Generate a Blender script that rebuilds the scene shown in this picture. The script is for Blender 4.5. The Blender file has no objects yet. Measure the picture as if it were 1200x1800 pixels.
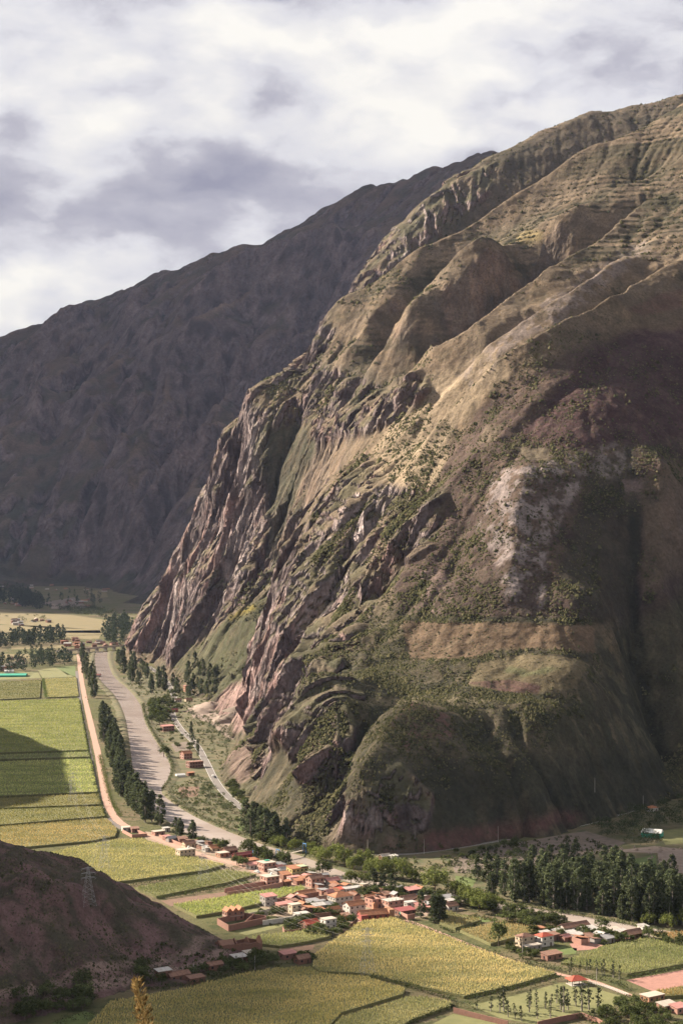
import bpy, math, random
import numpy as np
from mathutils import Vector

# ------------------------------------------------------------------ setup
scene = bpy.context.scene
C = scene.collection
random.seed(7)
RNG = np.random.default_rng(11)
H, F, HZ = 220.0, 3000.0, 920.0          # eye height above the valley floor, focal length and horizon row of the 1200x1800 photo

cam_d = bpy.data.cameras.new('camera')
cam = bpy.data.objects.new('camera', cam_d)
C.objects.link(cam)
cam.location = (0, 0, H)
cam.rotation_euler = (math.radians(90), 0, 0)
cam_d.sensor_fit = 'HORIZONTAL'
cam_d.sensor_width = 36
cam_d.lens = 36 * F / 1200
cam_d.shift_y = (HZ - 900) / 1200
cam_d.clip_start = 0.2
cam_d.clip_end = 90000
cam_d.dof.use_dof = True
cam_d.dof.focus_distance = 1200
cam_d.dof.aperture_fstop = 100
scene.camera = cam

SUN_AZ = math.radians(-60)               # from +Y, negative to the left
SUN_EL = math.radians(28)
SUN = np.array([math.sin(SUN_AZ) * math.cos(SUN_EL), math.cos(SUN_AZ) * math.cos(SUN_EL), math.sin(SUN_EL)])
sun_d = bpy.data.lights.new('sun', 'SUN')
sun_d.energy = 5.0
sun_d.angle = math.radians(0.5)
sun_d.color = (1.0, 0.87, 0.70)
sun = bpy.data.objects.new('sun', sun_d)
C.objects.link(sun)
sun.location = tuple(SUN * 6000)
sun.rotation_euler = Vector(tuple(-SUN)).to_track_quat('-Z', 'Y').to_euler()

scene.view_settings.view_transform = 'Standard'
scene.view_settings.look = 'None'
scene.view_settings.exposure = 2.0
scene.view_settings.gamma = 1.0
scene.cycles.use_denoising = True
scene.cycles.max_bounces = 6
scene.cycles.volume_bounces = 1
scene.cycles.diffuse_bounces = 1
scene.cycles.transparent_max_bounces = 8
scene.render.film_transparent = False

class NT:
    """small node-tree writer"""
    def __init__(self, tree):
        self.t = tree
        tree.nodes.clear()
    def n(self, kind, _in=None, **props):
        nd = self.t.nodes.new(kind)
        for k, v in props.items():
            setattr(nd, k, v)
        for k, v in (_in or {}).items():
            s = nd.inputs[k]
            if isinstance(v, bpy.types.NodeSocket):
                self.t.links.new(v, s)
            else:
                s.default_value = v
        return nd
    def math(self, op, a, b=0.0, c=0.0, clamp=False):
        return self.n('ShaderNodeMath', {0: a, 1: b, 2: c}, operation=op, use_clamp=clamp).outputs[0]
    def mix(self, f, a, b, blend='MIX'):
        nd = self.n('ShaderNodeMix', {0: f, 6: a, 7: b}, data_type='RGBA', blend_type=blend)
        return nd.outputs[2]
    def noise(self, vec, scale, detail=4.0, rough=0.55, dist=0.0):
        ins = {'Scale': scale, 'Detail': detail, 'Roughness': rough, 'Distortion': dist}
        if vec is not None:
            ins['Vector'] = vec
        return self.n('ShaderNodeTexNoise', ins).outputs['Fac']
    def remap(self, v, a, b, c=0.0, d=1.0, kind='SMOOTHSTEP'):
        return self.n('ShaderNodeMapRange', {0: v, 1: a, 2: b, 3: c, 4: d}, interpolation_type=kind).outputs[0]

SKY_OFF = (6.50, 2.37, 1.62)
def build_world():
    w = bpy.data.worlds.new('World')
    scene.world = w
    w.use_nodes = True
    t = NT(w.node_tree)
    sky = t.n('ShaderNodeTexSky', sky_type='NISHITA', sun_disc=False, sun_elevation=SUN_EL,
              sun_rotation=SUN_AZ, altitude=2900, air_density=1.0, dust_density=0.6)
    skyc = t.n('ShaderNodeVectorMath', {0: sky.outputs[0], 3: 0.030}, operation='SCALE').outputs[0]
    co = t.n('ShaderNodeTexCoord').outputs['Generated']
    sx = t.n('ShaderNodeVectorMath', {0: co, 1: (1.0, 1.0, 2.0)}, operation='MULTIPLY').outputs[0]
    sx = t.n('ShaderNodeVectorMath', {0: sx, 1: SKY_OFF}, operation='ADD').outputs[0]
    wob = t.n('ShaderNodeTexNoise', {'Vector': sx, 'Scale': 11.0, 'Detail': 5.0, 'Roughness': 0.6}).outputs['Color']
    wob = t.n('ShaderNodeVectorMath', {0: wob, 3: 0.06}, operation='SCALE').outputs[0]
    p = t.n('ShaderNodeVectorMath', {0: sx, 1: wob}, operation='ADD').outputs[0]
    q = t.n('ShaderNodeVectorMath', {0: p, 1: (-0.030, 0.0, 0.060)}, operation='ADD').outputs[0]
    n1 = t.noise(p, 4.6, 10.0, 0.54)
    n2 = t.noise(q, 4.6, 3.0, 0.5)
    big = t.noise(sx, 2.1, 2.0, 0.5)
    lit = t.math('SUBTRACT', n1, n2)                       # thinner towards the sun side = brighter
    lit = t.math('MULTIPLY_ADD', lit, 2.9, 0.72)
    lit = t.math('ADD', lit, t.math('MULTIPLY', t.math('SUBTRACT', big, 0.5), 1.2))
    p2 = t.n('ShaderNodeVectorMath', {0: p, 1: (-0.010, 0.0, 0.020)}, operation='ADD').outputs[0]
    puff = t.math('SUBTRACT', t.noise(p, 15.0, 7.0, 0.55), t.noise(p2, 15.0, 2.0, 0.5))
    lit = t.math('ADD', lit, t.math('MULTIPLY', puff, 0.9))
    ramp = t.n('ShaderNodeValToRGB', {0: lit})
    e = ramp.color_ramp.elements
    e[0].position = 0.0; e[0].color = (0.080, 0.079, 0.100, 1)
    e[1].position = 1.0; e[1].color = (0.245, 0.237, 0.22, 1)
    m = e.new(0.40); m.color = (0.126, 0.123, 0.138, 1)
    m = e.new(0.62); m.color = (0.184, 0.182, 0.190, 1)
    cover = t.remap(t.math('ADD', n1, t.math('MULTIPLY', big, 0.35)), 0.47, 0.58)
    col = t.mix(cover, skyc, ramp.outputs[0])
    bg = t.n('ShaderNodeBackground', {0: col, 1: 1.0})
    out = t.n('ShaderNodeOutputWorld')
    t.t.links.new(bg.outputs[0], out.inputs[0])
build_world()

# ------------------------------------------------------------------ helpers
def G(u, v, z=0.0):
    """point of the horizontal level z seen at photo pixel (u, v)"""
    Y = F * (H - z) / (v - HZ)
    return np.array([(u - 600.0) / F * Y, Y, z])
def P3(u, v, Y):
    return np.array([(u - 600.0) / F * Y, Y, H - (v - HZ) / F * Y])
def pix(X, Y, Z):
    return 600 + F * X / Y, HZ - F * (Z - H) / Y

_prm = np.random.default_rng(5).permutation(512).astype(np.int32)
_PT = np.concatenate([_prm, _prm])
_ga = np.random.default_rng(6).uniform(0, 2 * math.pi, 512)
_GX = np.cos(_ga).astype(np.float32) * 1.5; _GY = np.sin(_ga).astype(np.float32) * 1.5
_GV = np.random.default_rng(8).uniform(-1, 1, 512).astype(np.float32)
def vnoise(x, y, seed=0):
    """2-D gradient noise about -1..1"""
    x = np.asarray(x, np.float32) + np.float32(seed * 3.71); y = np.asarray(y, np.float32) - np.float32(seed * 1.37)
    fx0 = np.floor(x); fy0 = np.floor(y)
    fx = x - fx0; fy = y - fy0
    ix = fx0.astype(np.int32) & 511; iy = fy0.astype(np.int32) & 511
    ux = fx * fx * fx * (fx * (fx * 6 - 15) + 10); uy = fy * fy * fy * (fy * (fy * 6 - 15) + 10)
    p0 = _PT[iy]; p1 = _PT[(iy + 1) & 511]; ix1 = ix + 1
    a = _PT[(p0 + ix) & 511]; b = _PT[(p0 + ix1) & 511]; c = _PT[(p1 + ix) & 511]; d = _PT[(p1 + ix1) & 511]
    fx1 = fx - 1; fy1 = fy - 1
    na = _GX[a] * fx + _GY[a] * fy; nb = _GX[b] * fx1 + _GY[b] * fy
    nc = _GX[c] * fx + _GY[c] * fy1; nd = _GX[d] * fx1 + _GY[d] * fy1
    na = na + (nb - na) * ux; nc = nc + (nd - nc) * ux
    return na + (nc - na) * uy
def vnoise3(x, y, z, seed=0):
    x = np.asarray(x, np.float32) + np.float32(seed * 3.71); y = np.asarray(y, np.float32) - np.float32(seed * 1.37); z = np.asarray(z, np.float32)
    ix = np.floor(x); iy = np.floor(y); iz = np.floor(z)
    fx = x - ix; fy = y - iy; fz = z - iz
    ix = ix.astype(np.int32); iy = iy.astype(np.int32); iz = iz.astype(np.int32)
    sx = fx * fx * (3 - 2 * fx); sy = fy * fy * (3 - 2 * fy); sz = fz * fz * (3 - 2 * fz)
    r = 0
    for dz in (0, 1):
        pz = _PT[(iz + dz) & 511]; wz = sz if dz else 1 - sz
        for dy in (0, 1):
            py = _PT[(pz + iy + dy) & 511]; wy = (sy if dy else 1 - sy) * wz
            v0 = _GV[_PT[(py + ix) & 511]]; v1 = _GV[_PT[(py + ix + 1) & 511]]
            r = r + wy * (v0 + (v1 - v0) * sx)
    return r
def fbm(x, y, oct=5, seed=0, gain=0.5):
    r = 0; a = 1.0
    for i in range(oct):
        r = r + a * vnoise(x, y, seed + i * 17); x = x * 2.03 + 5.1; y = y * 2.03 - 3.7; a *= gain
    return r
def ridged(x, y, oct=5, seed=0, gain=0.5):
    r = 0; a = 1.0; w = 1.0
    for i in range(oct):
        n = 1 - np.abs(vnoise(x, y, seed + i * 17)); n = n * n * w
        r = r + a * n; w = np.clip(n * 1.6, 0, 1); x = x * 2.07 + 5.1; y = y * 2.07 - 3.7; a *= gain
    return r
def sstep(a, b, x):
    t = np.clip((x - a) / (b - a), 0, 1)
    return t * t * (3 - 2 * t)
def inpoly(px, py, poly):
    px = np.asarray(px, float); py = np.asarray(py, float)
    ins = np.zeros(px.shape, bool)
    n = len(poly)
    for i in range(n):
        x0, y0 = poly[i][:2]; x1, y1 = poly[(i + 1) % n][:2]
        if y0 == y1: continue
        c = ((y0 > py) != (y1 > py)) & (px < (x1 - x0) * (py - y0) / (y1 - y0) + x0)
        ins ^= c
    return ins
def rbf(pts, c):
    """multiquadric surface through (X, Y, Z) points"""
    pts = np.array(pts, float)
    xy = pts[:, :2]
    d = np.sqrt(((xy[:, None] - xy[None]) ** 2).sum(-1) + c * c)
    n = len(pts)
    A = np.zeros((n + 3, n + 3)); A[:n, :n] = d + np.eye(n) * 1e-6
    A[:n, n] = 1; A[:n, n + 1:] = xy / 1000; A[n, :n] = 1; A[n + 1:, :n] = xy.T / 1000
    b = np.zeros(n + 3); b[:n] = pts[:, 2]
    w = np.linalg.solve(A, b)
    def f(X, Y):
        sh = X.shape; X = X.ravel(); Y = Y.ravel(); out = np.empty(len(X))
        for i in range(0, len(X), 40000):
            x = X[i:i + 40000, None]; y = Y[i:i + 40000, None]
            k = np.sqrt((x - xy[:, 0]) ** 2 + (y - xy[:, 1]) ** 2 + c * c)
            out[i:i + 40000] = k @ w[:n] + w[n] + (x[:, 0] * w[n + 1] + y[:, 0] * w[n + 2]) / 1000
        return out.reshape(sh)
    return f
class Grid:
    """regular height grid h[row(Y), col(X)]"""
    def __init__(self, x0, x1, y0, y1, cell):
        self.x0, self.y0, self.c = x0, y0, cell
        self.xs = np.arange(x0, x1 + cell, cell); self.ys = np.arange(y0, y1 + cell, cell)
        self.X, self.Y = np.meshgrid(self.xs, self.ys)
    def sample(self, X, Y, a=None):
        a = self.h if a is None else a
        gx = np.clip((X - self.x0) / self.c, 0, a.shape[1] - 1.001); gy = np.clip((Y - self.y0) / self.c, 0, a.shape[0] - 1.001)
        ix = gx.astype(int); iy = gy.astype(int); fx = gx - ix; fy = gy - iy
        return (a[iy, ix] * (1 - fx) + a[iy, ix + 1] * fx) * (1 - fy) + (a[iy + 1, ix] * (1 - fx) + a[iy + 1, ix + 1] * fx) * fy
def erode(h, cell, drops, steps, seed, k_er=0.25, k_dep=0.25, cap=6.0, inertia=0.15):
    rng = np.random.default_rng(seed)
    h = h / cell
    ny, nx = h.shape
    B = 24000
    hf = h.ravel()
    for b in range(max(1, drops // B)):
        x = rng.uniform(2, nx - 3, B); y = rng.uniform(2, ny - 3, B)
        dx = np.zeros(B); dy = np.zeros(B); vel = np.ones(B); wat = np.ones(B); sed = np.zeros(B); live = np.ones(B)
        for s in range(steps):
            ix = x.astype(int); iy = y.astype(int); fx = x - ix; fy = y - iy
            i = iy * nx + ix
            a = hf[i]; bb = hf[i + 1]; c = hf[i + nx]; d = hf[i + nx + 1]
            gx = (bb - a) * (1 - fy) + (d - c) * fy; gy = (c - a) * (1 - fx) + (d - bb) * fx
            h0 = (a * (1 - fx) + bb * fx) * (1 - fy) + (c * (1 - fx) + d * fx) * fy
            dx = dx * inertia - gx * (1 - inertia); dy = dy * inertia - gy * (1 - inertia)
            l = np.sqrt(dx * dx + dy * dy) + 1e-6; dx /= l; dy /= l
            x2 = np.clip(x + dx, 1, nx - 3); y2 = np.clip(y + dy, 1, ny - 3)
            jx = x2.astype(int); jy = y2.astype(int); ex = x2 - jx; ey = y2 - jy; j = jy * nx + jx
            h1 = (hf[j] * (1 - ex) + hf[j + 1] * ex) * (1 - ey) + (hf[j + nx] * (1 - ex) + hf[j + nx + 1] * ex) * ey
            dh = h1 - h0
            cp = np.clip(-dh, 0.01, 1.2) * vel * wat * cap
            up = dh > 0
            dep = np.where(up, np.minimum(dh, sed), np.where(sed > cp, (sed - cp) * k_dep, 0.0))
            ero = np.where((~up) & (sed <= cp), np.minimum((cp - sed) * k_er, np.maximum(-dh, 0) * 0.5), 0.0)
            ero = np.minimum(ero, 0.06)
            dlt = (dep - ero) * live
            sed += (ero - dep) * live
            hf += np.bincount(np.concatenate([i, i + 1, i + nx, i + nx + 1]),
                              np.concatenate([dlt * (1 - fx) * (1 - fy), dlt * fx * (1 - fy), dlt * (1 - fx) * fy, dlt * fx * fy]), hf.size)
            vel = np.sqrt(np.clip(vel * vel - dh * 4, 0.05, 9)); wat *= 0.985
            x, y = x2, y2
    return hf.reshape(ny, nx) * cell

def mesh_np(name, verts, faces, mat=None, smooth=True, col=None, parent=None, link=True):
    """mesh object from numpy arrays; faces (M,3) or (M,4); col (N,3) point colours"""
    me = bpy.data.meshes.new(name)
    verts = np.asarray(verts, np.float32); faces = np.asarray(faces, np.int32)
    k = faces.shape[1]
    me.vertices.add(len(verts)); me.vertices.foreach_set('co', verts.ravel())
    me.loops.add(faces.size); me.loops.foreach_set('vertex_index', faces.ravel())
    me.polygons.add(len(faces))
    me.polygons.foreach_set('loop_start', np.arange(0, faces.size, k, dtype=np.int32))
    if smooth:
        me.polygons.foreach_set('use_smooth', np.ones(len(faces), bool))
    me.update(calc_edges=True)
    if col is not None:
        at = me.color_attributes.new('Col', 'FLOAT_COLOR', 'POINT')
        c4 = np.ones((len(verts), 4), np.float32); c4[:, :3] = col
        at.data.foreach_set('color', c4.ravel())
    if mat: me.materials.append(mat)
    if not link: return me
    o = bpy.data.objects.new(name, me); C.objects.link(o)
    if parent: o.parent = parent
    return o
def tag(o, label=None, cat=None, group=None, kind=None):
    if label: o['label'] = label
    if cat: o['category'] = cat
    if group: o['group'] = group
    if kind: o['kind'] = kind
    return o
def empty(name, loc, rz=0.0):
    o = bpy.data.objects.new(name, None); C.objects.link(o)
    o.location = tuple(loc); o.rotation_euler = (0, 0, rz); o.empty_display_size = 1
    return o

def pbr(name, col, rough=0.85, var=0.25, scale=0.6, bump=0.0, bscale=None, spec=0.2, attr=False, coord='Object', col2=None):
    """procedural surface: base colour broken up by noise, optional bump, optional colour attribute"""
    col = tuple(0.78 * x for x in col)
    if col2: col2 = tuple(0.78 * x for x in col2)
    m = bpy.data.materials.new(name); m.use_nodes = True
    t = NT(m.node_tree)
    co = t.n('ShaderNodeTexCoord').outputs[coord]
    base = (*col, 1.0)
    n = t.noise(co, scale, 6.0, 0.6)
    c2 = (*(col2 or tuple(x * 0.55 for x in col)), 1.0)
    f = t.remap(n, 0.3, 0.75, 0.0, 1.0)
    if attr:
        a = t.n('ShaderNodeVertexColor', layer_name='Col').outputs[0]
        k = t.remap(n, 0.25, 0.75, 1 - var, 1 + var, 'LINEAR')
        cc = t.n('ShaderNodeVectorMath', {0: a, 3: k}, operation='SCALE').outputs[0]
    else:
        cc = t.mix(t.math('MULTIPLY', f, var * 2, clamp=True), base, c2)
    b = t.n('ShaderNodeBsdfPrincipled', {'Base Color': cc, 'Roughness': rough, 'Specular IOR Level': spec})
    if bump:
        nb = t.noise(co, bscale or scale * 3, 6.0, 0.65)
        bn = t.n('ShaderNodeBump', {'Height': nb, 'Strength': 1.0, 'Distance': bump})
        t.t.links.new(bn.outputs[0], b.inputs['Normal'])
    o = t.n('ShaderNodeOutputMaterial'); t.t.links.new(b.outputs[0], o.inputs[0])
    return m
# ------------------------------------------------------------------ terrain
def terrain_mat(name, sc=1.0, bump=1.0, shrubs=1.0):
    """hillside: colour attribute = ground cover (alpha-free), rock factor in 'Rock'; noise adds tufts, stones, shrubs and fine relief"""
    m = bpy.data.materials.new(name); m.use_nodes = True
    t = NT(m.node_tree)
    co = t.n('ShaderNodeTexCoord').outputs['Object']
    a = t.n('ShaderNodeVertexColor', layer_name='Col').outputs[0]
    rk = t.n('ShaderNodeAttribute', attribute_name='Rock').outputs['Fac']
    n1 = t.noise(co, 0.035 / sc, 5.0, 0.6)
    n2 = t.noise(co, 0.32 / sc, 5.0, 0.75)
    st = t.n('ShaderNodeVectorMath', {0: co, 1: (1.0, 1.0, 0.33)}, operation='MULTIPLY').outputs[0]
    rg = t.n('ShaderNodeTexNoise', {'Vector': st, 'Scale': 0.055 / sc, 'Detail': 9.0, 'Roughness': 0.62, 'Lacunarity': 2.1, 'Offset': 0.85, 'Gain': 2.0},
             noise_type='RIDGED_MULTIFRACTAL', normalize=True).outputs['Fac']
    k = t.math('MULTIPLY', t.remap(n1, 0.3, 0.7, 0.72, 1.28, 'LINEAR'), t.remap(n2, 0.3, 0.7, 0.62, 1.38, 'LINEAR'))
    kr = t.remap(rg, 0.15, 0.75, 0.45, 1.35, 'LINEAR')
    k = t.math('MULTIPLY', k, t.math('ADD', t.math('MULTIPLY', rk, t.math('SUBTRACT', kr, 1.0)), 1.0))
    c = t.n('ShaderNodeVectorMath', {0: a, 3: k}, operation='SCALE').outputs[0]
    vo = t.n('ShaderNodeTexVoronoi', {'Vector': co, 'Scale': 0.24 / sc, 'Randomness': 1.0}, feature='F1')
    dot = t.remap(t.math('ADD', vo.outputs['Distance'], t.math('MULTIPLY', n2, 0.35)), 0.34, 0.50, 1.0, 0.0)
    den = t.remap(t.noise(co, 0.020 / sc, 4.0, 0.6), 0.42, 0.58)
    dk = t.math('MULTIPLY', t.math('MULTIPLY', dot, den), t.math('MULTIPLY_ADD', rk, -0.6, 0.75 * shrubs))
    c = t.mix(dk, c, (0.045, 0.047, 0.027, 1))
    b = t.n('ShaderNodeBsdfPrincipled', {'Base Color': c, 'Roughness': 0.95, 'Specular IOR Level': 0.05})
    soft = t.math('ADD', t.noise(co, 0.10 / sc, 7.0, 0.70), t.math('MULTIPLY', dk, 0.22))
    hgt = t.math('ADD', t.math('MULTIPLY', soft, 2.6 * sc * bump), t.math('MULTIPLY', t.math('MULTIPLY', rg, rk), 7.0 * sc * bump))
    bn = t.n('ShaderNodeBump', {'Height': hgt, 'Strength': 1.0, 'Distance': 1.0})
    t.t.links.new(bn.outputs[0], b.inputs['Normal'])
    o = t.n('ShaderNodeOutputMaterial'); t.t.links.new(b.outputs[0], o.inputs[0])
    return m
def rock_attr(o, v):
    at = o.data.attributes.new('Rock', 'FLOAT', 'POINT'); at.data.foreach_set('value', np.asarray(v, np.float32).ravel())

def blur(a, n):
    for _ in range(n):
        a = (a + np.roll(a, 1, 0) + np.roll(a, -1, 0) + np.roll(a, 1, 1) + np.roll(a, -1, 1)) / 5
    return a

# ---- the near range: cliffs over the river, terraced slopes above
NP = []
def near_pts():
    L = []
    def g(*a):
        for u, v in a: L.append(G(u, v, 0.0))
    def d(z, *a):
        for u, v in a:
            p = G(u, v, 0.0); L.append((p[0], p[1], z))
    def p(*a):
        for u, v, Y in a: L.append(P3(u, v, Y))
    def q(*a):                                   # column, distance, height
        for u, Y, Z in a: L.append(((u - 600) / F * Y, Y, Z))
    # foot of the slope, round the front and up the river
    g((425, 1425), (470, 1465), (520, 1488), (600, 1499), (700, 1502), (790, 1494), (900, 1476), (1030, 1450), (1120, 1425), (1200, 1402), (1400, 1370), (1600, 1340))
    g((398, 1385), (388, 1345), (415, 1305), (420, 1270), (385, 1240), (345, 1225), (290, 1192), (245, 1165), (218, 1130), (212, 1100))
    d(-70, (600, 1600), (800, 1585), (1000, 1540), (1200, 1480), (1450, 1440), (470, 1580), (370, 1510), (325, 1400), (320, 1320), (280, 1255), (215, 1195), (160, 1150), (110, 1100))
    # edge of the near cliffs against the gully behind
    p((445, 1245, 1720), (456, 1170, 1800), (472, 1120, 1840), (490, 1070, 1870), (500, 1020, 1890), (520, 960, 1905), (545, 905, 1915), (580, 855, 1925), (622, 808, 1935), (652, 760, 1945), (690, 702, 1960),
      (770, 652, 1990), (840, 610, 2030), (900, 562, 2075), (950, 527, 2115), (1030, 472, 2180), (1120, 402, 2250), (1200, 328, 2320), (1400, 200, 2450), (1650, 60, 2600))
    # cliff faces below that edge
    p((470, 1250, 1560), (455, 1330, 1400), (500, 1180, 1640), (520, 1090, 1700), (545, 1010, 1730), (590, 930, 1760), (640, 870, 1790), (560, 1120, 1600), (640, 960, 1680), (690, 900, 1700), (700, 800, 1820), (760, 760, 1830))
    # front arete and shoulder above the dark face
    p((1200, 470, 1960), (1070, 556, 1840), (1000, 600, 1790), (925, 642, 1770), (845, 702, 1760), (1090, 600, 1790), (1000, 665, 1730), (900, 755, 1685), (860, 798, 1665), (790, 872, 1630), (740, 955, 1590), (690, 1045, 1530), (650, 1100, 1490), (1400, 400, 2050),
      (800, 735, 1775))
    # broad front face, two flutings
    p((1000, 800, 1610), (900, 900, 1545), (850, 1000, 1500), (780, 1010, 1510), (1000, 950, 1520), (950, 1080, 1440), (1080, 700, 1700), (1180, 700, 1730), (1080, 900, 1560), (1120, 1000, 1520), (1190, 900, 1590),
      (1190, 1060, 1540), (1110, 1150, 1455), (1125, 1210, 1440), (1150, 1290, 1410), (1195, 1200, 1465), (1350, 900, 1690), (1350, 1150, 1560), (1060, 1060, 1455), (1180, 1330, 1400), (1300, 1300, 1460))
    # bench with the little fields, knoll and saddle
    p((720, 1092, 1475), (850, 1092, 1440), (1040, 1098, 1432), (760, 1150, 1415), (900, 1150, 1385), (1030, 1150, 1400), (830, 1192, 1345), (940, 1222, 1318), (1030, 1200, 1345), (700, 1180, 1400),
      (720, 1243, 1252), (690, 1228, 1290), (780, 1225, 1300), (660, 1235, 1305), (800, 1250, 1265), (640, 1150, 1440), (615, 1232, 1290), (560, 1190, 1420), (530, 1240, 1350), (860, 1300, 1240), (1000, 1280, 1285), (1080, 1320, 1330),
      (720, 1320, 1200), (640, 1330, 1215), (580, 1330, 1235), (720, 1420, 1158), (640, 1430, 1152), (560, 1420, 1180), (800, 1400, 1180), (900, 1390, 1200), (1000, 1370, 1252), (480, 1390, 1270), (500, 1310, 1360), (1080, 1390, 1300))
    # gully and slopes behind the near cliffs
    p((500, 985, 2200), (512, 900, 2260), (530, 830, 2330), (570, 780, 2330), (480, 1045, 2130), (430, 1100, 2160), (400, 1130, 2200), (340, 1165, 2330), (470, 1130, 2000), (420, 1190, 1990),
      (620, 745, 2290), (660, 735, 2230), (660, 690, 2350), (600, 690, 2420), (700, 668, 2330), (750, 605, 2380), (800, 550, 2410), (850, 490, 2450), (900, 440, 2500), (960, 400, 2550), (1050, 350, 2600))
    q((800, 2150, 385), (880, 2220, 430), (970, 2280, 485), (1080, 2350, 570), (1220, 2480, 680), (720, 2130, 345), (840, 2330, 452), (900, 2380, 492), (960, 2420, 560))
    p((760, 530, 2560), (680, 590, 2550), (620, 620, 2560), (850, 430, 2640), (950, 360, 2700), (640, 560, 2600), (720, 510, 2600))
    # second spur: skyline of terraced slope, then cliffs down to the bridge
    p((1650, -60, 3000), (1400, 80, 2950), (1200, 192, 2900), (1100, 250, 2860), (1000, 306, 2820), (870, 392, 2760), (760, 456, 2720), (690, 488, 2690), (620, 522, 2660), (572, 568, 2640), (560, 605, 2640), (520, 650, 2660), (470, 690, 2670), (440, 730, 2680),
      (395, 772, 2700), (380, 835, 2720), (352, 905, 2760), (322, 965, 2800), (300, 1015, 2830), (275, 1070, 2880), (238, 1128, 2960))
    p((480, 800, 2480), (430, 880, 2520), (440, 960, 2420), (390, 990, 2520), (350, 1070, 2560), (290, 1130, 2680), (520, 740, 2500), (400, 1060, 2400), (450, 760, 2580), (330, 1120, 2450), (560, 700, 2480))
    # behind it the upper skyline
    p((1650, -20, 3700), (1400, 90, 3600), (1200, 168, 3500), (1100, 190, 3450), (1020, 202, 3400), (960, 230, 3360), (870, 270, 3300), (790, 322, 3240), (740, 362, 3200), (680, 432, 3160), (625, 505, 3120), (560, 620, 3150), (440, 800, 3200), (330, 980, 3300), (240, 1110, 3400))
    q((1100, 3080, 770), (1000, 3040, 715), (870, 2980, 635), (760, 2930, 575), (660, 2890, 500), (1250, 3150, 870), (560, 2900, 440), (460, 2930, 310))
    q((1650, 4300, 900), (1200, 4200, 850), (900, 4100, 650), (600, 4000, 350), (400, 3900, 120), (300, 3800, 10), (250, 4300, -60), (200, 3500, -60))
    return L
NEARF = rbf(near_pts(), 18.0)
gn = Grid(-620, 1500, 1060, 3960, 4.0)
h0 = NEARF(gn.X, gn.Y)
def near_px(X, Y, Z): return pix(X, np.maximum(Y, 1), Z)
amp = sstep(-5, 120, h0)
def line_bump(X, Y, pts, hgt, w, Yw=None):
    """ridge (hgt > 0) or gully (hgt < 0) along a 3-D line; w = half width"""
    best = np.full(X.shape, 9e9); where = np.zeros(X.shape)
    seg = [np.hypot(b[0] - a[0], b[1] - a[1]) for a, b in zip(pts[:-1], pts[1:])]; tot = sum(seg); s0 = 0.0
    for a, b, L in zip(pts[:-1], pts[1:], seg):
        ab = np.array(b[:2]) - np.array(a[:2]); t = np.clip(((X - a[0]) * ab[0] + (Y - a[1]) * ab[1]) / (ab @ ab + 1e-9), 0, 1)
        d = np.hypot(X - a[0] - t * ab[0], Y - a[1] - t * ab[1]); m = d < best
        best = np.where(m, d, best); where = np.where(m, (s0 + t * L) / tot, where); s0 += L
    k = np.clip(1 - best / w, 0, 1)
    return hgt * k * (0.55 + 0.45 * k) * sstep(0, 0.32, where) * (0.45 + 0.55 * sstep(1.0, 0.8, where))
def ray_grid(u, v, g, y0, y1, a=None):
    """first meeting of the sight line through photo pixel (u, v) with a height grid"""
    Yr = np.linspace(y0, y1, 900)
    Xr = (u - 600) / F * Yr; Zr = H - (v - HZ) / F * Yr
    k = np.nonzero(g.sample(Xr, Yr, a) >= Zr)[0]
    return np.array([Xr[k[0]], Yr[k[0]], Zr[k[0]]]) if len(k) else None
def on_surface(g, a, px, y0, y1):
    return [p for p in (ray_grid(u, v, g, y0, y1, a) for u, v in px) if p is not None]
wv = gn.X + 8 * fbm(gn.X / 110, gn.Y / 110, 3, 2); ww = gn.Y + 8 * fbm(gn.X / 110, gn.Y / 110, 3, 4)
hb = h0.copy()
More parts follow.
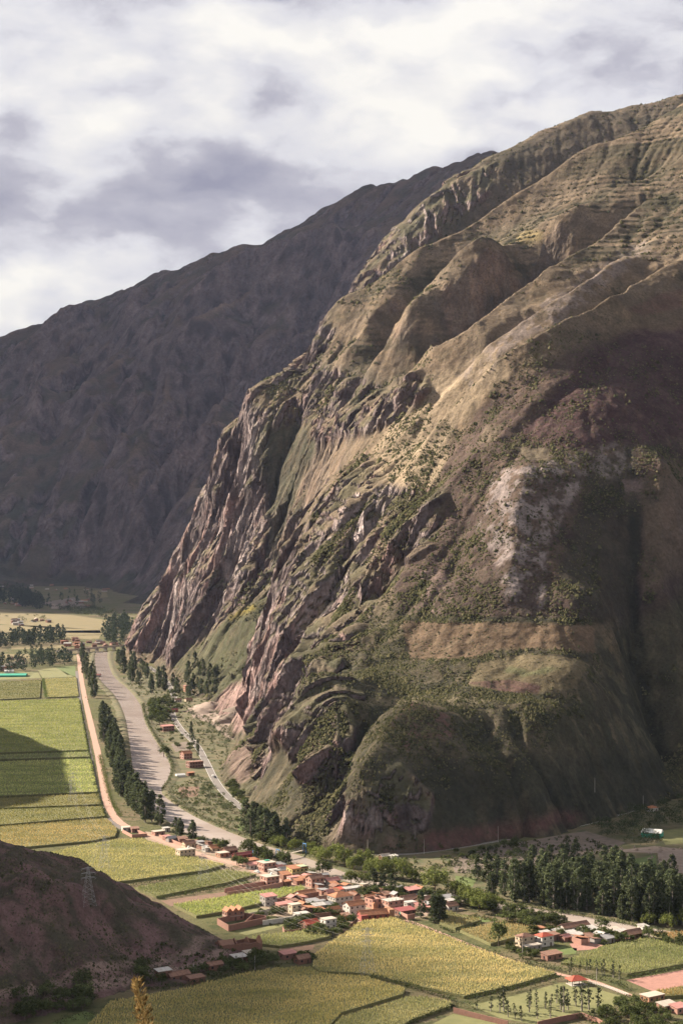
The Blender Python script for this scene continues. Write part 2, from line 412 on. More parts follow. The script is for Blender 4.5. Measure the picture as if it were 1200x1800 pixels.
for px, y0_, hg, w in [
    # spur crests
    ([(1290, 270), (1200, 330), (1120, 404), (1030, 474), (950, 529), (900, 564), (840, 612), (765, 657), (700, 690), (675, 722)], 1850, 30, 52),
    ([(1200, 398), (1150, 424), (1100, 458), (1035, 513), (960, 563), (880, 618), (810, 683), (765, 718), (720, 760)], 1800, 15, 30),
    ([(1240, 450), (1140, 505), (1070, 560), (1000, 602), (925, 645), (845, 705), (790, 750), (745, 800), (700, 850)], 1600, 22, 36),
    ([(1100, 600), (1000, 668), (900, 757), (860, 803), (790, 876), (740, 957), (690, 1047)], 1300, 12, 45),
    ([(1190, 200), (1100, 256), (1000, 312), (870, 398), (760, 462), (690, 494), (625, 528)], 2600, 30, 70),
    ([(900, 445), (860, 492), (830, 525), (800, 557), (725, 612), (665, 657)], 2200, 62, 92),
    ([(930, 415), (875, 457), (825, 507), (750, 562), (690, 615), (640, 655)], 2250, 26, 45),
    ([(1150, 300), (1080, 350), (1010, 395), (950, 430)], 2450, 30, 70),
    ([(740, 500), (690, 545), (640, 600), (600, 660)], 2400, 30, 60),
    ([(565, 580), (520, 655), (470, 695), (445, 760), (436, 850), (405, 950), (370, 1040), (300, 1120)], 2350, 62, 85),
    ([(395, 775), (388, 850), (370, 920)], 2500, 26, 32),
    ([(345, 940), (318, 1000), (285, 1080)], 2500, 24, 40),
    ([(640, 800), (590, 870), (545, 940), (520, 1040), (500, 1130), (465, 1230)], 1550, 26, 42),
    ([(650, 1100), (590, 1130), (545, 1180), (520, 1260), (500, 1340)], 1300, 16, 36),
    ([(720, 1245), (680, 1295), (640, 1370), (610, 1450)], 1100, 12, 30),
    ([(1160, 780), (1162, 900), (1160, 1060), (1180, 1200)], 1350, 18, 42),
    ([(930, 800), (905, 930), (900, 1060)], 1400, 9, 45),
    # gullies
    ([(1010, 400), (950, 455), (915, 505), (890, 550), (820, 612), (750, 655)], 2100, -66, 78),
    ([(1180, 400), (1060, 478), (980, 535), (900, 590), (830, 650)], 1850, -13, 26),
    ([(1200, 440), (1100, 505), (1020, 560), (930, 612), (860, 665), (800, 710)], 1700, -24, 40),
    ([(1180, 560), (1080, 625), (980, 700), (900, 780)], 1500, -12, 40),
    ([(1130, 370), (1050, 425), (980, 480), (920, 550)], 2100, -34, 60),
    ([(820, 440), (770, 495), (720, 560), (660, 640), (620, 690)], 2300, -36, 60),
    ([(1200, 240), (1090, 330), (1000, 385)], 2500, -26, 60),
    ([(640, 680), (590, 730), (550, 790), (522, 850), (508, 910), (498, 985), (480, 1045), (430, 1100)], 2050, -78, 85),
    ([(500, 740), (490, 800), (480, 880), (470, 960)], 2150, -30, 45),
    ([(420, 900), (400, 1000), (350, 1080)], 2350, -22, 40),
    ([(1120, 900), (1113, 1000), (1108, 1080), (1114, 1150), (1134, 1230), (1170, 1330)], 1300, -36, 30),
    ([(1040, 830), (1035, 950), (1040, 1080)], 1350, -9, 40),
    ([(840, 860), (800, 960), (770, 1050)], 1350, -10, 40),
    ([(760, 800), (700, 850), (650, 900), (600, 990), (575, 1080), (540, 1150)], 1500, -24, 42),
    ([(780, 905), (720, 965), (660, 1025), (620, 1090)], 1450, -26, 36),
    ([(700, 1215), (655, 1240), (615, 1290), (590, 1350), (560, 1420)], 1150, -16, 32),
    ([(480, 1180), (470, 1270), (440, 1340)], 1350, -16, 32),
    ([(790, 1250), (850, 1310), (900, 1400)], 1150, -9, 40),
]:
    pts = on_surface(gn, hb, px, y0_, 3900)
    if len(pts) > 1: h0 = h0 + line_bump(wv, ww, pts, hg, w) * sstep(0, 25, hb)
wx = gn.X + 40 * fbm(gn.X / 260, gn.Y / 260, 3, 5); wy = gn.Y + 40 * fbm(gn.X / 260, gn.Y / 260, 3, 9)
cpx, cpv = near_px(gn.X, gn.Y, h0)
cmask = blur(inpoly(cpx, cpv, [(225, 1140), (390, 740), (560, 540), (640, 640), (760, 660), (700, 740), (640, 800), (790, 860), (660, 1060), (640, 1220), (760, 1400), (740, 1510), (400, 1450), (300, 1180)]).astype(float), 12)
frontm = sstep(1238, 1275, cpv) * sstep(1420, 1330, gn.Y)
h = h0 + amp * (0.5 + 0.5 * np.maximum(cmask, frontm)) * (11 * (ridged(wx / 200, wy / 200, 5, 21) - 0.75) + 3 * fbm(gn.X / 50, gn.Y / 50, 3, 33))
he = erode(h, 4.0, 120000, 60, 3)
gn.h = h + (he - h) * (0.30 + 0.55 * np.maximum(cmask, frontm))
# keep the broad form where the erosion went too deep
gn.h = np.clip(gn.h, h0 - 24, h0 + 30)

def slope_of(g):
    gy, gx = np.gradient(g.h, g.c)
    return np.sqrt(gx * gx + gy * gy), gx, gy
gn.sl, gn.gx, gn.gy = slope_of(gn)
gn.cv = blur(gn.h, 14) - gn.h              # >0 in gullies

def wedge(g, u0, u1, ncol, y0, y1, step):
    rows = int(math.log(y1 / y0) / step)
    us = np.linspace(u0, u1, ncol); Ys = y0 * np.exp(np.arange(rows) * step)
    U, Y = np.meshgrid(us, Ys)
    return U, Y, (U - 600) / F * Y
def quads(nr, nc, keep=None):
    i = np.arange(nr * nc).reshape(nr, nc)
    q = np.stack([i[:-1, :-1], i[:-1, 1:], i[1:, 1:], i[1:, :-1]], -1).reshape(-1, 4)
    if keep is not None:
        k = keep.ravel(); q = q[k[q].any(1)]
    return q
def compact(V, Fc, *attrs):
    used = np.zeros(len(V), bool); used[Fc.ravel()] = True
    idx = np.cumsum(used) - 1
    return (V[used], idx[Fc]) + tuple(a[used] for a in attrs)
def lerp(a, b, t):
    return a + (b - a) * t[..., None]
def rgb(*c): return np.array(c, float)
GRASS = rgb(0.155, 0.12, 0.075); OCHRE = rgb(0.21, 0.155, 0.092); GREEN = rgb(0.07, 0.07, 0.038); SHRUB = rgb(0.038, 0.04, 0.024)
ROCK = rgb(0.195, 0.155, 0.132); PINK = rgb(0.25, 0.165, 0.132); REDD = rgb(0.115, 0.066, 0.056); PALE = rgb(0.38, 0.32, 0.27)

U, Y, X = wedge(gn, -40, 1330, 690, 1085, 3900, 0.00098)
Zs = gn.sample(X, Y); sl = gn.sample(X, Y, gn.sl); cv = gn.sample(X, Y, gn.cv)
gx = gn.sample(X, Y, gn.gx); gy = gn.sample(X, Y, gn.gy)
pu, pv = near_px(X, Y, Zs)
# terraces: level steps following the contours on the grassed slopes
terr = inpoly(pu, pv, [(580, 560), (760, 440), (1000, 290), (1330, 100), (1330, 420), (1000, 520), (840, 610), (760, 640), (690, 700), (640, 640)]) & (Y > 2050)
tm = blur(terr.astype(float), 12) * sstep(1.4, 0.9, sl)
lam = 9.5
def terr_phase(X, Y, Z): return Z / lam + 0.35 * fbm(X / 120, Y / 120, 3, 71)
ph = terr_phase(X, Y, Zs)
fr = ph % 1.0
tm = tm * sstep(-0.45, 0.3, fbm(X / 75, Y / 75, 3, 73))
tmc = blur(terr.astype(float), 12)
Zs = Zs + tm * (1.3 + 1.5 * sstep(-0.2, 0.5, vnoise(X / 33, Y / 33, 74))) * (sstep(0.72, 0.98, fr) - fr + 0.15)
riser = np.clip(tm * 1.3 + 0.75 * tmc * sstep(-0.5, 0.1, fbm(X / 60, Y / 60, 3, 76)), 0, 1) * sstep(0.58, 0.76, fr) * sstep(1.0, 0.9, fr)
# plots: every few terraces a different cover
pk = np.floor(ph / 3); pa = np.floor((X * 0.75 + Y * 0.66 + 40 * vnoise(X / 90, Y / 90, 75)) / 85 + vnoise(pk * 7.7, pk * 0 + 3.3, 77) * 3)
plot = vnoise(pk * 3.31 + 0.5, pa * 2.17 + 0.5, 79)
# bedrock: steep ground and the two cliff bands stick out in vertical ribs
cl1 = inpoly(pu, pv, [(430, 1250), (455, 1130), (500, 1000), (560, 880), (640, 800), (690, 860), (790, 860), (760, 960), (690, 1010), (660, 1060), (640, 1120), (600, 1160), (640, 1220), (620, 1300), (600, 1420), (700, 1340), (760, 1400), (740, 1500), (520, 1500), (540, 1400), (500, 1300), (420, 1440), (400, 1400), (450, 1330)])
cl2 = inpoly(pu, pv, [(225, 1140), (300, 970), (370, 830), (390, 760), (440, 690), (560, 560), (590, 580), (560, 640), (690, 690), (740, 650), (760, 690), (700, 740), (650, 760), (560, 780), (540, 740), (470, 760), (470, 900), (520, 900), (510, 1000), (400, 1080), (300, 1170)])
cl3 = inpoly(pu, pv, [(600, 520), (680, 420), (800, 310), (880, 280), (860, 340), (760, 420), (700, 460), (640, 520)]) & (Y > 3000)
cliff = blur((cl1 | cl2 | cl3).astype(float), 9)
rockz = np.clip(cliff * 1.15 + 0.25 * sstep(1.7, 2.3, sl) * sstep(1450, 1700, Y), 0, 1) * sstep(2, 20, Zs)
gl = np.sqrt(gx * gx + gy * gy) + 0.12
nx_, ny_ = -gx / gl, -gy / gl
wob = 5 * vnoise3(X / 30, Y / 30, Zs / 30, 39)
cA, fA = -0.38 * X + 0.92 * Y + wob, 0.92 * X + 0.38 * Y          # along / down the river-facing cliffs
cB, fB = X + wob, Y                                               # along / down the cliffs facing the village
wB = sstep(0.62, 0.92, blur(ny_, 10) * -1)
def ribs(sc, st, s, p=1.0):
    a = np.clip(1 - np.abs(vnoise3(cA / sc, fA / st, Zs / st, s)) * 1.6, 0, 1) ** p
    b = np.clip(1 - np.abs(vnoise3(cB / sc, fB / st, Zs / st, s + 1)) * 1.6, 0, 1) ** p
    return a + (b - a) * wB
big = ribs(42, 230, 41, 1.2)
mid_ = ribs(17, 105, 43, 1.2)
rib = 16.0 * big + 8.5 * mid_ * (0.45 + 0.7 * big) + 5.0 * ribs(7.5, 48, 47, 1.1) * (0.5 + 0.6 * mid_) + 2.4 * ribs(3.6, 18, 49) - 14.0
qr = (rib + 1.6 * vnoise3(X / 9, Y / 9, Zs / 9, 63)) / 3.6                # blocky fractures instead of soft folds
rib = rib * 0.75 + 0.25 * 3.6 * (np.floor(qr) + sstep(0.72, 1.0, qr - np.floor(qr)))
qz = (Zs + 0.30 * X + 5 * vnoise3(X / 40, Y / 40, Zs / 40, 57)) / 11.0     # tilted beds
led = 0.7 * sstep(0.0, 0.2, qz - np.floor(qz)) * sstep(1.0, 0.75, qz - np.floor(qz))
rough = 1.6 * vnoise3(X / 11, Y / 11, Zs / 11, 51) + 0.9 * vnoise3(X / 5, Y / 5, Zs / 5, 53)
dsp = rockz * (rib + led) + (0.35 + 0.5 * (1 - rockz)) * rough * sstep(0, 15, Zs)
XX = X + nx_ * dsp * 0.9; YY = Y + ny_ * dsp * 0.9; ZZ = Zs + dsp * 0.28
def gdiff(a): return np.gradient(a, axis=1), np.gradient(a, axis=0)
(xu, xv), (yu, yv), (zu, zv) = gdiff(XX), gdiff(YY), gdiff(ZZ)
cxn, cyn, czn = yu * zv - zu * yv, zu * xv - xu * zv, xu * yv - yu * xv
nzf = np.abs(czn) / (np.sqrt(cxn ** 2 + cyn ** 2 + czn ** 2) + 1e-9)
rockm = np.clip(rockz * 1.2, 0, 1) * sstep(0.60, 0.40, nzf + 0.10 * vnoise(X / 14, Y / 14, 59))
# ground cover
n_a = fbm(X / 140, Y / 140, 5, 81); n_b = fbm(X / 38, Y / 38, 4, 85); n_c = fbm(X / 12, Y / 12, 3, 89)
n_d = fbm(X / 5.5, Y / 5.5, 2, 93)
col = lerp(GRASS * np.ones(X.shape + (3,)), OCHRE, sstep(-0.3, 0.6, n_b))
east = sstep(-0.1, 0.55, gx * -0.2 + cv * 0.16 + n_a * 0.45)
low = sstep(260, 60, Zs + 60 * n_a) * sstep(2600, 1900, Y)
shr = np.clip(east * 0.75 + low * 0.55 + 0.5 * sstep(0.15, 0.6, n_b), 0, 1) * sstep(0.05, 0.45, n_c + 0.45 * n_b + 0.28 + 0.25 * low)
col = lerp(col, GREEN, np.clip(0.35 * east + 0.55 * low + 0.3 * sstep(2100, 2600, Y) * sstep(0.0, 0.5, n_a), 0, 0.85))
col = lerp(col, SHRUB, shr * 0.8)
jx = 9 * fbm(X / 30, Y / 30, 3, 91); jy = 9 * fbm(X / 30, Y / 30, 3, 97)
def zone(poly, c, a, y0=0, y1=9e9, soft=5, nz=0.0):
    """ground cover of one patch of hillside, in places with light or shade put in"""
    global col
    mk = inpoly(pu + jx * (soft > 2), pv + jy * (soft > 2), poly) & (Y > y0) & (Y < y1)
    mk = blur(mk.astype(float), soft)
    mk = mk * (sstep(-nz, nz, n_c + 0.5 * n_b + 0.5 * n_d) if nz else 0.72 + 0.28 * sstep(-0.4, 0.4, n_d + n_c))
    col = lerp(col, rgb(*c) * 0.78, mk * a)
# dark red ground of the front face, its scrub and its pale scree
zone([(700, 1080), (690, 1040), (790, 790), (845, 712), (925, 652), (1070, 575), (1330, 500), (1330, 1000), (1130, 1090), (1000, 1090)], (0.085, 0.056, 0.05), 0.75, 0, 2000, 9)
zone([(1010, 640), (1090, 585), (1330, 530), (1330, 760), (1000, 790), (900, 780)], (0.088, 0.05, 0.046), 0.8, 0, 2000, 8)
zone([(1040, 820), (1120, 780), (1110, 1090), (1030, 1090), (980, 1000)], (0.055, 0.055, 0.034), 0.75, 0, 2000, 9)
zone([(1120, 1080), (1330, 1000), (1330, 1420), (1180, 1330), (1130, 1250)], (0.075, 0.073, 0.04), 0.6, 0, 2000, 9)
zone([(870, 830), (970, 808), (1020, 850), (985, 910), (960, 980), (955, 1078), (895, 1078), (868, 980), (842, 920)], (0.34, 0.285, 0.235), 0.85, 0, 2000, 4, 0.30)
zone([(740, 1000), (780, 1000), (800, 1080), (730, 1075)], (0.30, 0.22, 0.17), 0.6, 0, 2000, 4, 0.4)
zone([(990, 790), (1090, 780), (1110, 820), (1060, 850), (1000, 830)], (0.30, 0.25, 0.20), 0.7, 0, 2000, 4, 0.35)
zone([(1120, 850), (1200, 800), (1200, 1000), (1130, 1050)], (0.185, 0.145, 0.088), 0.7, 0, 2000, 8)
zone([(1100, 880), (1124, 880), (1120, 1080), (1128, 1180), (1150, 1260), (1185, 1340), (1165, 1345), (1120, 1230), (1098, 1120), (1098, 1000)], (0.04, 0.042, 0.026), 0.85, 0, 2000, 4)
# bench fields
zone([(705, 1090), (1045, 1098), (1045, 1150), (960, 1140), (880, 1142), (830, 1160), (720, 1160)], (0.215, 0.15, 0.088), 0.9, 0, 2000, 2)
zone([(840, 1165), (920, 1150), (1000, 1150), (1035, 1170), (1010, 1210), (940, 1222), (880, 1215), (820, 1205)], (0.19, 0.155, 0.082), 0.95, 0, 2000, 2)
zone([(820, 1200), (900, 1195), (950, 1205), (945, 1222), (880, 1215)], (0.165, 0.098, 0.075), 0.9, 0, 2000, 1)
zone([(880, 1180), (960, 1172), (990, 1178), (960, 1186), (890, 1190)], (0.14, 0.155, 0.068), 0.7, 0, 2000, 3)
zone([(700, 1082), (1060, 1088), (1060, 1096), (700, 1091)], (0.04, 0.046, 0.024), 0.9, 0, 2000, 1)
zone([(760, 1162), (840, 1158), (920, 1141), (1000, 1149), (1040, 1162), (1000, 1156), (920, 1148), (840, 1166)], (0.05, 0.046, 0.028), 0.85, 0, 2000, 1)
zone([(905, 785), (965, 787), (965, 810), (925, 808)], (0.20, 0.165, 0.10), 0.95, 0, 2000, 1)
zone([(838, 780), (855, 748), (885, 745), (870, 775)], (0.19, 0.15, 0.095), 0.95, 0, 2000, 1)
zone([(1092, 842), (1128, 843), (1130, 862), (1098, 864)], (0.215, 0.16, 0.125), 0.95, 0, 2000, 1)
zone([(880, 1222), (1030, 1215), (1080, 1260), (1070, 1320), (900, 1310), (780, 1280), (760, 1240)], (0.07, 0.072, 0.038), 0.6, 0, 2000, 6, 0.5)
zone([(640, 1226), (860, 1226), (840, 1246), (740, 1242), (650, 1240)], (0.36, 0.30, 0.17), 0.65, 0, 2000, 3)  # knoll crest: sunlight put into the pale colour
zone([(680, 1270), (715, 1240), (790, 1250), (800, 1290), (720, 1330)], (0.24, 0.135, 0.105), 0.7, 0, 2000, 5, 0.6)
zone([(660, 1500), (680, 1468), (800, 1462), (1000, 1425), (1040, 1440), (900, 1470), (790, 1500)], (0.17, 0.09, 0.07), 0.9, 0, 2000, 3)
zone([(640, 1330), (760, 1340), (900, 1330), (1180, 1330), (1180, 1410), (1000, 1420), (800, 1460), (700, 1460)], (0.052, 0.054, 0.032), 0.75, 0, 2000, 8)
zone([(540, 1170), (690, 1150), (700, 1215), (640, 1225), (560, 1200)], (0.06, 0.058, 0.034), 0.6, 0, 2000, 6)  # dark patch beside the knoll: shade put into the colour
# grass of the left-facing slopes, sunlight put into its colour; upper ploughed plots
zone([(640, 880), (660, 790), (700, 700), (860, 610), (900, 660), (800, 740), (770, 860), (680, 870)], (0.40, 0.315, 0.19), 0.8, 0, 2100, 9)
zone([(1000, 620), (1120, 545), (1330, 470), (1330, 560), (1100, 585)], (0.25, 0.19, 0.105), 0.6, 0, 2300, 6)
zone([(1100, 545), (1160, 515), (1200, 508), (1200, 540), (1130, 555)], (0.17, 0.10, 0.07), 0.8, 0, 2300, 2)
zone([(800, 650), (880, 590), (1000, 500), (1120, 420), (1150, 430), (1020, 540), (900, 610), (830, 680)], (0.34, 0.28, 0.225), 0.6, 0, 2400, 4, 0.3)
zone([(905, 415), (930, 402), (955, 408), (950, 425), (915, 430)], (0.33, 0.26, 0.11), 0.8, 2300, 3200, 2)
# green scree apron by the quarry
zone([(300, 1165), (400, 1090), (490, 1030), (480, 1090), (440, 1190), (380, 1225), (300, 1180)], (0.085, 0.092, 0.042), 0.85, 1900, 3000, 6)
zone([(400, 1085), (445, 1062), (450, 1070), (405, 1092)], (0.30, 0.24, 0.05), 0.7, 1900, 3000, 1)
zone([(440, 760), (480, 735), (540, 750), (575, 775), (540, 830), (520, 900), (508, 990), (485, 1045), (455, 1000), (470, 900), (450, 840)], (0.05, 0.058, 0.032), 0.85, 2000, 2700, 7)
zone([(560, 640), (640, 640), (690, 690), (640, 740), (580, 720)], (0.07, 0.068, 0.045), 0.6, 2100, 2700, 6)
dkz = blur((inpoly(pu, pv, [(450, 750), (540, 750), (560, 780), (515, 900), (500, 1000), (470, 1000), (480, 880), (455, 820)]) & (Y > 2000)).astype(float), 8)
zone([(1330, 90), (1200, 168), (1020, 202), (870, 270), (790, 322), (740, 362), (625, 510), (690, 490), (760, 452), (870, 388), (1000, 302), (1200, 188), (1330, 110)], (0.085, 0.08, 0.055), 0.6, 2940, 3900, 6)  # upper skyline face: dark green terraces, with shade put into the colour
# bare rock last
rc = lerp(lerp(ROCK * np.ones(X.shape + (3,)), PINK, sstep(-0.1, 0.5, n_b)), PALE, 0.75 * sstep(0.25, 0.7, n_a + 0.5 * n_c))
strk = vnoise3(X / 22, Y / 22, Zs / 90, 61)
rc = lerp(rc, rgb(0.11, 0.085, 0.075), sstep(0.0, 0.6, strk))
col = lerp(col, lerp(rgb(0.105, 0.10, 0.052) * np.ones(X.shape + (3,)), rgb(0.17, 0.135, 0.085), sstep(-0.2, 0.4, n_b)), cliff * 0.65)
col = col * (1 + 0.45 * tmc * np.clip(plot * 1.3, -1, 1))[..., None]
col = lerp(col, GREEN, tmc * sstep(0.1, 0.5, -plot) * 0.5)
col = lerp(col, SHRUB, riser * sstep(-0.45, 0.1, n_b) * 0.72)
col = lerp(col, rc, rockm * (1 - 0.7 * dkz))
# quarry cut: fresh pink rock
zone([(380, 1250), (395, 1205), (440, 1200), (450, 1240), (430, 1290), (395, 1270)], (0.40, 0.27, 0.215), 0.9, 1300, 2300, 3)
zone([(400, 1320), (440, 1300), (470, 1330), (420, 1380), (395, 1360)], (0.32, 0.22, 0.17), 0.55, 1200, 2000, 3)
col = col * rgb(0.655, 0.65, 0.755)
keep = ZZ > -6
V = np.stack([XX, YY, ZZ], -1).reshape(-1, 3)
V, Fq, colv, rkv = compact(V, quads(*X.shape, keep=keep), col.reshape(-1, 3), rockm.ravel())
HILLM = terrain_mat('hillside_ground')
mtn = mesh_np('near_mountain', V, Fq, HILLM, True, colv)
rock_attr(mtn, rkv)
mtn.data.polygons.foreach_set('use_smooth', rkv[Fq].mean(1) < 0.30)
tag(mtn, kind='structure')
near_mesh_stats = (len(V), len(Fq))

# ---- far range across the head of the valley
def far_pts():
    L = []
    for u, v, Yq in [(-500, 800, 10500), (-200, 690, 9700), (-80, 645, 9300), (0, 610, 9100), (60, 585, 8900), (140, 545, 8700), (210, 520, 8500), (290, 482, 8300), (380, 454, 8150), (450, 434, 8000), (520, 398, 7800), (600, 356, 7600),
                     (680, 334, 7400), (740, 314, 7300), (800, 294, 7200), (860, 276, 7100), (950, 300, 7200), (1200, 330, 7400),
                     (300, 700, 6900), (480, 590, 6900), (120, 800, 6900), (0, 850, 6900), (250, 900, 6000), (400, 800, 6000), (450, 700, 6250), (560, 590, 6350), (350, 950, 5250), (300, 1030, 4700), (640, 480, 6600), (760, 420, 6500), (900, 420, 6300), (160, 680, 7700), (20, 720, 8000),
                     (500, 780, 5300), (420, 900, 5000), (600, 660, 5500)]:
        L.append(P3(u, v, Yq))
    for u, v in [(-200, 1035), (-80, 1035), (0, 1034), (60, 1031), (110, 1029), (150, 1030), (190, 1036), (215, 1060), (238, 1080)]:
        L.append(G(u, v))
    for u, Yq, Z in [(-100, 5200, -150), (50, 5100, -150), (150, 4900, -120), (190, 4400, -80), (200, 3900, -80), (0, 11000, 900), (500, 10000, 1000), (1000, 9500, 1000), (300, 3900, 0), (500, 4200, 150)]:
        L.append(((u - 600) / F * Yq, Yq, Z))
    return L
gf = Grid(-3400, 2200, 3900, 9800, 14.0)
FARF = rbf(far_pts(), 60.0)
h0 = FARF(gf.X, gf.Y)
hb = h0.copy()
wv = gf.X + 70 * fbm(gf.X / 420, gf.Y / 420, 4, 2); ww = gf.Y + 70 * fbm(gf.X / 420, gf.Y / 420, 4, 4)
for px, hg, w in [([(600, 380), (470, 480), (330, 595), (230, 690), (130, 820), (60, 960), (40, 1020)], 120, 330), ([(720, 345), (640, 430), (520, 525), (400, 625), (300, 740), (190, 880), (110, 1010)], 130, 330),
                  ([(600, 560), (500, 655), (410, 745), (330, 850), (240, 960), (190, 1030)], 110, 260), ([(560, 645), (450, 770), (370, 880), (280, 990), (235, 1055)], 80, 200),
                  ([(330, 490), (230, 580), (120, 690), (20, 810)], 110, 330), ([(200, 545), (100, 630), (0, 710)], 90, 300),
                  ([(540, 450), (430, 560), (330, 650), (240, 760), (150, 900), (85, 1015)], -110, 230), ([(660, 470), (560, 560), (450, 660), (350, 770), (260, 890), (150, 1015)], -120, 230),
                  ([(560, 610), (470, 700), (390, 810), (300, 920), (215, 1030)], -80, 170), ([(420, 500), (300, 610), (200, 720), (100, 860), (20, 1000)], -100, 240), ([(260, 560), (170, 640), (60, 760)], -90, 240)]:
    pts = on_surface(gf, hb, px, 4200, 9700)
    if len(pts) > 1: h0 = h0 + line_bump(wv, ww, pts, hg * 2.0, w * 0.85) * sstep(0, 200, hb)
amp = sstep(-10, 350, h0)
wx = gf.X + 130 * fbm(gf.X / 900, gf.Y / 900, 3, 105); wy = gf.Y + 130 * fbm(gf.X / 900, gf.Y / 900, 3, 109)
h = h0 + amp * ((40 + 60 * sstep(1400, 700, h0)) * (ridged(wx / 700, wy / 700, 6, 121) - 0.85) + 16 * fbm(gf.X / 190, gf.Y / 190, 4, 133))
gf.h = np.clip(erode(h, 14.0, 72000, 70, 5, cap=8.0), h0 - 190, h0 + 150)
gf.sl, gf.gx, gf.gy = slope_of(gf)
gf.cv = blur(gf.h, 12) - gf.h
U, Y, X = wedge(gf, -90, 960, 380, 3960, 9700, 0.0021)
Zs = gf.sample(X, Y); sl = gf.sample(X, Y, gf.sl); cv = gf.sample(X, Y, gf.cv)
Zs = Zs + amp.mean() * 0 + sstep(0, 60, Zs) * (3.5 * fbm(X / 60, Y / 60, 3, 141) + 6 * (ridged(X / 120, Y / 120, 3, 145) - 0.7) * sstep(0.5, 1.0, sl))
n_a = fbm(X / 420, Y / 420, 5, 181); n_b = fbm(X / 110, Y / 110, 4, 185)
col = lerp(rgb(0.105, 0.082, 0.056) * np.ones(X.shape + (3,)), rgb(0.15, 0.108, 0.072), sstep(-0.3, 0.6, n_a))
col = lerp(col, rgb(0.06, 0.066, 0.042), np.clip(sstep(-0.1, 0.5, n_b + 0.01 * cv) * 0.6 + 0.5 * sstep(500, 100, Zs), 0, 0.85))
col = lerp(col, rgb(0.042, 0.046, 0.036), sstep(2, 22, cv) * 0.7)  # ravines: dark scrub, with shade put into the colour
col = lerp(col, rgb(0.27, 0.195, 0.14), sstep(3, 24, -cv) * 0.65)  # spur crests: paler rock, with light put into the colour
rk = sstep(0.95, 1.4, sl + 0.25 * n_b)
col = lerp(col, lerp(rgb(0.17, 0.135, 0.12) * np.ones(X.shape + (3,)), rgb(0.235, 0.18, 0.155), sstep(-0.2, 0.5, n_b)), rk * 0.9)
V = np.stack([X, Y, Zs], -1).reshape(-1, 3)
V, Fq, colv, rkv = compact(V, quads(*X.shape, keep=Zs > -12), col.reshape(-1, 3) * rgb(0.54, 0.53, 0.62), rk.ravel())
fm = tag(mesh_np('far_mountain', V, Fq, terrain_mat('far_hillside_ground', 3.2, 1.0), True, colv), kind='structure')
rock_attr(fm, rkv)

# ---- dark hill at the lower left and the valley side it belongs to
def hill_pts():
    L = [P3(u, v, Yq) for u, v, Yq in [(-60, 1502, 850), (0, 1497, 852), (60, 1500, 856), (110, 1514, 860), (150, 1529, 864), (195, 1551, 868), (240, 1580, 874), (300, 1611, 880), (360, 1641, 884)]]
    L += [G(u, v) for u, v in [(-60, 1812), (20, 1800), (100, 1782), (160, 1762), (230, 1744), (310, 1735), (380, 1712), (430, 1690), (445, 1672), (410, 1660), (350, 1632), (270, 1592), (200, 1560), (100, 1545), (0, 1545), (-80, 1548)]]
    L += [P3(u, v, Yq) for u, v, Yq in [(0, 1600, 812), (100, 1600, 822), (200, 1640, 835), (0, 1720, 778), (120, 1700, 800), (300, 1680, 845)]]
    for x, y, z in [(0, 700, -60), (-60, 680, -70), (-150, 660, -70), (60, 850, -50), (0, 960, -40), (-80, 1060, -50), (-180, 1120, -60), (40, 760, -60)]:
        L.append((x, y, z))
    # the valley side climbing out of the picture to the left
    for x, y, z in [(-235, 850, 74), (-300, 860, 122), (-420, 880, 190), (-560, 900, 250), (-300, 760, 120), (-420, 720, 260), (-560, 700, 330), (-262, 930, 78), (-310, 960, 132), (-430, 1010, 190), (-300, 1060, 30), (-420, 1110, 90), (-560, 1130, 170), (-330, 1130, -20),
                    (-700, 1000, 300), (-400, 600, 200), (-600, 500, 330), (-260, 680, 10), (-250, 600, 20)]:
        L.append((x, y, z))
    return L
gh = Grid(-640, 80, 560, 1180, 2.0)
h0 = rbf(hill_pts(), 10.0)(gh.X, gh.Y)
h = h0 + sstep(0, 18, h0) * (2.6 * fbm(gh.X / 30, gh.Y / 30, 4, 201) + 4 * (ridged(gh.X / 60, gh.Y / 60, 3, 205) - 0.8))
# cart tracks cut along the slope
TRACKS = [[(-20, 1752), (60, 1738), (140, 1712), (200, 1702), (280, 1690), (340, 1672), (400, 1655)], [(90, 1758), (160, 1735), (220, 1728), (300, 1708), (360, 1690), (420, 1668)]]
gh.h = erode(h, 2.0, 48000, 40, 9) - 2.5 * sstep(4, 30, h0)
gh.sl, gh.gx, gh.gy = slope_of(gh); gh.cv = blur(gh.h, 10) - gh.h
ii = np.arange(0, gh.X.shape[0]); X, Y = gh.X, gh.Y; Zs = gh.h
n_b = fbm(X / 24, Y / 24, 4, 285); n_c = fbm(X / 7, Y / 7, 3, 289)
col = lerp(rgb(0.105, 0.066, 0.064) * np.ones(X.shape + (3,)), rgb(0.07, 0.052, 0.044), sstep(-0.3, 0.4, n_b))
col = lerp(col, rgb(0.04, 0.04, 0.026), np.clip(sstep(-0.05, 0.35, n_c + 0.5 * n_b) * 0.75, 0, 1))
for tr in TRACKS:
    pts = [ray_grid(u, v, gh, 640, 1000) for u, v in tr]
    pts = [p for p in pts if p is not None]
    for a, b in zip(pts[:-1], pts[1:]):
        ab = b[:2] - a[:2]; tt = np.clip(((X - a[0]) * ab[0] + (Y - a[1]) * ab[1]) / (ab @ ab), 0, 1)
        dd = np.hypot(X - a[0] - tt * ab[0], Y - a[1] - tt * ab[1])
        col = lerp(col, rgb(0.16, 0.115, 0.10), sstep(3.6, 1.6, dd) * 0.85)
V = np.stack([X, Y, Zs], -1).reshape(-1, 3)
V, Fq, colv = compact(V, quads(*X.shape, keep=Zs > -4), col.reshape(-1, 3))
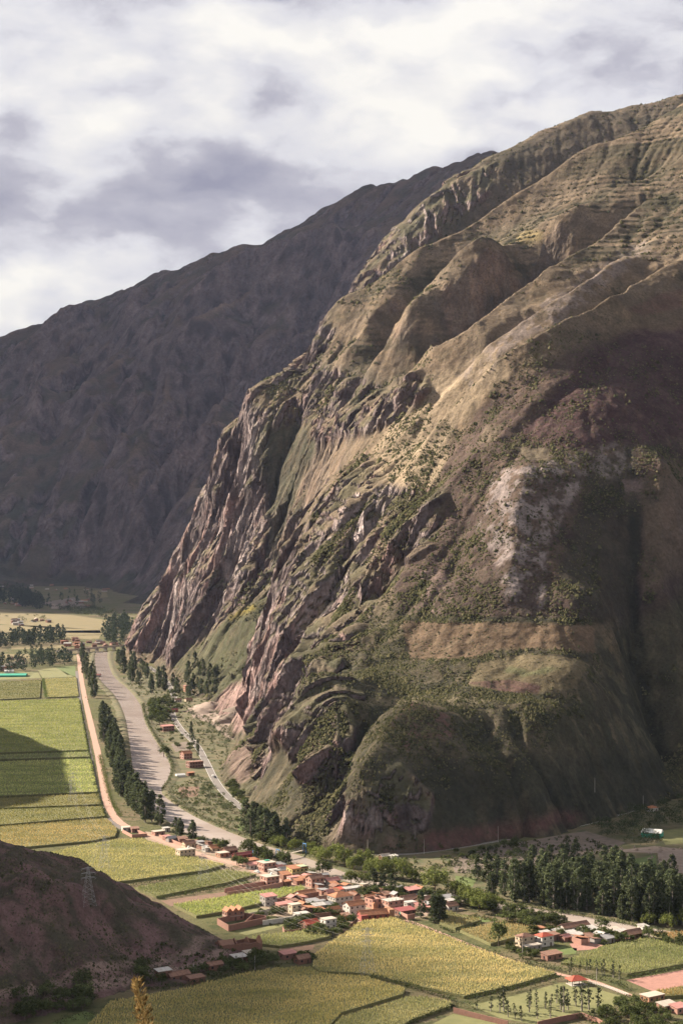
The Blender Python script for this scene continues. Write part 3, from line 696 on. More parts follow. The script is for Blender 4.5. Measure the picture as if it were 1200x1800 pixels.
tag(mesh_np('hill', V, Fq, terrain_mat('dry_hill_ground', 0.4, 0.8), True, colv), kind='structure')

# ---- the opposite valley side, left of the picture (its shadow lies across the maize)
gl_ = Grid(-2600, -300, 1250, 3600, 20.0)
h0 = rbf([(-309, 1500, -30), (-330, 1650, -20), (-470, 1510, 60), (-480, 1630, 100), (-620, 1570, 232), (-780, 1700, 315), (-590, 1800, 205), (-480, 1900, 60), (-520, 2000, 20), (-700, 2100, 120), (-950, 2000, 320),
          (-420, 1380, -20), (-520, 1300, 0), (-900, 1300, 250), (-1300, 1500, 480), (-1700, 2000, 620), (-2500, 2500, 800), (-2500, 1300, 700), (-900, 2600, 60), (-700, 2500, -20), (-1200, 3500, 120), (-800, 3500, -40), (-1700, 3200, 500), (-2500, 3500, 700)], 30.0)(gl_.X, gl_.Y)
gl_.h = h0 + sstep(0, 60, h0) * (14 * fbm(gl_.X / 120, gl_.Y / 120, 4, 301))
V = np.stack([gl_.X, gl_.Y, gl_.h], -1).reshape(-1, 3)
cc = lerp(GRASS * np.ones((len(V), 3)), SHRUB, sstep(-0.3, 0.5, fbm(V[:, 0] / 60, V[:, 1] / 60, 4, 305)) * 0.8)
V, Fq, colv = compact(V, quads(*gl_.X.shape, keep=gl_.h > -8), cc)
tag(mesh_np('hillside', V, Fq, HILLM, True, colv), kind='structure')

# ---- valley floor
def ground_mat():
    m = bpy.data.materials.new('valley_soil'); m.use_nodes = True
    t = NT(m.node_tree)
    co = t.n('ShaderNodeTexCoord').outputs['Object']
    n1 = t.noise(co, 0.012, 6.0, 0.6); n2 = t.noise(co, 0.11, 5.0, 0.65); n3 = t.noise(co, 0.9, 4.0, 0.7)
    c = t.mix(t.remap(n1, 0.4, 0.6), (0.085, 0.085, 0.04, 1), (0.125, 0.10, 0.064, 1))
    c = t.mix(t.math('MULTIPLY', t.remap(n2, 0.5, 0.62), 0.75), c, (0.042, 0.054, 0.023, 1))
    c = t.mix(t.math('MULTIPLY', t.remap(n3, 0.5, 0.7), 0.4), c, (0.065, 0.055, 0.032, 1))
    b = t.n('ShaderNodeBsdfPrincipled', {'Base Color': c, 'Roughness': 0.95, 'Specular IOR Level': 0.05})
    bn = t.n('ShaderNodeBump', {'Height': t.math('ADD', n2, n3), 'Strength': 1.0, 'Distance': 0.8})
    t.t.links.new(bn.outputs[0], b.inputs['Normal'])
    o = t.n('ShaderNodeOutputMaterial'); t.t.links.new(b.outputs[0], o.inputs[0])
    return m
gs = 40000.0
tag(mesh_np('ground', [(-gs, -gs, 0), (gs, -gs, 0), (gs, gs, 0), (-gs, gs, 0)], [(0, 1, 2, 3)], ground_mat(), False), kind='structure')

def ground_z(x, y):
    """height of the walkable surface at (x, y)"""
    z = 0.0
    if gh.x0 < x < gh.xs[-1] and gh.y0 < y < gh.ys[-1]: z = max(z, float(gh.sample(np.array([x]), np.array([y]))[0]))
    if gn.x0 < x < gn.xs[-1] and gn.y0 < y < gn.ys[-1]: z = max(z, float(gn.sample(np.array([x]), np.array([y]))[0]))
    return z
# ------------------------------------------------------------------ valley: materials and builders
M = {}
def mat(name, *a, **k):
    if name not in M: M[name] = pbr(name, *a, **k)
    return M[name]
mat('brick', (0.29, 0.155, 0.118), 0.9, 0.45, 0.9, col2=(0.20, 0.11, 0.09))
mat('pink_brick', (0.42, 0.235, 0.185), 0.9, 0.3, 0.8, col2=(0.31, 0.165, 0.13))
mat('adobe', (0.235, 0.125, 0.09), 0.95, 0.4, 0.8, col2=(0.155, 0.085, 0.065))
mat('white_plaster', (0.60, 0.565, 0.52), 0.9, 0.35, 0.6, col2=(0.36, 0.32, 0.285))
mat('cream_plaster', (0.58, 0.46, 0.33), 0.85, 0.2, 0.5, col2=(0.42, 0.33, 0.25))
mat('ochre_plaster', (0.52, 0.40, 0.17), 0.85, 0.2, 0.5)
mat('orange_plaster', (0.38, 0.20, 0.125), 0.85, 0.2, 0.5)
mat('red_plaster', (0.32, 0.09, 0.075), 0.85, 0.2, 0.5)
mat('grey_render', (0.33, 0.30, 0.285), 0.9, 0.25, 0.5)
mat('dark_wood', (0.10, 0.07, 0.055), 0.9, 0.3, 1.0)
mat('glass_dark', (0.035, 0.037, 0.045), 0.15, 0.1, 1.0, spec=0.5)
mat('concrete', (0.44, 0.405, 0.365), 0.9, 0.25, 0.5, col2=(0.30, 0.27, 0.245))
mat('pale_slab', (0.47, 0.41, 0.35), 0.9, 0.4, 0.5, col2=(0.29, 0.25, 0.215))
mat('tin_roof', (0.47, 0.455, 0.44), 0.6, 0.45, 0.45, spec=0.3, col2=(0.27, 0.22, 0.19))
mat('grey_tin', (0.29, 0.28, 0.285), 0.55, 0.25, 0.4, spec=0.4)
mat('tile_orange', (0.40, 0.185, 0.105), 0.9, 0.5, 0.8, col2=(0.25, 0.11, 0.065))
mat('tile_brown', (0.27, 0.15, 0.11), 0.95, 0.5, 0.8, col2=(0.15, 0.09, 0.07))
mat('tile_red', (0.46, 0.10, 0.065), 0.85, 0.35, 0.7)
mat('pink_roof', (0.46, 0.215, 0.195), 0.85, 0.45, 0.7, col2=(0.30, 0.15, 0.13))
mat('maroon_roof', (0.30, 0.085, 0.085), 0.8, 0.25, 0.6)
mat('green_sheet', (0.05, 0.34, 0.24), 0.6, 0.1, 0.6)
mat('moss_roof', (0.36, 0.40, 0.27), 0.8, 0.2, 0.6)
mat('blue_paint', (0.16, 0.36, 0.72), 0.6, 0.1, 0.6)
mat('white_paint', (0.78, 0.77, 0.74), 0.5, 0.08, 0.6)
mat('asphalt', (0.185, 0.165, 0.155), 0.9, 0.15, 0.5)
mat('red_dirt', (0.40, 0.255, 0.20), 0.95, 0.25, 0.35, bump=0.15, col2=(0.29, 0.175, 0.135))
mat('ballast', (0.175, 0.15, 0.14), 0.95, 0.2, 0.8, bump=0.1)
mat('rail_steel', (0.20, 0.17, 0.155), 0.5, 0.1, 1.0)
mat('ploughed_red', (0.36, 0.19, 0.155), 0.95, 0.3, 0.25, bump=0.35, bscale=1.2, col2=(0.25, 0.135, 0.11))
mat('ploughed_brown', (0.20, 0.125, 0.09), 0.95, 0.3, 0.25, bump=0.35, bscale=1.2)
mat('lawn', (0.185, 0.18, 0.078), 0.95, 0.35, 0.14, bump=0.25, bscale=1.5, col2=(0.115, 0.125, 0.05))
mat('lush', (0.12, 0.155, 0.05), 0.95, 0.3, 0.2, bump=0.2, bscale=1.5)
mat('golden', (0.185, 0.145, 0.07), 0.95, 0.3, 0.03, bump=0.3, bscale=0.5, col2=(0.12, 0.11, 0.05))
mat('gravel', (0.20, 0.155, 0.13), 0.95, 0.35, 0.18, bump=0.8, bscale=0.5, col2=(0.10, 0.085, 0.06))
mat('pale_gravel', (0.30, 0.235, 0.195), 0.95, 0.4, 0.25, bump=0.6, bscale=0.6, col2=(0.18, 0.135, 0.11))
mat('scrub_earth', (0.15, 0.12, 0.07), 0.95, 0.5, 0.09, bump=0.5, bscale=0.8, col2=(0.06, 0.075, 0.03))
mat('yard_earth', (0.30, 0.215, 0.165), 0.95, 0.4, 0.12, bump=0.2, col2=(0.15, 0.13, 0.08))
mat('bark', (0.16, 0.125, 0.10), 0.95, 0.3, 1.0)
mat('pale_bark', (0.36, 0.32, 0.275), 0.95, 0.3, 1.0)
mat('galvanised', (0.42, 0.42, 0.43), 0.45, 0.1, 1.0, spec=0.5)
mat('wire_metal', (0.50, 0.48, 0.44), 0.4, 0.05, 1.0, spec=0.5)

def leaf_mat(name, hue=0.0):
    m = bpy.data.materials.new(name); m.use_nodes = True
    t = NT(m.node_tree)
    a = t.n('ShaderNodeVertexColor', layer_name='Col').outputs[0]
    r = t.n('ShaderNodeObjectInfo').outputs['Random']
    k = t.remap(r, 0, 1, 0.72, 1.3, 'LINEAR')
    c = t.n('ShaderNodeVectorMath', {0: a, 3: k}, operation='SCALE').outputs[0]
    d = t.n('ShaderNodeBsdfDiffuse', {0: c})
    tr = t.n('ShaderNodeBsdfTranslucent', {0: c})
    mx = t.n('ShaderNodeMixShader', {0: 0.28, 1: d.outputs[0], 2: tr.outputs[0]})
    o = t.n('ShaderNodeOutputMaterial'); t.t.links.new(mx.outputs[0], o.inputs[0])
    return m
LEAF = leaf_mat('foliage')

def water_mat():
    m = bpy.data.materials.new('silty_water'); m.use_nodes = True
    t = NT(m.node_tree)
    co = t.n('ShaderNodeTexCoord').outputs['Object']
    c = t.mix(t.remap(t.noise(co, 0.02, 4.0, 0.6), 0.35, 0.65), (0.345, 0.295, 0.27, 1), (0.285, 0.235, 0.21, 1))
    b = t.n('ShaderNodeBsdfPrincipled', {'Base Color': c, 'Roughness': 0.10, 'Specular IOR Level': 0.5, 'IOR': 1.33})
    n = t.math('ADD', t.noise(co, 0.30, 3.0, 0.5), t.math('MULTIPLY', t.noise(co, 0.05, 2.0, 0.5), 4.0))
    bn = t.n('ShaderNodeBump', {'Height': n, 'Strength': 1.0, 'Distance': 0.07})
    t.t.links.new(bn.outputs[0], b.inputs['Normal'])
    o = t.n('ShaderNodeOutputMaterial'); t.t.links.new(b.outputs[0], o.inputs[0])
    return m

def mesh_py(name, verts, faces, m=None, parent=None, smooth=False):
    me = bpy.data.meshes.new(name); me.from_pydata([tuple(map(float, v)) for v in verts], [], [tuple(map(int, f)) for f in faces]); me.update()
    if m: me.materials.append(m)
    if smooth:
        for p in me.polygons: p.use_smooth = True
    o = bpy.data.objects.new(name, me); C.objects.link(o)
    if parent: o.parent = parent
    return o
def sheet(name, poly, z, m, kind='structure', label=None, cat=None):
    """flat parcel from photo-pixel corners lying z above the valley floor"""
    o = mesh_py(name, [G(u, v)[:2].tolist() + [z] for u, v in poly], [tuple(range(len(poly)))], m)
    return tag(o, label, cat, kind=kind)
def smooth_line(pts, n=10):
    """Catmull-Rom through 2-D/3-D points"""
    p = [np.array(x, float) for x in pts]; p = [2 * p[0] - p[1]] + p + [2 * p[-1] - p[-2]]
    out = []
    for i in range(1, len(p) - 2):
        for k in range(n):
            t = k / n
            out.append(0.5 * (2 * p[i] + (p[i + 1] - p[i - 1]) * t + (2 * p[i - 1] - 5 * p[i] + 4 * p[i + 1] - p[i + 2]) * t * t + (3 * p[i] - p[i - 1] - 3 * p[i + 1] + p[i + 2]) * t ** 3))
    out.append(p[-2])
    return np.array(out)
def world_line(px, n=10):
    return smooth_line([G(u, v)[:2] for u, v in px], n)
def strip(name, line, w, z, m, parent=None, off=0.0, edge=None):
    d = np.gradient(line, axis=0); d /= np.linalg.norm(d, axis=1)[:, None] + 1e-9
    nrm = np.stack([-d[:, 1], d[:, 0]], -1)
    wl = w / 2 if edge is None else w / 2 + edge
    wl = np.asarray(wl).reshape(-1, 1) if np.ndim(wl) else wl
    L = line + nrm * (off + wl); R = line + nrm * (off - wl)
    n = len(line)
    zz = np.full(n, z) if np.isscalar(z) else z
    V = np.concatenate([np.c_[L, zz], np.c_[R, zz]])
    i = np.arange(n - 1)
    return mesh_np(name, V, np.stack([i + n, i + n + 1, i + 1, i], -1), m, False, parent=parent)
def wall_line(name, pts, hgt, th, m, label=None, cat=None, parent=None, coping=None):
    """free-standing wall along world points (x, y, z)"""
    root = parent or empty(name, pts[0])
    base = np.array(pts[0], float)
    for a, b in zip(pts[:-1], pts[1:]):
        a = np.array(a, float); b = np.array(b, float)
        d = b[:2] - a[:2]; L = np.linalg.norm(d); d /= L
        nn = np.array([-d[1], d[0]]) * th / 2
        a2 = a[:2] - d * th / 2; b2 = b[:2] + d * th / 2
        V = []
        for z0 in (-0.4, hgt):
            for q, zb in ((a2 - nn, a[2]), (b2 - nn, b[2]), (b2 + nn, b[2]), (a2 + nn, a[2])):
                V.append((q[0] - base[0], q[1] - base[1], zb + z0 - base[2]))
        mesh_py('wall_panel', V, [(0, 1, 5, 4), (1, 2, 6, 5), (2, 3, 7, 6), (3, 0, 4, 7), (4, 5, 6, 7)], m, root)
    if label: tag(root, label, cat)
    return root

# ------------------------------------------------------------------ water, roads, railway
RIV_L = [(168, 1146), (166, 1160), (172, 1190), (200, 1222), (217, 1255), (226, 1300), (232, 1350), (240, 1392), (262, 1420), (288, 1440), (320, 1462), (360, 1477), (405, 1490), (460, 1504), (520, 1521), (580, 1543), (640, 1558), (720, 1571), (790, 1582), (880, 1600), (960, 1614), (1060, 1632), (1130, 1646), (1260, 1668)]
RIV_R = [(190, 1146), (190, 1160), (200, 1188), (228, 1214), (248, 1240), (256, 1270), (274, 1302), (297, 1338), (300, 1362), (285, 1390), (300, 1408), (340, 1434), (385, 1455), (430, 1473), (475, 1489), (530, 1505), (590, 1528), (650, 1547), (720, 1559), (790, 1570), (880, 1587), (960, 1600), (1060, 1617), (1130, 1630), (1260, 1650)]
rl = world_line(RIV_L, 8); rr = world_line(RIV_R, 8)
def resample(l, n):
    s = np.r_[0, np.cumsum(np.linalg.norm(np.diff(l, axis=0), axis=1))]; t = np.linspace(0, s[-1], n)
    return np.c_[np.interp(t, s, l[:, 0]), np.interp(t, s, l[:, 1])]
far_l = np.array([G(168, 1146)[:2]]); rl = resample(rl, 180); rr = resample(rr, 180)
V = np.concatenate([np.c_[rl, np.full(180, 0.05)], np.c_[rr, np.full(180, 0.05)]]); i = np.arange(179)
tag(mesh_np('river_water', V, np.stack([i, i + 1, i + 181, i + 180], -1), water_mat(), False), kind='structure')
for ln, sg in ((rl, -1), (rr, 1)):
    d = np.gradient(ln, axis=0); d /= np.linalg.norm(d, axis=1)[:, None]; nr = np.stack([-d[:, 1], d[:, 0]], -1) * sg
    prof = [(-1.5, -0.3), (0.6, 0.55), (2.2, 1.1), (5.0, 0.9), (9.0, -0.2)]
    jit = 1 + 0.35 * vnoise(np.arange(180) * 0.4, np.zeros(180), 5 + sg)
    rows = [np.c_[ln + nr * (a * jit)[:, None], zz * jit] for a, zz in prof]
    V = np.concatenate(rows); n = 180; ii = np.arange(n - 1)
    Fq = np.concatenate([np.stack([k * n + ii, k * n + ii + 1, (k + 1) * n + ii + 1, (k + 1) * n + ii], -1) for k in range(len(prof) - 1)])
    tag(mesh_np('river_bank', V, Fq, M['scrub_earth'], True), kind='structure')

# dirt road by the river (red) with the railway on its left
DIRT = world_line([(138, 1150), (141, 1180), (148, 1222), (160, 1275), (172, 1325), (180, 1370), (188, 1410), (204, 1440), (232, 1458), (270, 1473), (320, 1492), (370, 1508), (420, 1521), (470, 1540), (520, 1560), (560, 1578), (600, 1597), (640, 1612)], 8)
tag(strip('dirt_road', DIRT, 6.2, 0.10, M['red_dirt'], edge=0.5 * vnoise(np.arange(len(DIRT)) * 0.5, np.zeros(len(DIRT)), 3)), kind='structure')
RAIL = world_line([(135, 1180), (140, 1230), (150, 1290), (160, 1340), (169, 1385), (178, 1420), (192, 1442), (215, 1458)], 8)
rb = tag(strip('railway_bed', RAIL, 4.5, 0.14, M['ballast']), kind='structure')
for o_ in (-0.72, 0.72):
    strip('rail', RAIL, 0.16, 0.30, M['rail_steel'], parent=rb, off=o_)
LANE = world_line([(640, 1612), (690, 1613), (740, 1628), (800, 1652), (860, 1676), (920, 1698), (985, 1714), (1035, 1724), (1075, 1738), (1110, 1752)], 8)
tag(strip('field_lane', LANE, 3.6, 0.11, M['red_dirt']), kind='structure')
ROAD = world_line([(262, 1172), (290, 1195), (306, 1225), (303, 1255), (318, 1282), (345, 1310), (362, 1340), (378, 1372), (400, 1400), (440, 1432), (480, 1466), (535, 1487), (600, 1497), (700, 1502), (790, 1492), (880, 1477), (1000, 1455), (1060, 1440), (1130, 1418), (1200, 1395)], 8)
tag(strip('road', ROAD, 7.0, 0.13, M['asphalt']), kind='structure')
for o_ in (-3.1, 3.1):
    tag(strip('road_edge_line', ROAD, 0.22, 0.145, M['white_paint'], off=o_), kind='structure')
tag(strip('road_verge', ROAD, 13.0, 0.06, M['scrub_earth']), kind='structure')
STREETB = world_line([(480, 1606), (540, 1592), (590, 1580), (620, 1568)], 6)
tag(strip('street', STREETB, 4.0, 0.09, M['red_dirt']), kind='structure')
STREETC = world_line([(632, 1622), (628, 1600), (640, 1588), (690, 1600), (730, 1606)], 6)
tag(strip('street', STREETC, 4.0, 0.085, M['red_dirt']), kind='structure')
YARD = [(255, 1462), (300, 1468), (360, 1486), (430, 1505), (500, 1525), (560, 1545), (620, 1560), (700, 1568), (790, 1586), (815, 1600), (760, 1610), (720, 1616), (690, 1612), (630, 1618), (590, 1640), (540, 1632), (480, 1610), (440, 1612), (480, 1575), (420, 1540), (340, 1512), (255, 1478)]
tag(sheet('village_ground', YARD, 0.03, M['yard_earth']), kind='structure')
RIVERSIDE = [(205, 1192), (300, 1180), (360, 1230), (400, 1260), (415, 1305), (392, 1340), (400, 1385), (440, 1440), (520, 1490), (560, 1510), (470, 1490), (380, 1460), (300, 1410), (288, 1390), (302, 1360), (276, 1300), (258, 1268), (250, 1238)]
sheet('riverside_ground', RIVERSIDE, 0.02, M['scrub_earth'])
GROVEG = [(600, 1505), (800, 1505), (1000, 1465), (1250, 1400), (1250, 1640), (1060, 1612), (900, 1585), (790, 1566), (650, 1545)]
sheet('grove_ground', GROVEG, 0.02, M['scrub_earth'])
QUARRY = [(330, 1245), (395, 1238), (425, 1260), (430, 1300), (400, 1300), (370, 1272), (340, 1262)]
sheet('quarry_floor', QUARRY, 0.05, M['pale_gravel'])

# ------------------------------------------------------------------ fields
def maize_leaves(poly_w, sp, sc, rng, c1, c2, hgt=2.3):
    P = np.array(poly_w); x0, y0 = P.min(0); x1, y1 = P.max(0)
    nx = int((x1 - x0) / sp) + 1; ny = int((y1 - y0) / sp) + 1
    gx, gy = np.meshgrid(x0 + np.arange(nx) * sp, y0 + np.arange(ny) * sp)
    gx = (gx + rng.uniform(-.45, .45, gx.shape) * sp).ravel(); gy = (gy + rng.uniform(-.45, .45, gy.shape) * sp).ravel()
    k = inpoly(gx, gy, poly_w); gx = gx[k]; gy = gy[k]
    n = len(gx)
    if n == 0: return None
    hh = (hgt + 0.35 * fbm(gx / 14, gy / 14, 3, 401) + rng.uniform(-.3, .35, n)) * np.where(rng.random(n) < .04, .75, 1)
    nl = 4
    a0 = rng.uniform(0, 6.283, n)
    V = np.empty((n, nl, 3, 3)); Cc = np.empty((n, nl, 3, 3))
    mixf = np.clip(0.5 + 0.65 * fbm(gx / 45, gy / 16, 4, 411) + rng.normal(0, .22, n), 0, 1)
    base = c1 + (c2 - c1) * mixf[:, None]
    for l in range(nl):
        a = a0 + l * 6.283 / (nl - 1) + rng.uniform(-.5, .5, n)
        r = sc * rng.uniform(.5, .95, n); w = sc * 0.24
        if l == nl - 1:
            r = r * 0.15
        ca, sa = np.cos(a), np.sin(a)
        zb = hh * rng.uniform(.55, .72, n); zt = hh * (rng.uniform(.72, 1.0, n) if l < nl - 1 else rng.uniform(1.02, 1.15, n))
        V[:, l, 0] = np.c_[gx - sa * w, gy + ca * w, zb]; V[:, l, 1] = np.c_[gx + sa * w, gy - ca * w, zb]
        V[:, l, 2] = np.c_[gx + ca * r, gy + sa * r, zt]
        cl = base * (1.25 if l == nl - 1 else 1.0) * rng.uniform(.8, 1.2, n)[:, None]
        if l == nl - 1: cl = cl * np.array([1.15, 1.0, .85])
        Cc[:, l] = cl[:, None]
    V = V.reshape(-1, 3)
    return V, np.arange(len(V)).reshape(-1, 3), Cc.reshape(-1, 3)
BODY = pbr('maize_stalks', (0.19, 0.18, 0.08), 0.95, 0.35, 0.5, bump=0.4, bscale=1.2, col2=(0.11, 0.115, 0.048))
MC1, MC2 = rgb(0.185, 0.195, 0.082), rgb(0.325, 0.298, 0.14)
def maize(poly, label, sp=1.15, sc=1.0, c1=MC1, c2=MC2, hgt=2.3):
    W = [tuple(G(u, v)[:2]) for u, v in poly]
    n = len(W); hb = hgt * 0.62
    area = sum(W[i][0] * W[(i + 1) % n][1] - W[(i + 1) % n][0] * W[i][1] for i in range(n))
    if area < 0: W = W[::-1]
    tint = rgb(*RNG.uniform(.86, 1.14, 3)) * RNG.uniform(.88, 1.1); c1 = c1 * tint; c2 = c2 * tint
    root = empty('maize_crop', (0, 0, 0))
    tag(root, label, 'maize field', kind='stuff')
    V = [(x, y, 0.0) for x, y in W] + [(x, y, hb) for x, y in W]
    mesh_py('stalks', V, [tuple(range(n, 2 * n))] + [(i, (i + 1) % n, n + (i + 1) % n, n + i) for i in range(n)], BODY, root)
    r = maize_leaves(W, sp, sc, RNG, c1, c2, hgt)
    if r: mesh_np('leaves', r[0], r[1], LEAF, False, r[2], root)
    return root
far_c = dict(sp=2.3, sc=2.0)
maize([(-30, 1202), (72, 1197), (70, 1228), (-30, 1233)], 'pale maize strip beside the ditch at the far end of the valley floor', **far_c)
maize([(79, 1196), (134, 1193), (138, 1226), (83, 1228)], 'small pale maize plot between the ditch and the railway', **far_c)
maize([(-30, 1236), (139, 1230), (155, 1321), (-30, 1327)], 'large maize field left of the railway, upper half in sun', sp=2.0, sc=1.8)
maize([(-30, 1331), (156, 1325), (158, 1333), (-30, 1339)], 'narrow maize strip crossing the big hill shadow', **far_c)
maize([(-30, 1343), (160, 1337), (172, 1395), (-30, 1404)], 'maize field mostly lying in the hill shadow', sp=1.8, sc=1.6)
maize([(-30, 1408), (173, 1399), (178, 1417), (-30, 1425)], 'thin sunlit maize strip just below the hill shadow', sp=1.7, sc=1.5)
maize([(-30, 1428), (179, 1421), (184, 1438), (-30, 1456)], 'second sunlit maize strip below the hill shadow', sp=1.7, sc=1.5)
maize([(-30, 1460), (186, 1442), (206, 1462), (202, 1474), (160, 1482), (-30, 1500)], 'wide maize field just above the dark hill top', sp=1.5, sc=1.4)
maize([(90, 1502), (160, 1487), (205, 1480), (250, 1478), (308, 1497), (312, 1508), (345, 1512), (396, 1524), (360, 1534), (228, 1552), (150, 1560)], 'big maize field behind the cream two storey house', sp=1.3, sc=1.2)
maize([(236, 1565), (330, 1548), (400, 1533), (450, 1541), (397, 1556), (275, 1580)], 'maize strip above the bare brown plot', sp=1.2, sc=1.15)
maize([(305, 1595), (400, 1580), (460, 1570), (533, 1561), (536, 1568), (468, 1590), (400, 1606), (345, 1615)], 'maize strip between the brown plot and the brick compound', sp=1.15, sc=1.1)
maize([(442, 1652), (500, 1644), (577, 1636), (582, 1650), (540, 1660), (492, 1668), (455, 1664)], 'small maize plot beside the ruined adobe house', sp=1.1)
maize([(553, 1682), (600, 1648), (636, 1624), (690, 1618), (755, 1641), (845, 1675), (915, 1699), (978, 1716), (900, 1738), (815, 1757), (720, 1735), (640, 1717), (562, 1713), (548, 1703)], 'broad open maize field below the village hall', sp=1.05)
maize([(170, 1792), (192, 1768), (330, 1742), (400, 1724), (480, 1708), (545, 1706), (562, 1717), (640, 1722), (712, 1744), (708, 1753), (600, 1786), (560, 1830), (130, 1830)], 'wide maize field at the bottom beside the dark hill', sp=1.05)
maize([(600, 1795), (722, 1757), (792, 1766), (792, 1774), (720, 1800), (680, 1830), (560, 1830)], 'wedge of maize at the bottom edge ending at the brick wall', sp=1.05)
maize([(985, 1697), (1060, 1668), (1130, 1655), (1260, 1672), (1260, 1690), (1200, 1700), (1102, 1718), (1060, 1710)], 'maize field above the bare red plot', sp=1.05)
maize([(1152, 1748), (1260, 1728), (1260, 1752), (1168, 1757)], 'thin maize strip below the bare red plot', sp=1.05)
maize([(808, 1640), (877, 1626), (958, 1638), (902, 1653), (862, 1664)], 'maize plot behind the lone dark tree', sp=1.1)
maize([(780, 1604), (802, 1611), (846, 1622), (800, 1636), (772, 1627)], 'little maize plot beside the tall dark trees', sp=1.1)
maize([(1143, 1645), (1260, 1640), (1260, 1660), (1190, 1659)], 'tan dry maize strip below the grove', sp=1.1, c1=rgb(0.2, 0.165, 0.085), c2=rgb(0.3, 0.235, 0.125))
sheet('bare_plot', [(283, 1584), (398, 1568), (396, 1578), (300, 1594)], 0.06, M['ploughed_brown'])
sheet('bare_plot', [(1100, 1724), (1260, 1695), (1260, 1724), (1150, 1745)], 0.06, M['ploughed_red'])
sheet('bare_plot', [(1000, 1660), (1030, 1655), (1065, 1664), (1040, 1670), (1010, 1672)], 0.06, M['ploughed_red'])
sheet('bare_plot', [(490, 1669), (553, 1661), (550, 1670), (497, 1676)], 0.06, M['ploughed_brown'])
sheet('bare_plot', [(300, 1308), (330, 1304), (336, 1318), (308, 1322)], 0.06, M['gravel'])
sheet('bare_plot', [(312, 1384), (350, 1383), (348, 1400), (318, 1404)], 0.06, M['ploughed_brown'])
sheet('lawn', [(408, 1638), (500, 1624), (504, 1628), (433, 1645)], 0.06, M['lawn'])
sheet('lawn', [(432, 1600), (470, 1598), (468, 1608), (440, 1610)], 0.06, M['lawn'])
sheet('pasture', [(826, 1768), (900, 1752), (985, 1728), (1012, 1728), (1108, 1757), (1050, 1782), (1015, 1790), (950, 1804), (880, 1791)], 0.06, M['lawn'])
sheet('pasture', [(700, 1830), (796, 1783), (890, 1803), (940, 1830)], 0.06, M['lawn'])
sheet('lush_plot', [(960, 1672), (990, 1664), (1014, 1668), (1012, 1677), (985, 1680)], 0.06, M['lush'])
sheet('lush_plot', [(813, 1608), (880, 1618), (850, 1622), (822, 1614)], 0.06, M['lush'])
sheet('lush_plot', [(90, 1800), (150, 1778), (175, 1790), (165, 1830), (90, 1830)], 0.06, M['lush'])
sheet('lush_plot', [(415, 1452), (440, 1450), (442, 1460), (420, 1462)], 0.06, M['lush'])
sheet('lush_plot', [(1092, 1514), (1152, 1504), (1155, 1534), (1102, 1528)], 0.06, M['lush'])
sheet('lush_plot', [(800, 1540), (838, 1545), (830, 1560), (800, 1556)], 0.06, M['lush'])
sheet('lush_plot', [(1150, 1462), (1260, 1450), (1260, 1478), (1170, 1486)], 0.06, M['lawn'])
sheet('gravel_bank', [(790, 1512), (860, 1490), (1000, 1466), (1030, 1462), (1100, 1482), (1060, 1500), (980, 1510), (900, 1535), (800, 1535)], 0.07, M['gravel'])
sheet('gravel_bank', [(1060, 1498), (1150, 1488), (1260, 1500), (1260, 1545), (1160, 1530), (1155, 1500)], 0.08, M['pale_gravel'])
# far end of the valley: golden plots and dark soil
for poly, mt in [([(-40, 1066), (70, 1078), (130, 1082), (215, 1094), (212, 1104), (170, 1106), (80, 1104), (-40, 1094)], 'golden'), ([(-40, 1098), (60, 1100), (175, 1107), (178, 1113), (60, 1112), (-40, 1110)], 'golden'),
                 ([(110, 1109), (180, 1108), (180, 1115), (112, 1117)], 'golden'), ([(112, 1118), (176, 1117), (174, 1123), (114, 1124)], 'golden'), ([(20, 1136), (120, 1134), (118, 1139), (20, 1142)], 'golden'), ([(-40, 1150), (60, 1150), (58, 1157), (-40, 1158)], 'golden'),
                 ([(95, 1155), (135, 1152), (134, 1162), (98, 1163)], 'golden'), ([(66, 1178), (98, 1174), (130, 1190), (75, 1192)], 'lawn'), ([(98, 1173), (132, 1171), (134, 1189), (118, 1186)], 'lush'), ([(-40, 1183), (66, 1180), (72, 1192), (-40, 1197)], 'lawn'),
                 ([(-40, 1040), (60, 1042), (70, 1056), (-40, 1058)], 'lawn'), ([(150, 1040), (185, 1036), (190, 1050), (160, 1052)], 'golden'), ([(70, 1060), (130, 1050), (150, 1065), (100, 1070)], 'gravel'), ([(88, 1062), (112, 1062), (110, 1070), (90, 1070)], 'pale_gravel')]:
    sheet('field', poly, 0.06 if mt != 'pale_gravel' else 0.09, M[mt])
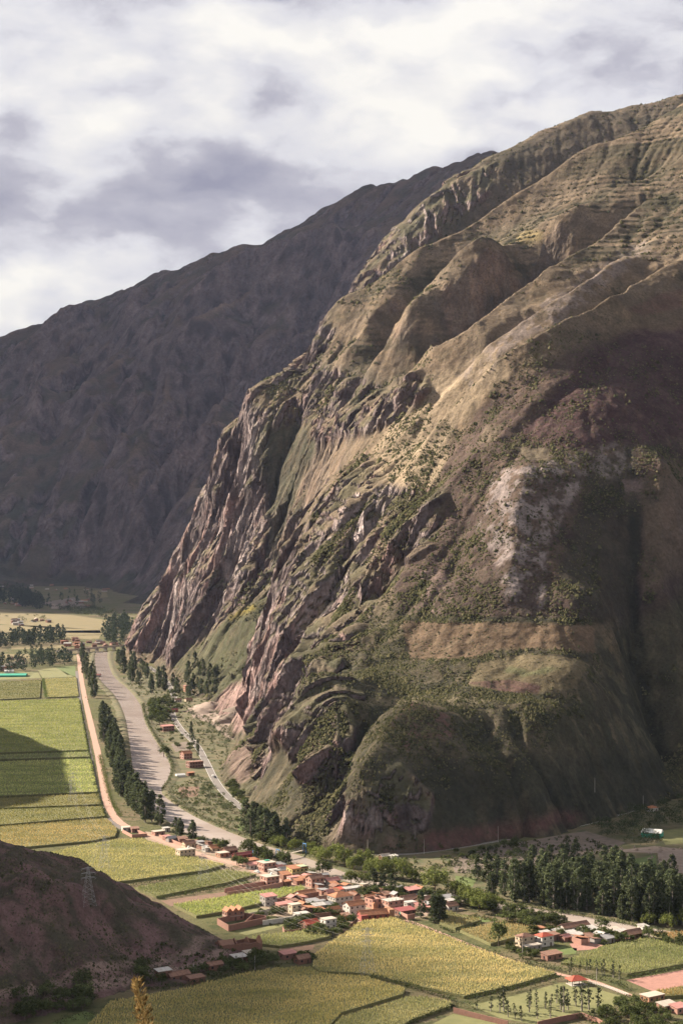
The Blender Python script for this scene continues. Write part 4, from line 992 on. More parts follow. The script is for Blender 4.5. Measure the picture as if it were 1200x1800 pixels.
# ------------------------------------------------------------------ houses
_unit = {}
def unit_box(m):
    if m.name not in _unit:
        v = [(x, y, z) for z in (-.5, .5) for y in (-.5, .5) for x in (-.5, .5)]
        me = bpy.data.meshes.new('box_' + m.name); me.from_pydata(v, [], [(0, 2, 3, 1), (4, 5, 7, 6), (0, 1, 5, 4), (2, 6, 7, 3), (0, 4, 6, 2), (1, 3, 7, 5)]); me.update()
        me.materials.append(m); _unit[m.name] = me
    return _unit[m.name]
def boxp(name, parent, c, s, m, rz=0.0):
    o = bpy.data.objects.new(name, unit_box(m)); C.objects.link(o)
    o.parent = parent; o.location = c; o.scale = s; o.rotation_euler = (0, 0, rz)
    return o
def roof_mesh(kind, w, d, z, rise, ov, m, parent, along_x=True, th=0.22):
    X, Yh = w / 2 + ov, d / 2 + ov
    if kind == 'hip':
        r = max(0.2, abs(X - Yh)) if X != Yh else 0.2
        rx, ry = (X - Yh, 0.0) if X >= Yh else (0.0, Yh - X)
        V = [(-X, -Yh, z), (X, -Yh, z), (X, Yh, z), (-X, Yh, z), (-rx, -ry, z + rise), (rx, ry, z + rise)]
        Fc = [(0, 1, 5, 4), (2, 3, 4, 5), (1, 2, 5), (3, 0, 4), (3, 2, 1, 0)] if X >= Yh else [(1, 2, 5, 4), (3, 0, 4, 5), (0, 1, 4), (2, 3, 5), (3, 2, 1, 0)]
        return mesh_py('roof', V, Fc, m, parent)
    if kind == 'shed':
        prof = [(-Yh, z), (Yh, z + rise), (Yh, z + rise + th), (-Yh, z + th)]
    else:
        dn = rise * ov / (d / 2 if along_x else w / 2)
        q = Yh if along_x else X
        prof = [(-q, z - dn), (0, z + rise), (q, z - dn), (q, z - dn + th), (0, z + rise + th), (-q, z - dn + th)]
    V = []
    if along_x:
        for x in (-X, X): V += [(x, a, b) for a, b in prof]
    else:
        for y in (-Yh, Yh): V += [(-a, y, b) for a, b in prof]
    n = len(prof)
    Fc = [(i, (i + 1) % n, n + (i + 1) % n, n + i) for i in range(n)]
    if n == 6:
        Fc += [(0, 5, 4, 1), (1, 4, 3, 2), (6, 7, 10, 11), (7, 8, 9, 10)]
    else:
        Fc += [tuple(range(n - 1, -1, -1)), tuple(range(n, 2 * n))]
    ro = mesh_py('roof', V, Fc, m, parent)
    if n == 6:
        cap = boxp('ridge_cap', ro, (0, 0, z + rise + th + .02), (2 * X, .34, .14) if along_x else (.34, 2 * Yh, .14), m)
    return ro
HOUSES = []
hr = random.Random(4)
def house(u, v, wx, wy, st, roof, wall, roofm, label, rot=33, rise=None, door=True, win=True, name='house', z=None, group=None, cols=False, tank=False, scale=1.0):
    g = G(u, v); zz = ground_z(g[0], g[1]) if z is None else z
    if zz > 0.5:
        g = G(u, v, zz); zz = ground_z(g[0], g[1])
    root = empty(name, (g[0], g[1], zz), math.radians(rot))
    k_ = .88 if zz < 60 else 1.0; root.scale = (k_, k_, .92)
    tag(root, label, 'house' if name == 'house' else name.replace('_', ' '), group)
    hgt = 2.75 * st + 0.2
    wm = M[wall]; rm = M[roofm]
    HOUSES.append((g[0], g[1], max(wx, wy) * 0.6))
    if roof == 'open':
        for s in (-1, 1):
            boxp('wall', root, (s * (wx / 2 - .12), 0, hgt / 2 - .2), (.24, wy, hgt + .4), wm)
            boxp('wall', root, (0, s * (wy / 2 - .12), hgt / 2 - .2), (wx - .48, .24, hgt + .39), wm)
        boxp('partition', root, (0.1 * wx, 0, hgt / 2 - .25), (.2, wy - .48, hgt + .3), wm)
        boxp('floor_slab', root, (0, 0, 2.7), (wx - .5, wy - .5, .18), M['concrete'])
    else:
        along = wx >= wy
        V = [(sx * wx / 2, sy * wy / 2, zc) for zc in (-.5, hgt) for sx, sy in ((-1, -1), (1, -1), (1, 1), (-1, 1))]
        Fc = [(0, 1, 5, 4), (1, 2, 6, 5), (2, 3, 7, 6), (3, 0, 4, 7), (4, 5, 6, 7)]
        rs = rise if rise is not None else (min(wx, wy) * (0.24 if roof in ('gable', 'hip') else 0.12))
        if roof == 'gable':
            if along: V += [(-wx / 2, 0, hgt + rs - .02), (wx / 2, 0, hgt + rs - .02)]; Fc += [(4, 7, 8), (5, 9, 6)]
            else: V += [(0, -wy / 2, hgt + rs - .02), (0, wy / 2, hgt + rs - .02)]; Fc += [(4, 8, 5), (6, 9, 7)]
        if roof == 'shed':
            V += [(wx / 2, wy / 2, hgt + rs), (-wx / 2, wy / 2, hgt + rs)]; Fc += [(6, 5, 8), (7, 9, 4), (6, 8, 9, 7)]
        mesh_py('wall', V, Fc, wm, root)
        if roof == 'flat':
            boxp('roof', root, (0, 0, hgt + .13), (wx + .7, wy + .7, .26), rm)
            if cols:
                for k in range(5):
                    for s in (-1, 1): boxp('column', root, ((k / 4 - .5) * (wx - .4), s * (wy / 2 - .3), hgt + .26 + .55), (.28, .28, 1.1), M['concrete'])
        else:
            roof_mesh(roof, wx, wy, hgt + .01, rs, .45, rm, root, along)
    if tank:
        boxp('water_tank', root, (wx * .25, wy * .2, hgt + .95), (1.1, 1.1, 1.4), M['white_paint'])
    if win:
        for s_ in range(st):
            zc = s_ * 2.75 + 1.6
            nx_ = max(1, int(wx / 3.2)); ny_ = max(1, int(wy / 3.2))
            for i in range(nx_):
                if s_ == 0 and door and i == nx_ // 2: continue
                x = (i + .5) / nx_ * wx - wx / 2
                wd = boxp('window', root, (x, -wy / 2 - .01, zc), (1.25, .10, 1.15), M['glass_dark'])
            for i in range(ny_):
                y = (i + .5) / ny_ * wy - wy / 2
                boxp('window', root, (-wx / 2 - .01, y, zc), (.10, 1.2, 1.15), M['glass_dark'])
    if door:
        nx_ = max(1, int(wx / 3.2)); x = (nx_ // 2 + .5) / nx_ * wx - wx / 2
        boxp('door', root, (x, -wy / 2 - .01, 1.05), (1.1, .12, 2.1), M['dark_wood'])
    if st >= 2 and roof != 'open':
        boxp('floor_band', root, (0, 0, 2.85), (wx + .16, wy + .16, .28), M['concrete'])
    return root

HL = [
 # along the left end of the street
 (222, 1461, 7, 6, 1, 'flat', 'white_plaster', 'pale_slab', 'white flat roofed house farthest along the dirt road beside the maize'),
 (237, 1463, 6, 6, 1, 'shed', 'brick', 'tile_brown', 'small red brick house next to the farthest white roadside house'),
 (278, 1468, 9, 6, 1, 'flat', 'pink_brick', 'pale_slab', 'pink house with pale roof below the row of riverside eucalyptus'),
 (292, 1462, 5, 5, 1, 'flat', 'white_plaster', 'tin_roof', 'little white roofed house at the tip of the eucalyptus row'),
 (331, 1489, 9, 7, 1, 'gable', 'cream_plaster', 'tile_brown', 'tan tiled house behind the cream two storey house'),
 (326, 1507, 13, 7, 2, 'flat', 'cream_plaster', 'pale_slab', 'cream two storey house with pale flat roof standing in the maize edge'),
 (352, 1487, 5, 4, 1, 'shed', 'grey_render', 'grey_tin', 'grey tin shed right of the tan tiled house'),
 (364, 1497, 6, 6, 1, 'shed', 'white_plaster', 'tin_roof', 'white tin roofed house before the orange house'),
 (376, 1497, 8, 7, 1, 'gable', 'cream_plaster', 'tile_orange', 'cream house with orange roof near the river bend'),
 (391, 1506, 8, 7, 1, 'flat', 'orange_plaster', 'pale_slab', 'bright orange walled house with pale roof by the street'),
 (403, 1501, 10, 8, 1, 'gable', 'adobe', 'tile_brown', 'house with dark red tiled roof behind the orange walled house'),
 (428, 1509, 17, 5, 1, 'gable', 'red_plaster', 'maroon_roof', 'long dark red building beside the blue gate of the footbridge'),
 (441, 1519, 10, 6, 1, 'shed', 'pink_brick', 'tile_orange', 'low house with salmon roof below the long red building'),
 (446, 1527, 10, 6, 1, 'shed', 'white_plaster', 'pink_roof', 'white house with pink sheet roof on the street'),
 (468, 1530, 10, 10, 2, 'flat', 'pink_brick', 'pale_slab', 'brick two storey house with green tarp on its roof'),
 (482, 1537, 7, 6, 1, 'flat', 'grey_render', 'tin_roof', 'low shed with broad white tin roof on the street'),
 (497, 1536, 6, 6, 1, 'gable', 'grey_render', 'grey_tin', 'small grey roofed house between white shed and riverside trees'),
 (522, 1540, 13, 8, 2, 'shed', 'ochre_plaster', 'tile_orange', 'yellow green two storey house with orange and green roof'),
 (517, 1549, 9, 5, 1, 'flat', 'white_plaster', 'pink_roof', 'low white house in front of the yellow green one'),
 (474, 1555, 10, 9, 2, 'flat', 'pink_brick', 'pale_slab', 'two storey pink brick house with cream slab roof above the walled plot'),
 (504, 1557, 5, 4, 1, 'shed', 'adobe', 'tile_orange', 'tiny orange roofed hut beside the street wall'),
 (536, 1551, 8, 5, 1, 'shed', 'pink_brick', 'tile_orange', 'low orange roofed annex beside the brown tiled two storey house'),
 (553, 1558, 10, 8, 2, 'gable', 'pink_brick', 'tile_brown', 'two storey brick house with brown tiled roof near the river'),
 (567, 1553, 7, 6, 1, 'gable', 'adobe', 'tile_brown', 'dark tiled house right of the brown tiled two storey one'),
 (583, 1555, 10, 6, 1, 'gable', 'white_plaster', 'pink_roof', 'pale house with salmon roof at the riverbank'),
 (537, 1577, 13, 6, 1, 'gable', 'white_plaster', 'tile_orange', 'long white house with bright orange roof behind the brick wall'),
 (472, 1591, 9, 7, 2, 'shed', 'grey_render', 'pink_roof', 'grey two storey house with pink roof beside the maize strip'),
 (500, 1597, 11, 5, 1, 'shed', 'pink_brick', 'pink_roof', 'low house with long pink roof below the grey two storey house'),
 (518, 1606, 7, 5, 2, 'flat', 'cream_plaster', 'pale_slab', 'narrow tan two storey house behind the white walled yard'),
 (530, 1614, 9, 6, 1, 'flat', 'white_plaster', 'tin_roof', 'white building with bright flat roof inside the yard'),
 (572, 1588, 12, 7, 1, 'gable', 'adobe', 'tile_brown', 'dark adobe hall with brown roof left of the unfinished block'),
 (554, 1592, 11, 7, 1, 'shed', 'grey_render', 'grey_tin', 'building with wide grey sheet roof among the shrubs'),
 (598, 1590, 14, 10, 2, 'hip', 'concrete', 'tile_orange', 'large unfinished concrete house with broad orange hipped roof'),
 (597, 1571, 6, 5, 1, 'shed', 'white_plaster', 'tile_red', 'little house with bright red sheet roof behind the concrete house'),
 (619, 1569, 13, 4, 1, 'shed', 'white_plaster', 'tin_roof', 'row of white roofed sheds below the riverside trees'),
 (640, 1562, 5, 4, 1, 'flat', 'cream_plaster', 'pale_slab', 'tiny pale hut at the end of the white roofed sheds'),
 (622, 1606, 12, 8, 2, 'gable', 'white_plaster', 'tile_orange', 'white two storey house with orange gable roof at the junction'),
 (586, 1606, 8, 4, 1, 'gable', 'cream_plaster', 'tile_orange', 'small house with stepped orange roofs left of the white gabled house'),
 (608, 1617, 5, 5, 1, 'shed', 'orange_plaster', 'tile_brown', 'orange hut in the trees below the white gabled house'),
 (660, 1594, 11, 9, 2, 'open', 'pink_brick', 'concrete', 'roofless brick shell of a new house behind the hall'),
 (690, 1598, 12, 8, 2, 'flat', 'pink_brick', 'concrete', 'brick building with grey slab and bare columns on top'),
 (716, 1588, 12, 8, 1, 'gable', 'pink_brick', 'tile_brown', 'house with terracotta roof right of the columned building'),
 (724, 1579, 10, 7, 2, 'shed', 'dark_wood', 'pink_roof', 'dark timber house with salmon roof at the back of the village'),
 (712, 1608, 12, 7, 1, 'shed', 'adobe', 'maroon_roof', 'long house with maroon roof behind the turquoise gate'),
 (720, 1594, 7, 5, 1, 'flat', 'white_plaster', 'tin_roof', 'white roofed house between terracotta and maroon roofs'),
 (745, 1590, 11, 8, 1, 'gable', 'adobe', 'tile_brown', 'brown tiled house near the tall dark trees'),
 (757, 1585, 7, 5, 1, 'shed', 'white_plaster', 'tin_roof', 'white roofed shed beside the brown tiled house'),
 (751, 1577, 7, 5, 1, 'shed', 'grey_render', 'grey_tin', 'grey roofed shed closest to the river behind the village'),
 (769, 1594, 7, 6, 1, 'shed', 'grey_render', 'tin_roof', 'blue grey roofed shed right of the tall dark trees'),
 (778, 1600, 9, 6, 1, 'gable', 'white_plaster', 'tile_brown', 'white house with brown tiles at the village edge'),
 (792, 1600, 8, 6, 1, 'gable', 'white_plaster', 'tile_brown', 'last tiled house of the village towards the grove'),
 (757, 1602, 6, 5, 1, 'flat', 'orange_plaster', 'pink_roof', 'small salmon house behind the tall dark trees'),
 (577, 1632, 8, 6, 2, 'flat', 'white_plaster', 'pale_slab', 'white modern house with terraces above the maize'),
 (545, 1631, 9, 7, 1, 'gable', 'adobe', 'tile_red', 'cottage with dark red gable roof among shrubs'),
 # shaded houses at the foot of the dark hill
 (420, 1692, 8, 6, 1, 'shed', 'adobe', 'tin_roof', 'shed with bright tin roof in the shade below the ruin'),
 (438, 1684, 6, 5, 1, 'shed', 'adobe', 'pale_slab', 'small shaded hut behind the bright tin shed'),
 (506, 1685, 9, 6, 1, 'shed', 'brick', 'pink_roof', 'brick house with pale roof at the corner of the maize'),
 (531, 1693, 8, 6, 1, 'gable', 'adobe', 'tile_brown', 'low dark brown cottage at the tip of the big maize field'),
 (313, 1716, 12, 6, 1, 'gable', 'adobe', 'tile_brown', 'shaded farmhouse with dark red roof under the hill'),
 (287, 1718, 8, 5, 1, 'shed', 'adobe', 'tin_roof', 'shaded hut with pale sheet roof left of the farmhouse'),
 (344, 1728, 9, 5, 1, 'shed', 'adobe', 'tile_brown', 'tan roofed hut at the edge of the bottom maize field'),
 (376, 1700, 9, 5, 1, 'gable', 'adobe', 'tile_brown', 'dim tiled house in the hill shadow near the track'),
 # hamlet on the right
 (956, 1662, 9, 7, 2, 'hip', 'white_plaster', 'tile_red', 'white two storey house with bright red roof'),
 (922, 1663, 9, 7, 2, 'hip', 'cream_plaster', 'tile_brown', 'brick house with terracotta roof left of the red roofed white house'),
 (935, 1671, 11, 4, 1, 'flat', 'grey_render', 'pale_slab', 'low shed with white slab roof in front of the red roofed house'),
 (969, 1686, 11, 6, 1, 'shed', 'brick', 'tile_brown', 'brick barn with pinkish roof beside the green plot'),
 (958, 1648, 6, 4, 1, 'shed', 'grey_render', 'tin_roof', 'white tin shed just behind the red roofed house'),
 (979, 1645, 6, 4, 1, 'shed', 'grey_render', 'tin_roof', 'second white tin shed behind the red roofed house'),
 (1002, 1648, 8, 4, 1, 'shed', 'grey_render', 'tin_roof', 'tin shed between the red roofed house and the long tiled house'),
 (1014, 1652, 8, 5, 1, 'shed', 'grey_render', 'tin_roof', 'pale roofed shed above the bare red yard'),
 (1008, 1636, 20, 7, 1, 'gable', 'white_plaster', 'tile_brown', 'long white farmhouse with brown tiled roof under the grove'),
 (1037, 1642, 9, 7, 1, 'shed', 'grey_render', 'tin_roof', 'barn with broad white roof at the end of the long farmhouse'),
 (1075, 1644, 12, 6, 1, 'shed', 'adobe', 'pale_slab', 'low barn with pale pinkish roof right of the trees'),
 (1092, 1646, 7, 5, 1, 'shed', 'adobe', 'tin_roof', 'small pale roofed barn next to the brown gabled one'),
 (1111, 1649, 11, 8, 1, 'gable', 'adobe', 'tile_brown', 'brown gabled barn at the edge of the tan strip'),
 (1130, 1637, 5, 5, 1, 'shed', 'white_plaster', 'tin_roof', 'little white hut below the dark grove'),
 (1146, 1759, 11, 7, 1, 'flat', 'orange_plaster', 'pale_slab', 'orange house with white slab roof at the end of the fenced lane'),
 (1172, 1776, 9, 6, 1, 'shed', 'pink_brick', 'pale_slab', 'pale roofed house among shrubs at the lower right'),
 (1193, 1780, 8, 6, 1, 'shed', 'pink_brick', 'pink_roof', 'house with pinkish roof at the lower right corner'),
 # along the main road
 (1145, 1426, 9, 7, 1, 'hip', 'white_plaster', 'tile_orange', 'lone white house with orange roof above the right hand trees'),
 (676, 1512, 8, 5, 1, 'gable', 'adobe', 'pale_slab', 'hut with tan roof at the foot of the near mountain'),
 (691, 1512, 6, 4, 1, 'shed', 'white_plaster', 'tin_roof', 'little white building by the road under the near mountain'),
 (294, 1285, 15, 8, 2, 'shed', 'brick', 'pink_roof', 'two storey house with flat salmon roof on the far river bank'),
 (327, 1334, 10, 9, 2, 'gable', 'pink_brick', 'tile_orange', 'half built house with orange gable roof between river and road'),
 (342, 1349, 16, 8, 2, 'flat', 'brick', 'brick', 'unfinished brick block with rows of columns by the road'),
 (335, 1364, 7, 4, 1, 'shed', 'adobe', 'tile_orange', 'small hut below the unfinished brick block'),
 (312, 1234, 10, 6, 1, 'gable', 'white_plaster', 'tile_brown', 'small white house left of its twin before the quarry'),
 (331, 1233, 10, 6, 1, 'gable', 'cream_plaster', 'tile_brown', 'cream house right of its twin before the quarry'),
 (328, 1216, 8, 7, 3, 'flat', 'orange_plaster', 'pink_roof', 'tall narrow salmon house among dark trees near the quarry'),
 (303, 1252, 14, 5, 1, 'gable', 'red_plaster', 'maroon_roof', 'low red walled house at the bend of the road'),
 (176, 1190, 9, 7, 1, 'gable', 'white_plaster', 'pink_roof', 'white house with pink roof at the corner of the far green plots'),
]
HL = [h for h in HL if h[0] != 176]
HL.append((172, 1190, 9, 7, 1, 'gable', 'white_plaster', 'pink_roof', 'small white house with pink roof by the far river bank'))
for h_ in HL:
    lab = h_[8]
    house(*h_, cols=('columns' in lab), tank=('cream slab' in lab or 'cream two' in lab), rot=33 if h_[0] > 250 else 20)
# additions to single houses
def find(lab):
    return next(o for o in C.objects if o.get('label') == lab)
r_ = find('brick two storey house with green tarp on its roof'); boxp('tarp', r_, (1.5, 2.0, 6.4), (4, 3, .1), M['green_sheet'])
r_ = find('yellow green two storey house with orange and green roof'); boxp('roof_annex', r_, (3.6, 0.4, 6.6), (6.0, 9.2, .25), M['moss_roof'])
r_ = find('dark timber house with salmon roof at the back of the village'); boxp('veranda_roof', r_, (-1, -5, 3.2), (11, 3, .2), M['grey_tin'])
# the hall with its bell turret
r_ = house(660, 1614, 22, 8, 1, 'gable', 'red_plaster', 'tile_orange', 'long village hall with orange roof, red wall and small bell turret', rot=20, rise=2.2, name='hall')
tu = boxp('turret', r_, (1, 4.4, 3.4), (2.6, 2.6, 7.6), M['orange_plaster']); tr = mesh_py('turret_roof', [(-.7, 2.7, 7.2), (2.7, 2.7, 7.2), (2.7, 6.1, 7.2), (-.7, 6.1, 7.2), (1, 4.4, 8.9)], [(0, 1, 4), (1, 2, 4), (2, 3, 4), (3, 0, 4), (3, 2, 1, 0)], M['tile_orange'], tu); tr.matrix_parent_inverse = tu.matrix_basis.inverted()
boxp('porch', r_, (-9.6, -4.6, 1.7), (4.5, 2.4, 3.2), M['red_plaster']); boxp('end_block', r_, (9.2, -0.5, 2.6), (3.4, 8.6, 5.4), M['orange_plaster'])
# brick house with three little gables
r_ = house(410, 1617, 12, 7, 2, 'flat', 'brick', 'tile_orange', 'brick house with three small orange gables beside the compound', rot=28)
for k in (-1, 0, 1):
    x = k * 4.1
    mesh_py('gable', [(x - 2.0, -3.9, 5.96), (x + 2.0, -3.9, 5.96), (x, -3.9, 8.0), (x - 2.0, 3.5, 5.96), (x + 2.0, 3.5, 5.96), (x, 3.5, 8.0)], [(0, 1, 2), (5, 4, 3), (1, 4, 5, 2), (3, 0, 2, 5), (0, 3, 4, 1)], M['tile_orange'], r_)
# ruined adobe house
g_ = G(418, 1675); r_ = tag(empty('ruined_house', (g_[0], g_[1], ground_z(g_[0], g_[1])), math.radians(28)), 'long ruined adobe house with broken gables in the hill shadow', 'house')
def slabw(name, par, pts, th, m):
    """upright slab: outline in local x-z, thickness along y"""
    n = len(pts); V = [(x, y0 - th / 2, z) for x, y0, z in pts] + [(x, y0 + th / 2, z) for x, y0, z in pts]
    return mesh_py(name, V, [tuple(range(n)), tuple(range(2 * n - 1, n - 1, -1))] + [(i, n + i, n + (i + 1) % n, (i + 1) % n) for i in range(n)], m, par)
slabw('wall', r_, [(-11, -3.5, -1), (12, -3.5, -1), (12, -3.5, 2.5), (9, -3.5, 4.0), (5, -3.5, 3.6), (2, -3.5, 4.4), (-3, -3.5, 3.9), (-7, -3.5, 4.6), (-11, -3.5, 4.2)], .6, M['adobe'])
slabw('wall', r_, [(-11, 3.5, -1), (12, 3.5, -1), (12, 3.5, 3.5), (7, 3.5, 4.8), (1, 3.5, 4.2), (-11, 3.5, 4.6)], .6, M['adobe'])
for x in (-11, -2, 5, 12):
    mesh_py('gable_end', [(x - .3, -3.2, -1), (x + .3, -3.2, -1), (x + .3, 3.2, -1), (x - .3, 3.2, -1), (x - .3, -3.2, 4.1), (x + .3, -3.2, 4.1), (x + .3, 3.2, 4.1), (x - .3, 3.2, 4.1), (x - .3, 0, 6.6), (x + .3, 0, 6.6)],
            [(0, 1, 5, 4), (1, 2, 6, 9, 5), (2, 3, 7, 6), (3, 0, 4, 8, 7), (4, 5, 9, 8), (6, 7, 8, 9)], M['adobe'], r_)
boxp('roof_remnant', r_, (-7, -1.9, 5.2), (7.5, 3.6, .25), M['tile_brown']).rotation_euler = (0.6, 0, 0)

# small sheds and lean-tos squeezed between the village houses
def sheds(poly, n, label, group, seed):
    rnd = random.Random(seed); W = [tuple(G(u, v)[:2]) for u, v in poly]; xs = [p[0] for p in W]; ys = [p[1] for p in W]; k = 0; tries = 0
    while k < n and tries < 3000:
        tries += 1; x = rnd.uniform(min(xs), max(xs)); y = rnd.uniform(min(ys), max(ys))
        w, dd, h = rnd.uniform(3.5, 8), rnd.uniform(3, 5.5), rnd.uniform(2.2, 3.4)
        if not inpoly(np.array([x]), np.array([y]), W)[0] or any((x - a) ** 2 + (y - b) ** 2 < (r + w * .42) ** 2 for a, b, r in HOUSES): continue
        if min(np.min(((l - (x, y)) ** 2).sum(1)) for l in (DIRT, STREETB, STREETC, LANE)) < 20: continue
        k += 1; root = tag(empty('shed', (x, y, 0), math.radians(33 + rnd.choice((0, 90)) + rnd.uniform(-6, 6))), label, 'shed', group)
        boxp('wall', root, (0, 0, h / 2), (w, dd, h), M[rnd.choice(('adobe', 'brick', 'pink_brick', 'grey_render', 'adobe'))])
        roof_mesh(rnd.choice(('gable', 'shed', 'shed')), w, dd, h, rnd.uniform(.5, 1.3), .4, M[rnd.choice(('tile_brown', 'tile_brown', 'grey_tin', 'tile_orange', 'pink_roof', 'tin_roof'))], root)
        boxp('door', root, (w * .15, -dd / 2 - .02, .95), (.9, .1, 1.9), M['dark_wood'])
        HOUSES.append((x, y, max(w, dd) * .6))
sheds([(420, 1512), (520, 1534), (600, 1556), (640, 1568), (600, 1575), (520, 1556), (440, 1530)], 16, 'small weathered shed in the river side row of the village', 'sheds of the river side row', 11)
sheds([(510, 1582), (560, 1570), (620, 1576), (640, 1590), (600, 1606), (530, 1610), (500, 1600)], 16, 'small weathered shed in the middle of the village', 'sheds in mid village', 12)
sheds([(640, 1572), (740, 1568), (800, 1590), (790, 1604), (730, 1604), (660, 1598)], 18, 'small weathered shed at the grove end of the village', 'sheds at the grove end', 13)
sheds([(930, 1640), (1010, 1632), (1120, 1646), (1100, 1656), (1020, 1660), (950, 1650)], 9, 'small weathered shed in the hamlet below the wood', 'sheds of the hamlet', 14)
sheds([(250, 1464), (340, 1480), (410, 1500), (400, 1508), (330, 1494), (260, 1474)], 7, 'small weathered shed along the start of the street', 'sheds along the street start', 15)

# ---- far hamlets: small houses, a few pixels each
def far_houses(poly, n, label, group, seed, mats=('adobe', 'brick', 'white_plaster', 'pink_brick'), size=(8, 14)):
    rnd = random.Random(seed); us = [p[0] for p in poly]; vs = [p[1] for p in poly]; k = 0
    while k < n:
        u = rnd.uniform(min(us), max(us)); v = rnd.uniform(min(vs), max(vs))
        if not inpoly(np.array([u]), np.array([v]), poly)[0]: continue
        g = G(u, v); k += 1
        root = tag(empty('cottage', g, math.radians(rnd.choice((10, 20, 100, 33)) + rnd.uniform(-8, 8))), label, 'house', group)
        w = rnd.uniform(*size); d = rnd.uniform(6, 9); h = rnd.choice((3, 3, 5.5))
        boxp('wall', root, (0, 0, h / 2), (w, d, h), M[rnd.choice(mats)])
        roof_mesh('gable', w, d, h, rnd.uniform(1.2, 2.2), .5, M[rnd.choice(('tile_brown', 'tile_orange', 'tin_roof', 'tile_brown', 'pale_slab'))], root)
        HOUSES.append((g[0], g[1], w * .6))
far_houses([(-10, 1160), (36, 1157), (40, 1176), (-10, 1180)], 12, 'reddish house in the cluster left of the far tree belts', 'houses in the left far hamlet', 1)
far_houses([(110, 1128), (200, 1124), (205, 1136), (112, 1142)], 16, 'small brick house in the hamlet by the far road bridge', 'houses by the far bridge', 2)
far_houses([(0, 1090), (90, 1092), (95, 1102), (0, 1100)], 12, 'tiny house in the middle of the golden fields', 'houses among the golden fields', 3)
far_houses([(0, 1028), (70, 1026), (130, 1036), (190, 1036), (180, 1044), (60, 1040), (0, 1044)], 16, 'tiny pale house at the foot of the far mountain', 'houses under the far mountain', 4, size=(11, 18))
far_houses([(110, 1050), (160, 1054), (200, 1072), (220, 1080), (150, 1070), (110, 1060)], 10, 'tiny house beside the far reach of the river', 'houses by the far reach', 5, size=(11, 18))
far_houses([(0, 1052), (40, 1055), (44, 1068), (0, 1066)], 6, 'tiny house at the left edge above the golden fields', 'houses above the golden fields', 6, size=(11, 16))

# ---- walls, compounds and fences
def GP(u, v):
    g = G(u, v); return (g[0], g[1], ground_z(g[0], g[1]))
def walls(px, h, m, label, th=.3, name='brick_wall', close=False):
    pts = [GP(*p) for p in px]
    if close: pts.append(pts[0])
    return wall_line(name, pts, h, th, M[m], label, 'wall')
walls([(382, 1626), (424, 1615), (467, 1621), (466, 1624), (402, 1638)], 3.4, 'brick', 'high brick wall of the empty compound in front of the three gabled house', close=True)
walls([(430, 1631), (446, 1617)], 3.2, 'brick', 'brick partition across the empty compound')
walls([(395, 1570), (430, 1562), (466, 1557)], 2.6, 'pink_brick', 'upper wall of the walled plot beside the slab roofed house')
walls([(400, 1576), (440, 1570), (498, 1558)], 2.6, 'pink_brick', 'lower wall of the walled plot beside the slab roofed house')
walls([(482, 1590), (520, 1583), (560, 1577)], 3.0, 'brick', 'long brick wall under the orange roofed white house')
walls([(420, 1617), (470, 1606), (530, 1597), (562, 1590)], 2.4, 'pale_slab', 'pale capped wall running down to the grey house')
walls([(462, 1627), (512, 1620), (520, 1616)], 2.6, 'white_plaster', 'white yard wall right of the empty compound')
walls([(540, 1616), (570, 1613), (603, 1609)], 2.6, 'tile_brown', 'tile topped wall along the village lane')
walls([(497, 1637), (500, 1644), (515, 1643), (548, 1637)], 2.4, 'brick', 'brick garden wall before the red gabled cottage')
walls([(628, 1622), (600, 1644)], 2.2, 'adobe', 'adobe wall along the lane by the hall')
walls([(215, 1464), (232, 1473), (258, 1471), (240, 1464)], 2.2, 'pink_brick', 'low wall round the farthest roadside yard')
walls([(280, 1473), (318, 1488)], 2.2, 'pink_brick', 'roadside wall below the eucalyptus row')
walls([(797, 1781), (840, 1792), (892, 1805)], 2.4, 'brick', 'dark brick wall between the two bottom pastures')
walls([(945, 1806), (985, 1797), (1022, 1790), (1050, 1800), (1075, 1815)], 2.4, 'brick', 'dark brick wall at the lower end of the tree pasture')
walls([(704, 1613), (716, 1618), (728, 1616)], 3.0, 'pink_brick', 'block wall corner by the turquoise gate')
gt = walls([(703, 1612), (707.5, 1613.5)], 2.8, 'green_sheet', 'turquoise sheet gate at the village edge', name='gate')
# white post and rail fence along the lane
fpts = world_line([(1034, 1729), (1060, 1736), (1085, 1745), (1104, 1752)], 8)
fr = tag(empty('white_fence', (fpts[0][0], fpts[0][1], 0)), 'white post and rail fence along the lane', 'fence')
s = resample(fpts, 26)
for i_, (x, y) in enumerate(s):
    boxp('post', fr, (x - fpts[0][0], y - fpts[0][1], .75), (.16, .16, 1.5), M['white_paint'])
    if i_:
        x0, y0 = s[i_ - 1]; a = math.atan2(y - y0, x - x0); L = math.hypot(x - x0, y - y0)
        for z_ in (.55, 1.15): boxp('rail', fr, ((x + x0) / 2 - fpts[0][0], (y + y0) / 2 - fpts[0][1], z_), (L - .17, .07, .16), M['white_paint'], a)
# open red roofed pavilion
g_ = G(1013, 1731); pv = tag(empty('pavilion', g_, math.radians(20)), 'open pavilion with red hipped roof in the pasture corner', 'pavilion')
roof_mesh('hip', 8, 6, 2.6, 1.8, .6, M['tile_brown'], pv); pv.children[0].data.materials[0] = M['tile_red']
for sx in (-1, 0, 1):
    for sy in (-1, 1): boxp('post', pv, (sx * 3.6, sy * 2.6, 1.3), (.25, .25, 2.6), M['dark_wood'])
boxp('floor_slab', pv, (0, 0, .12), (8.4, 6.4, .24), M['concrete'])
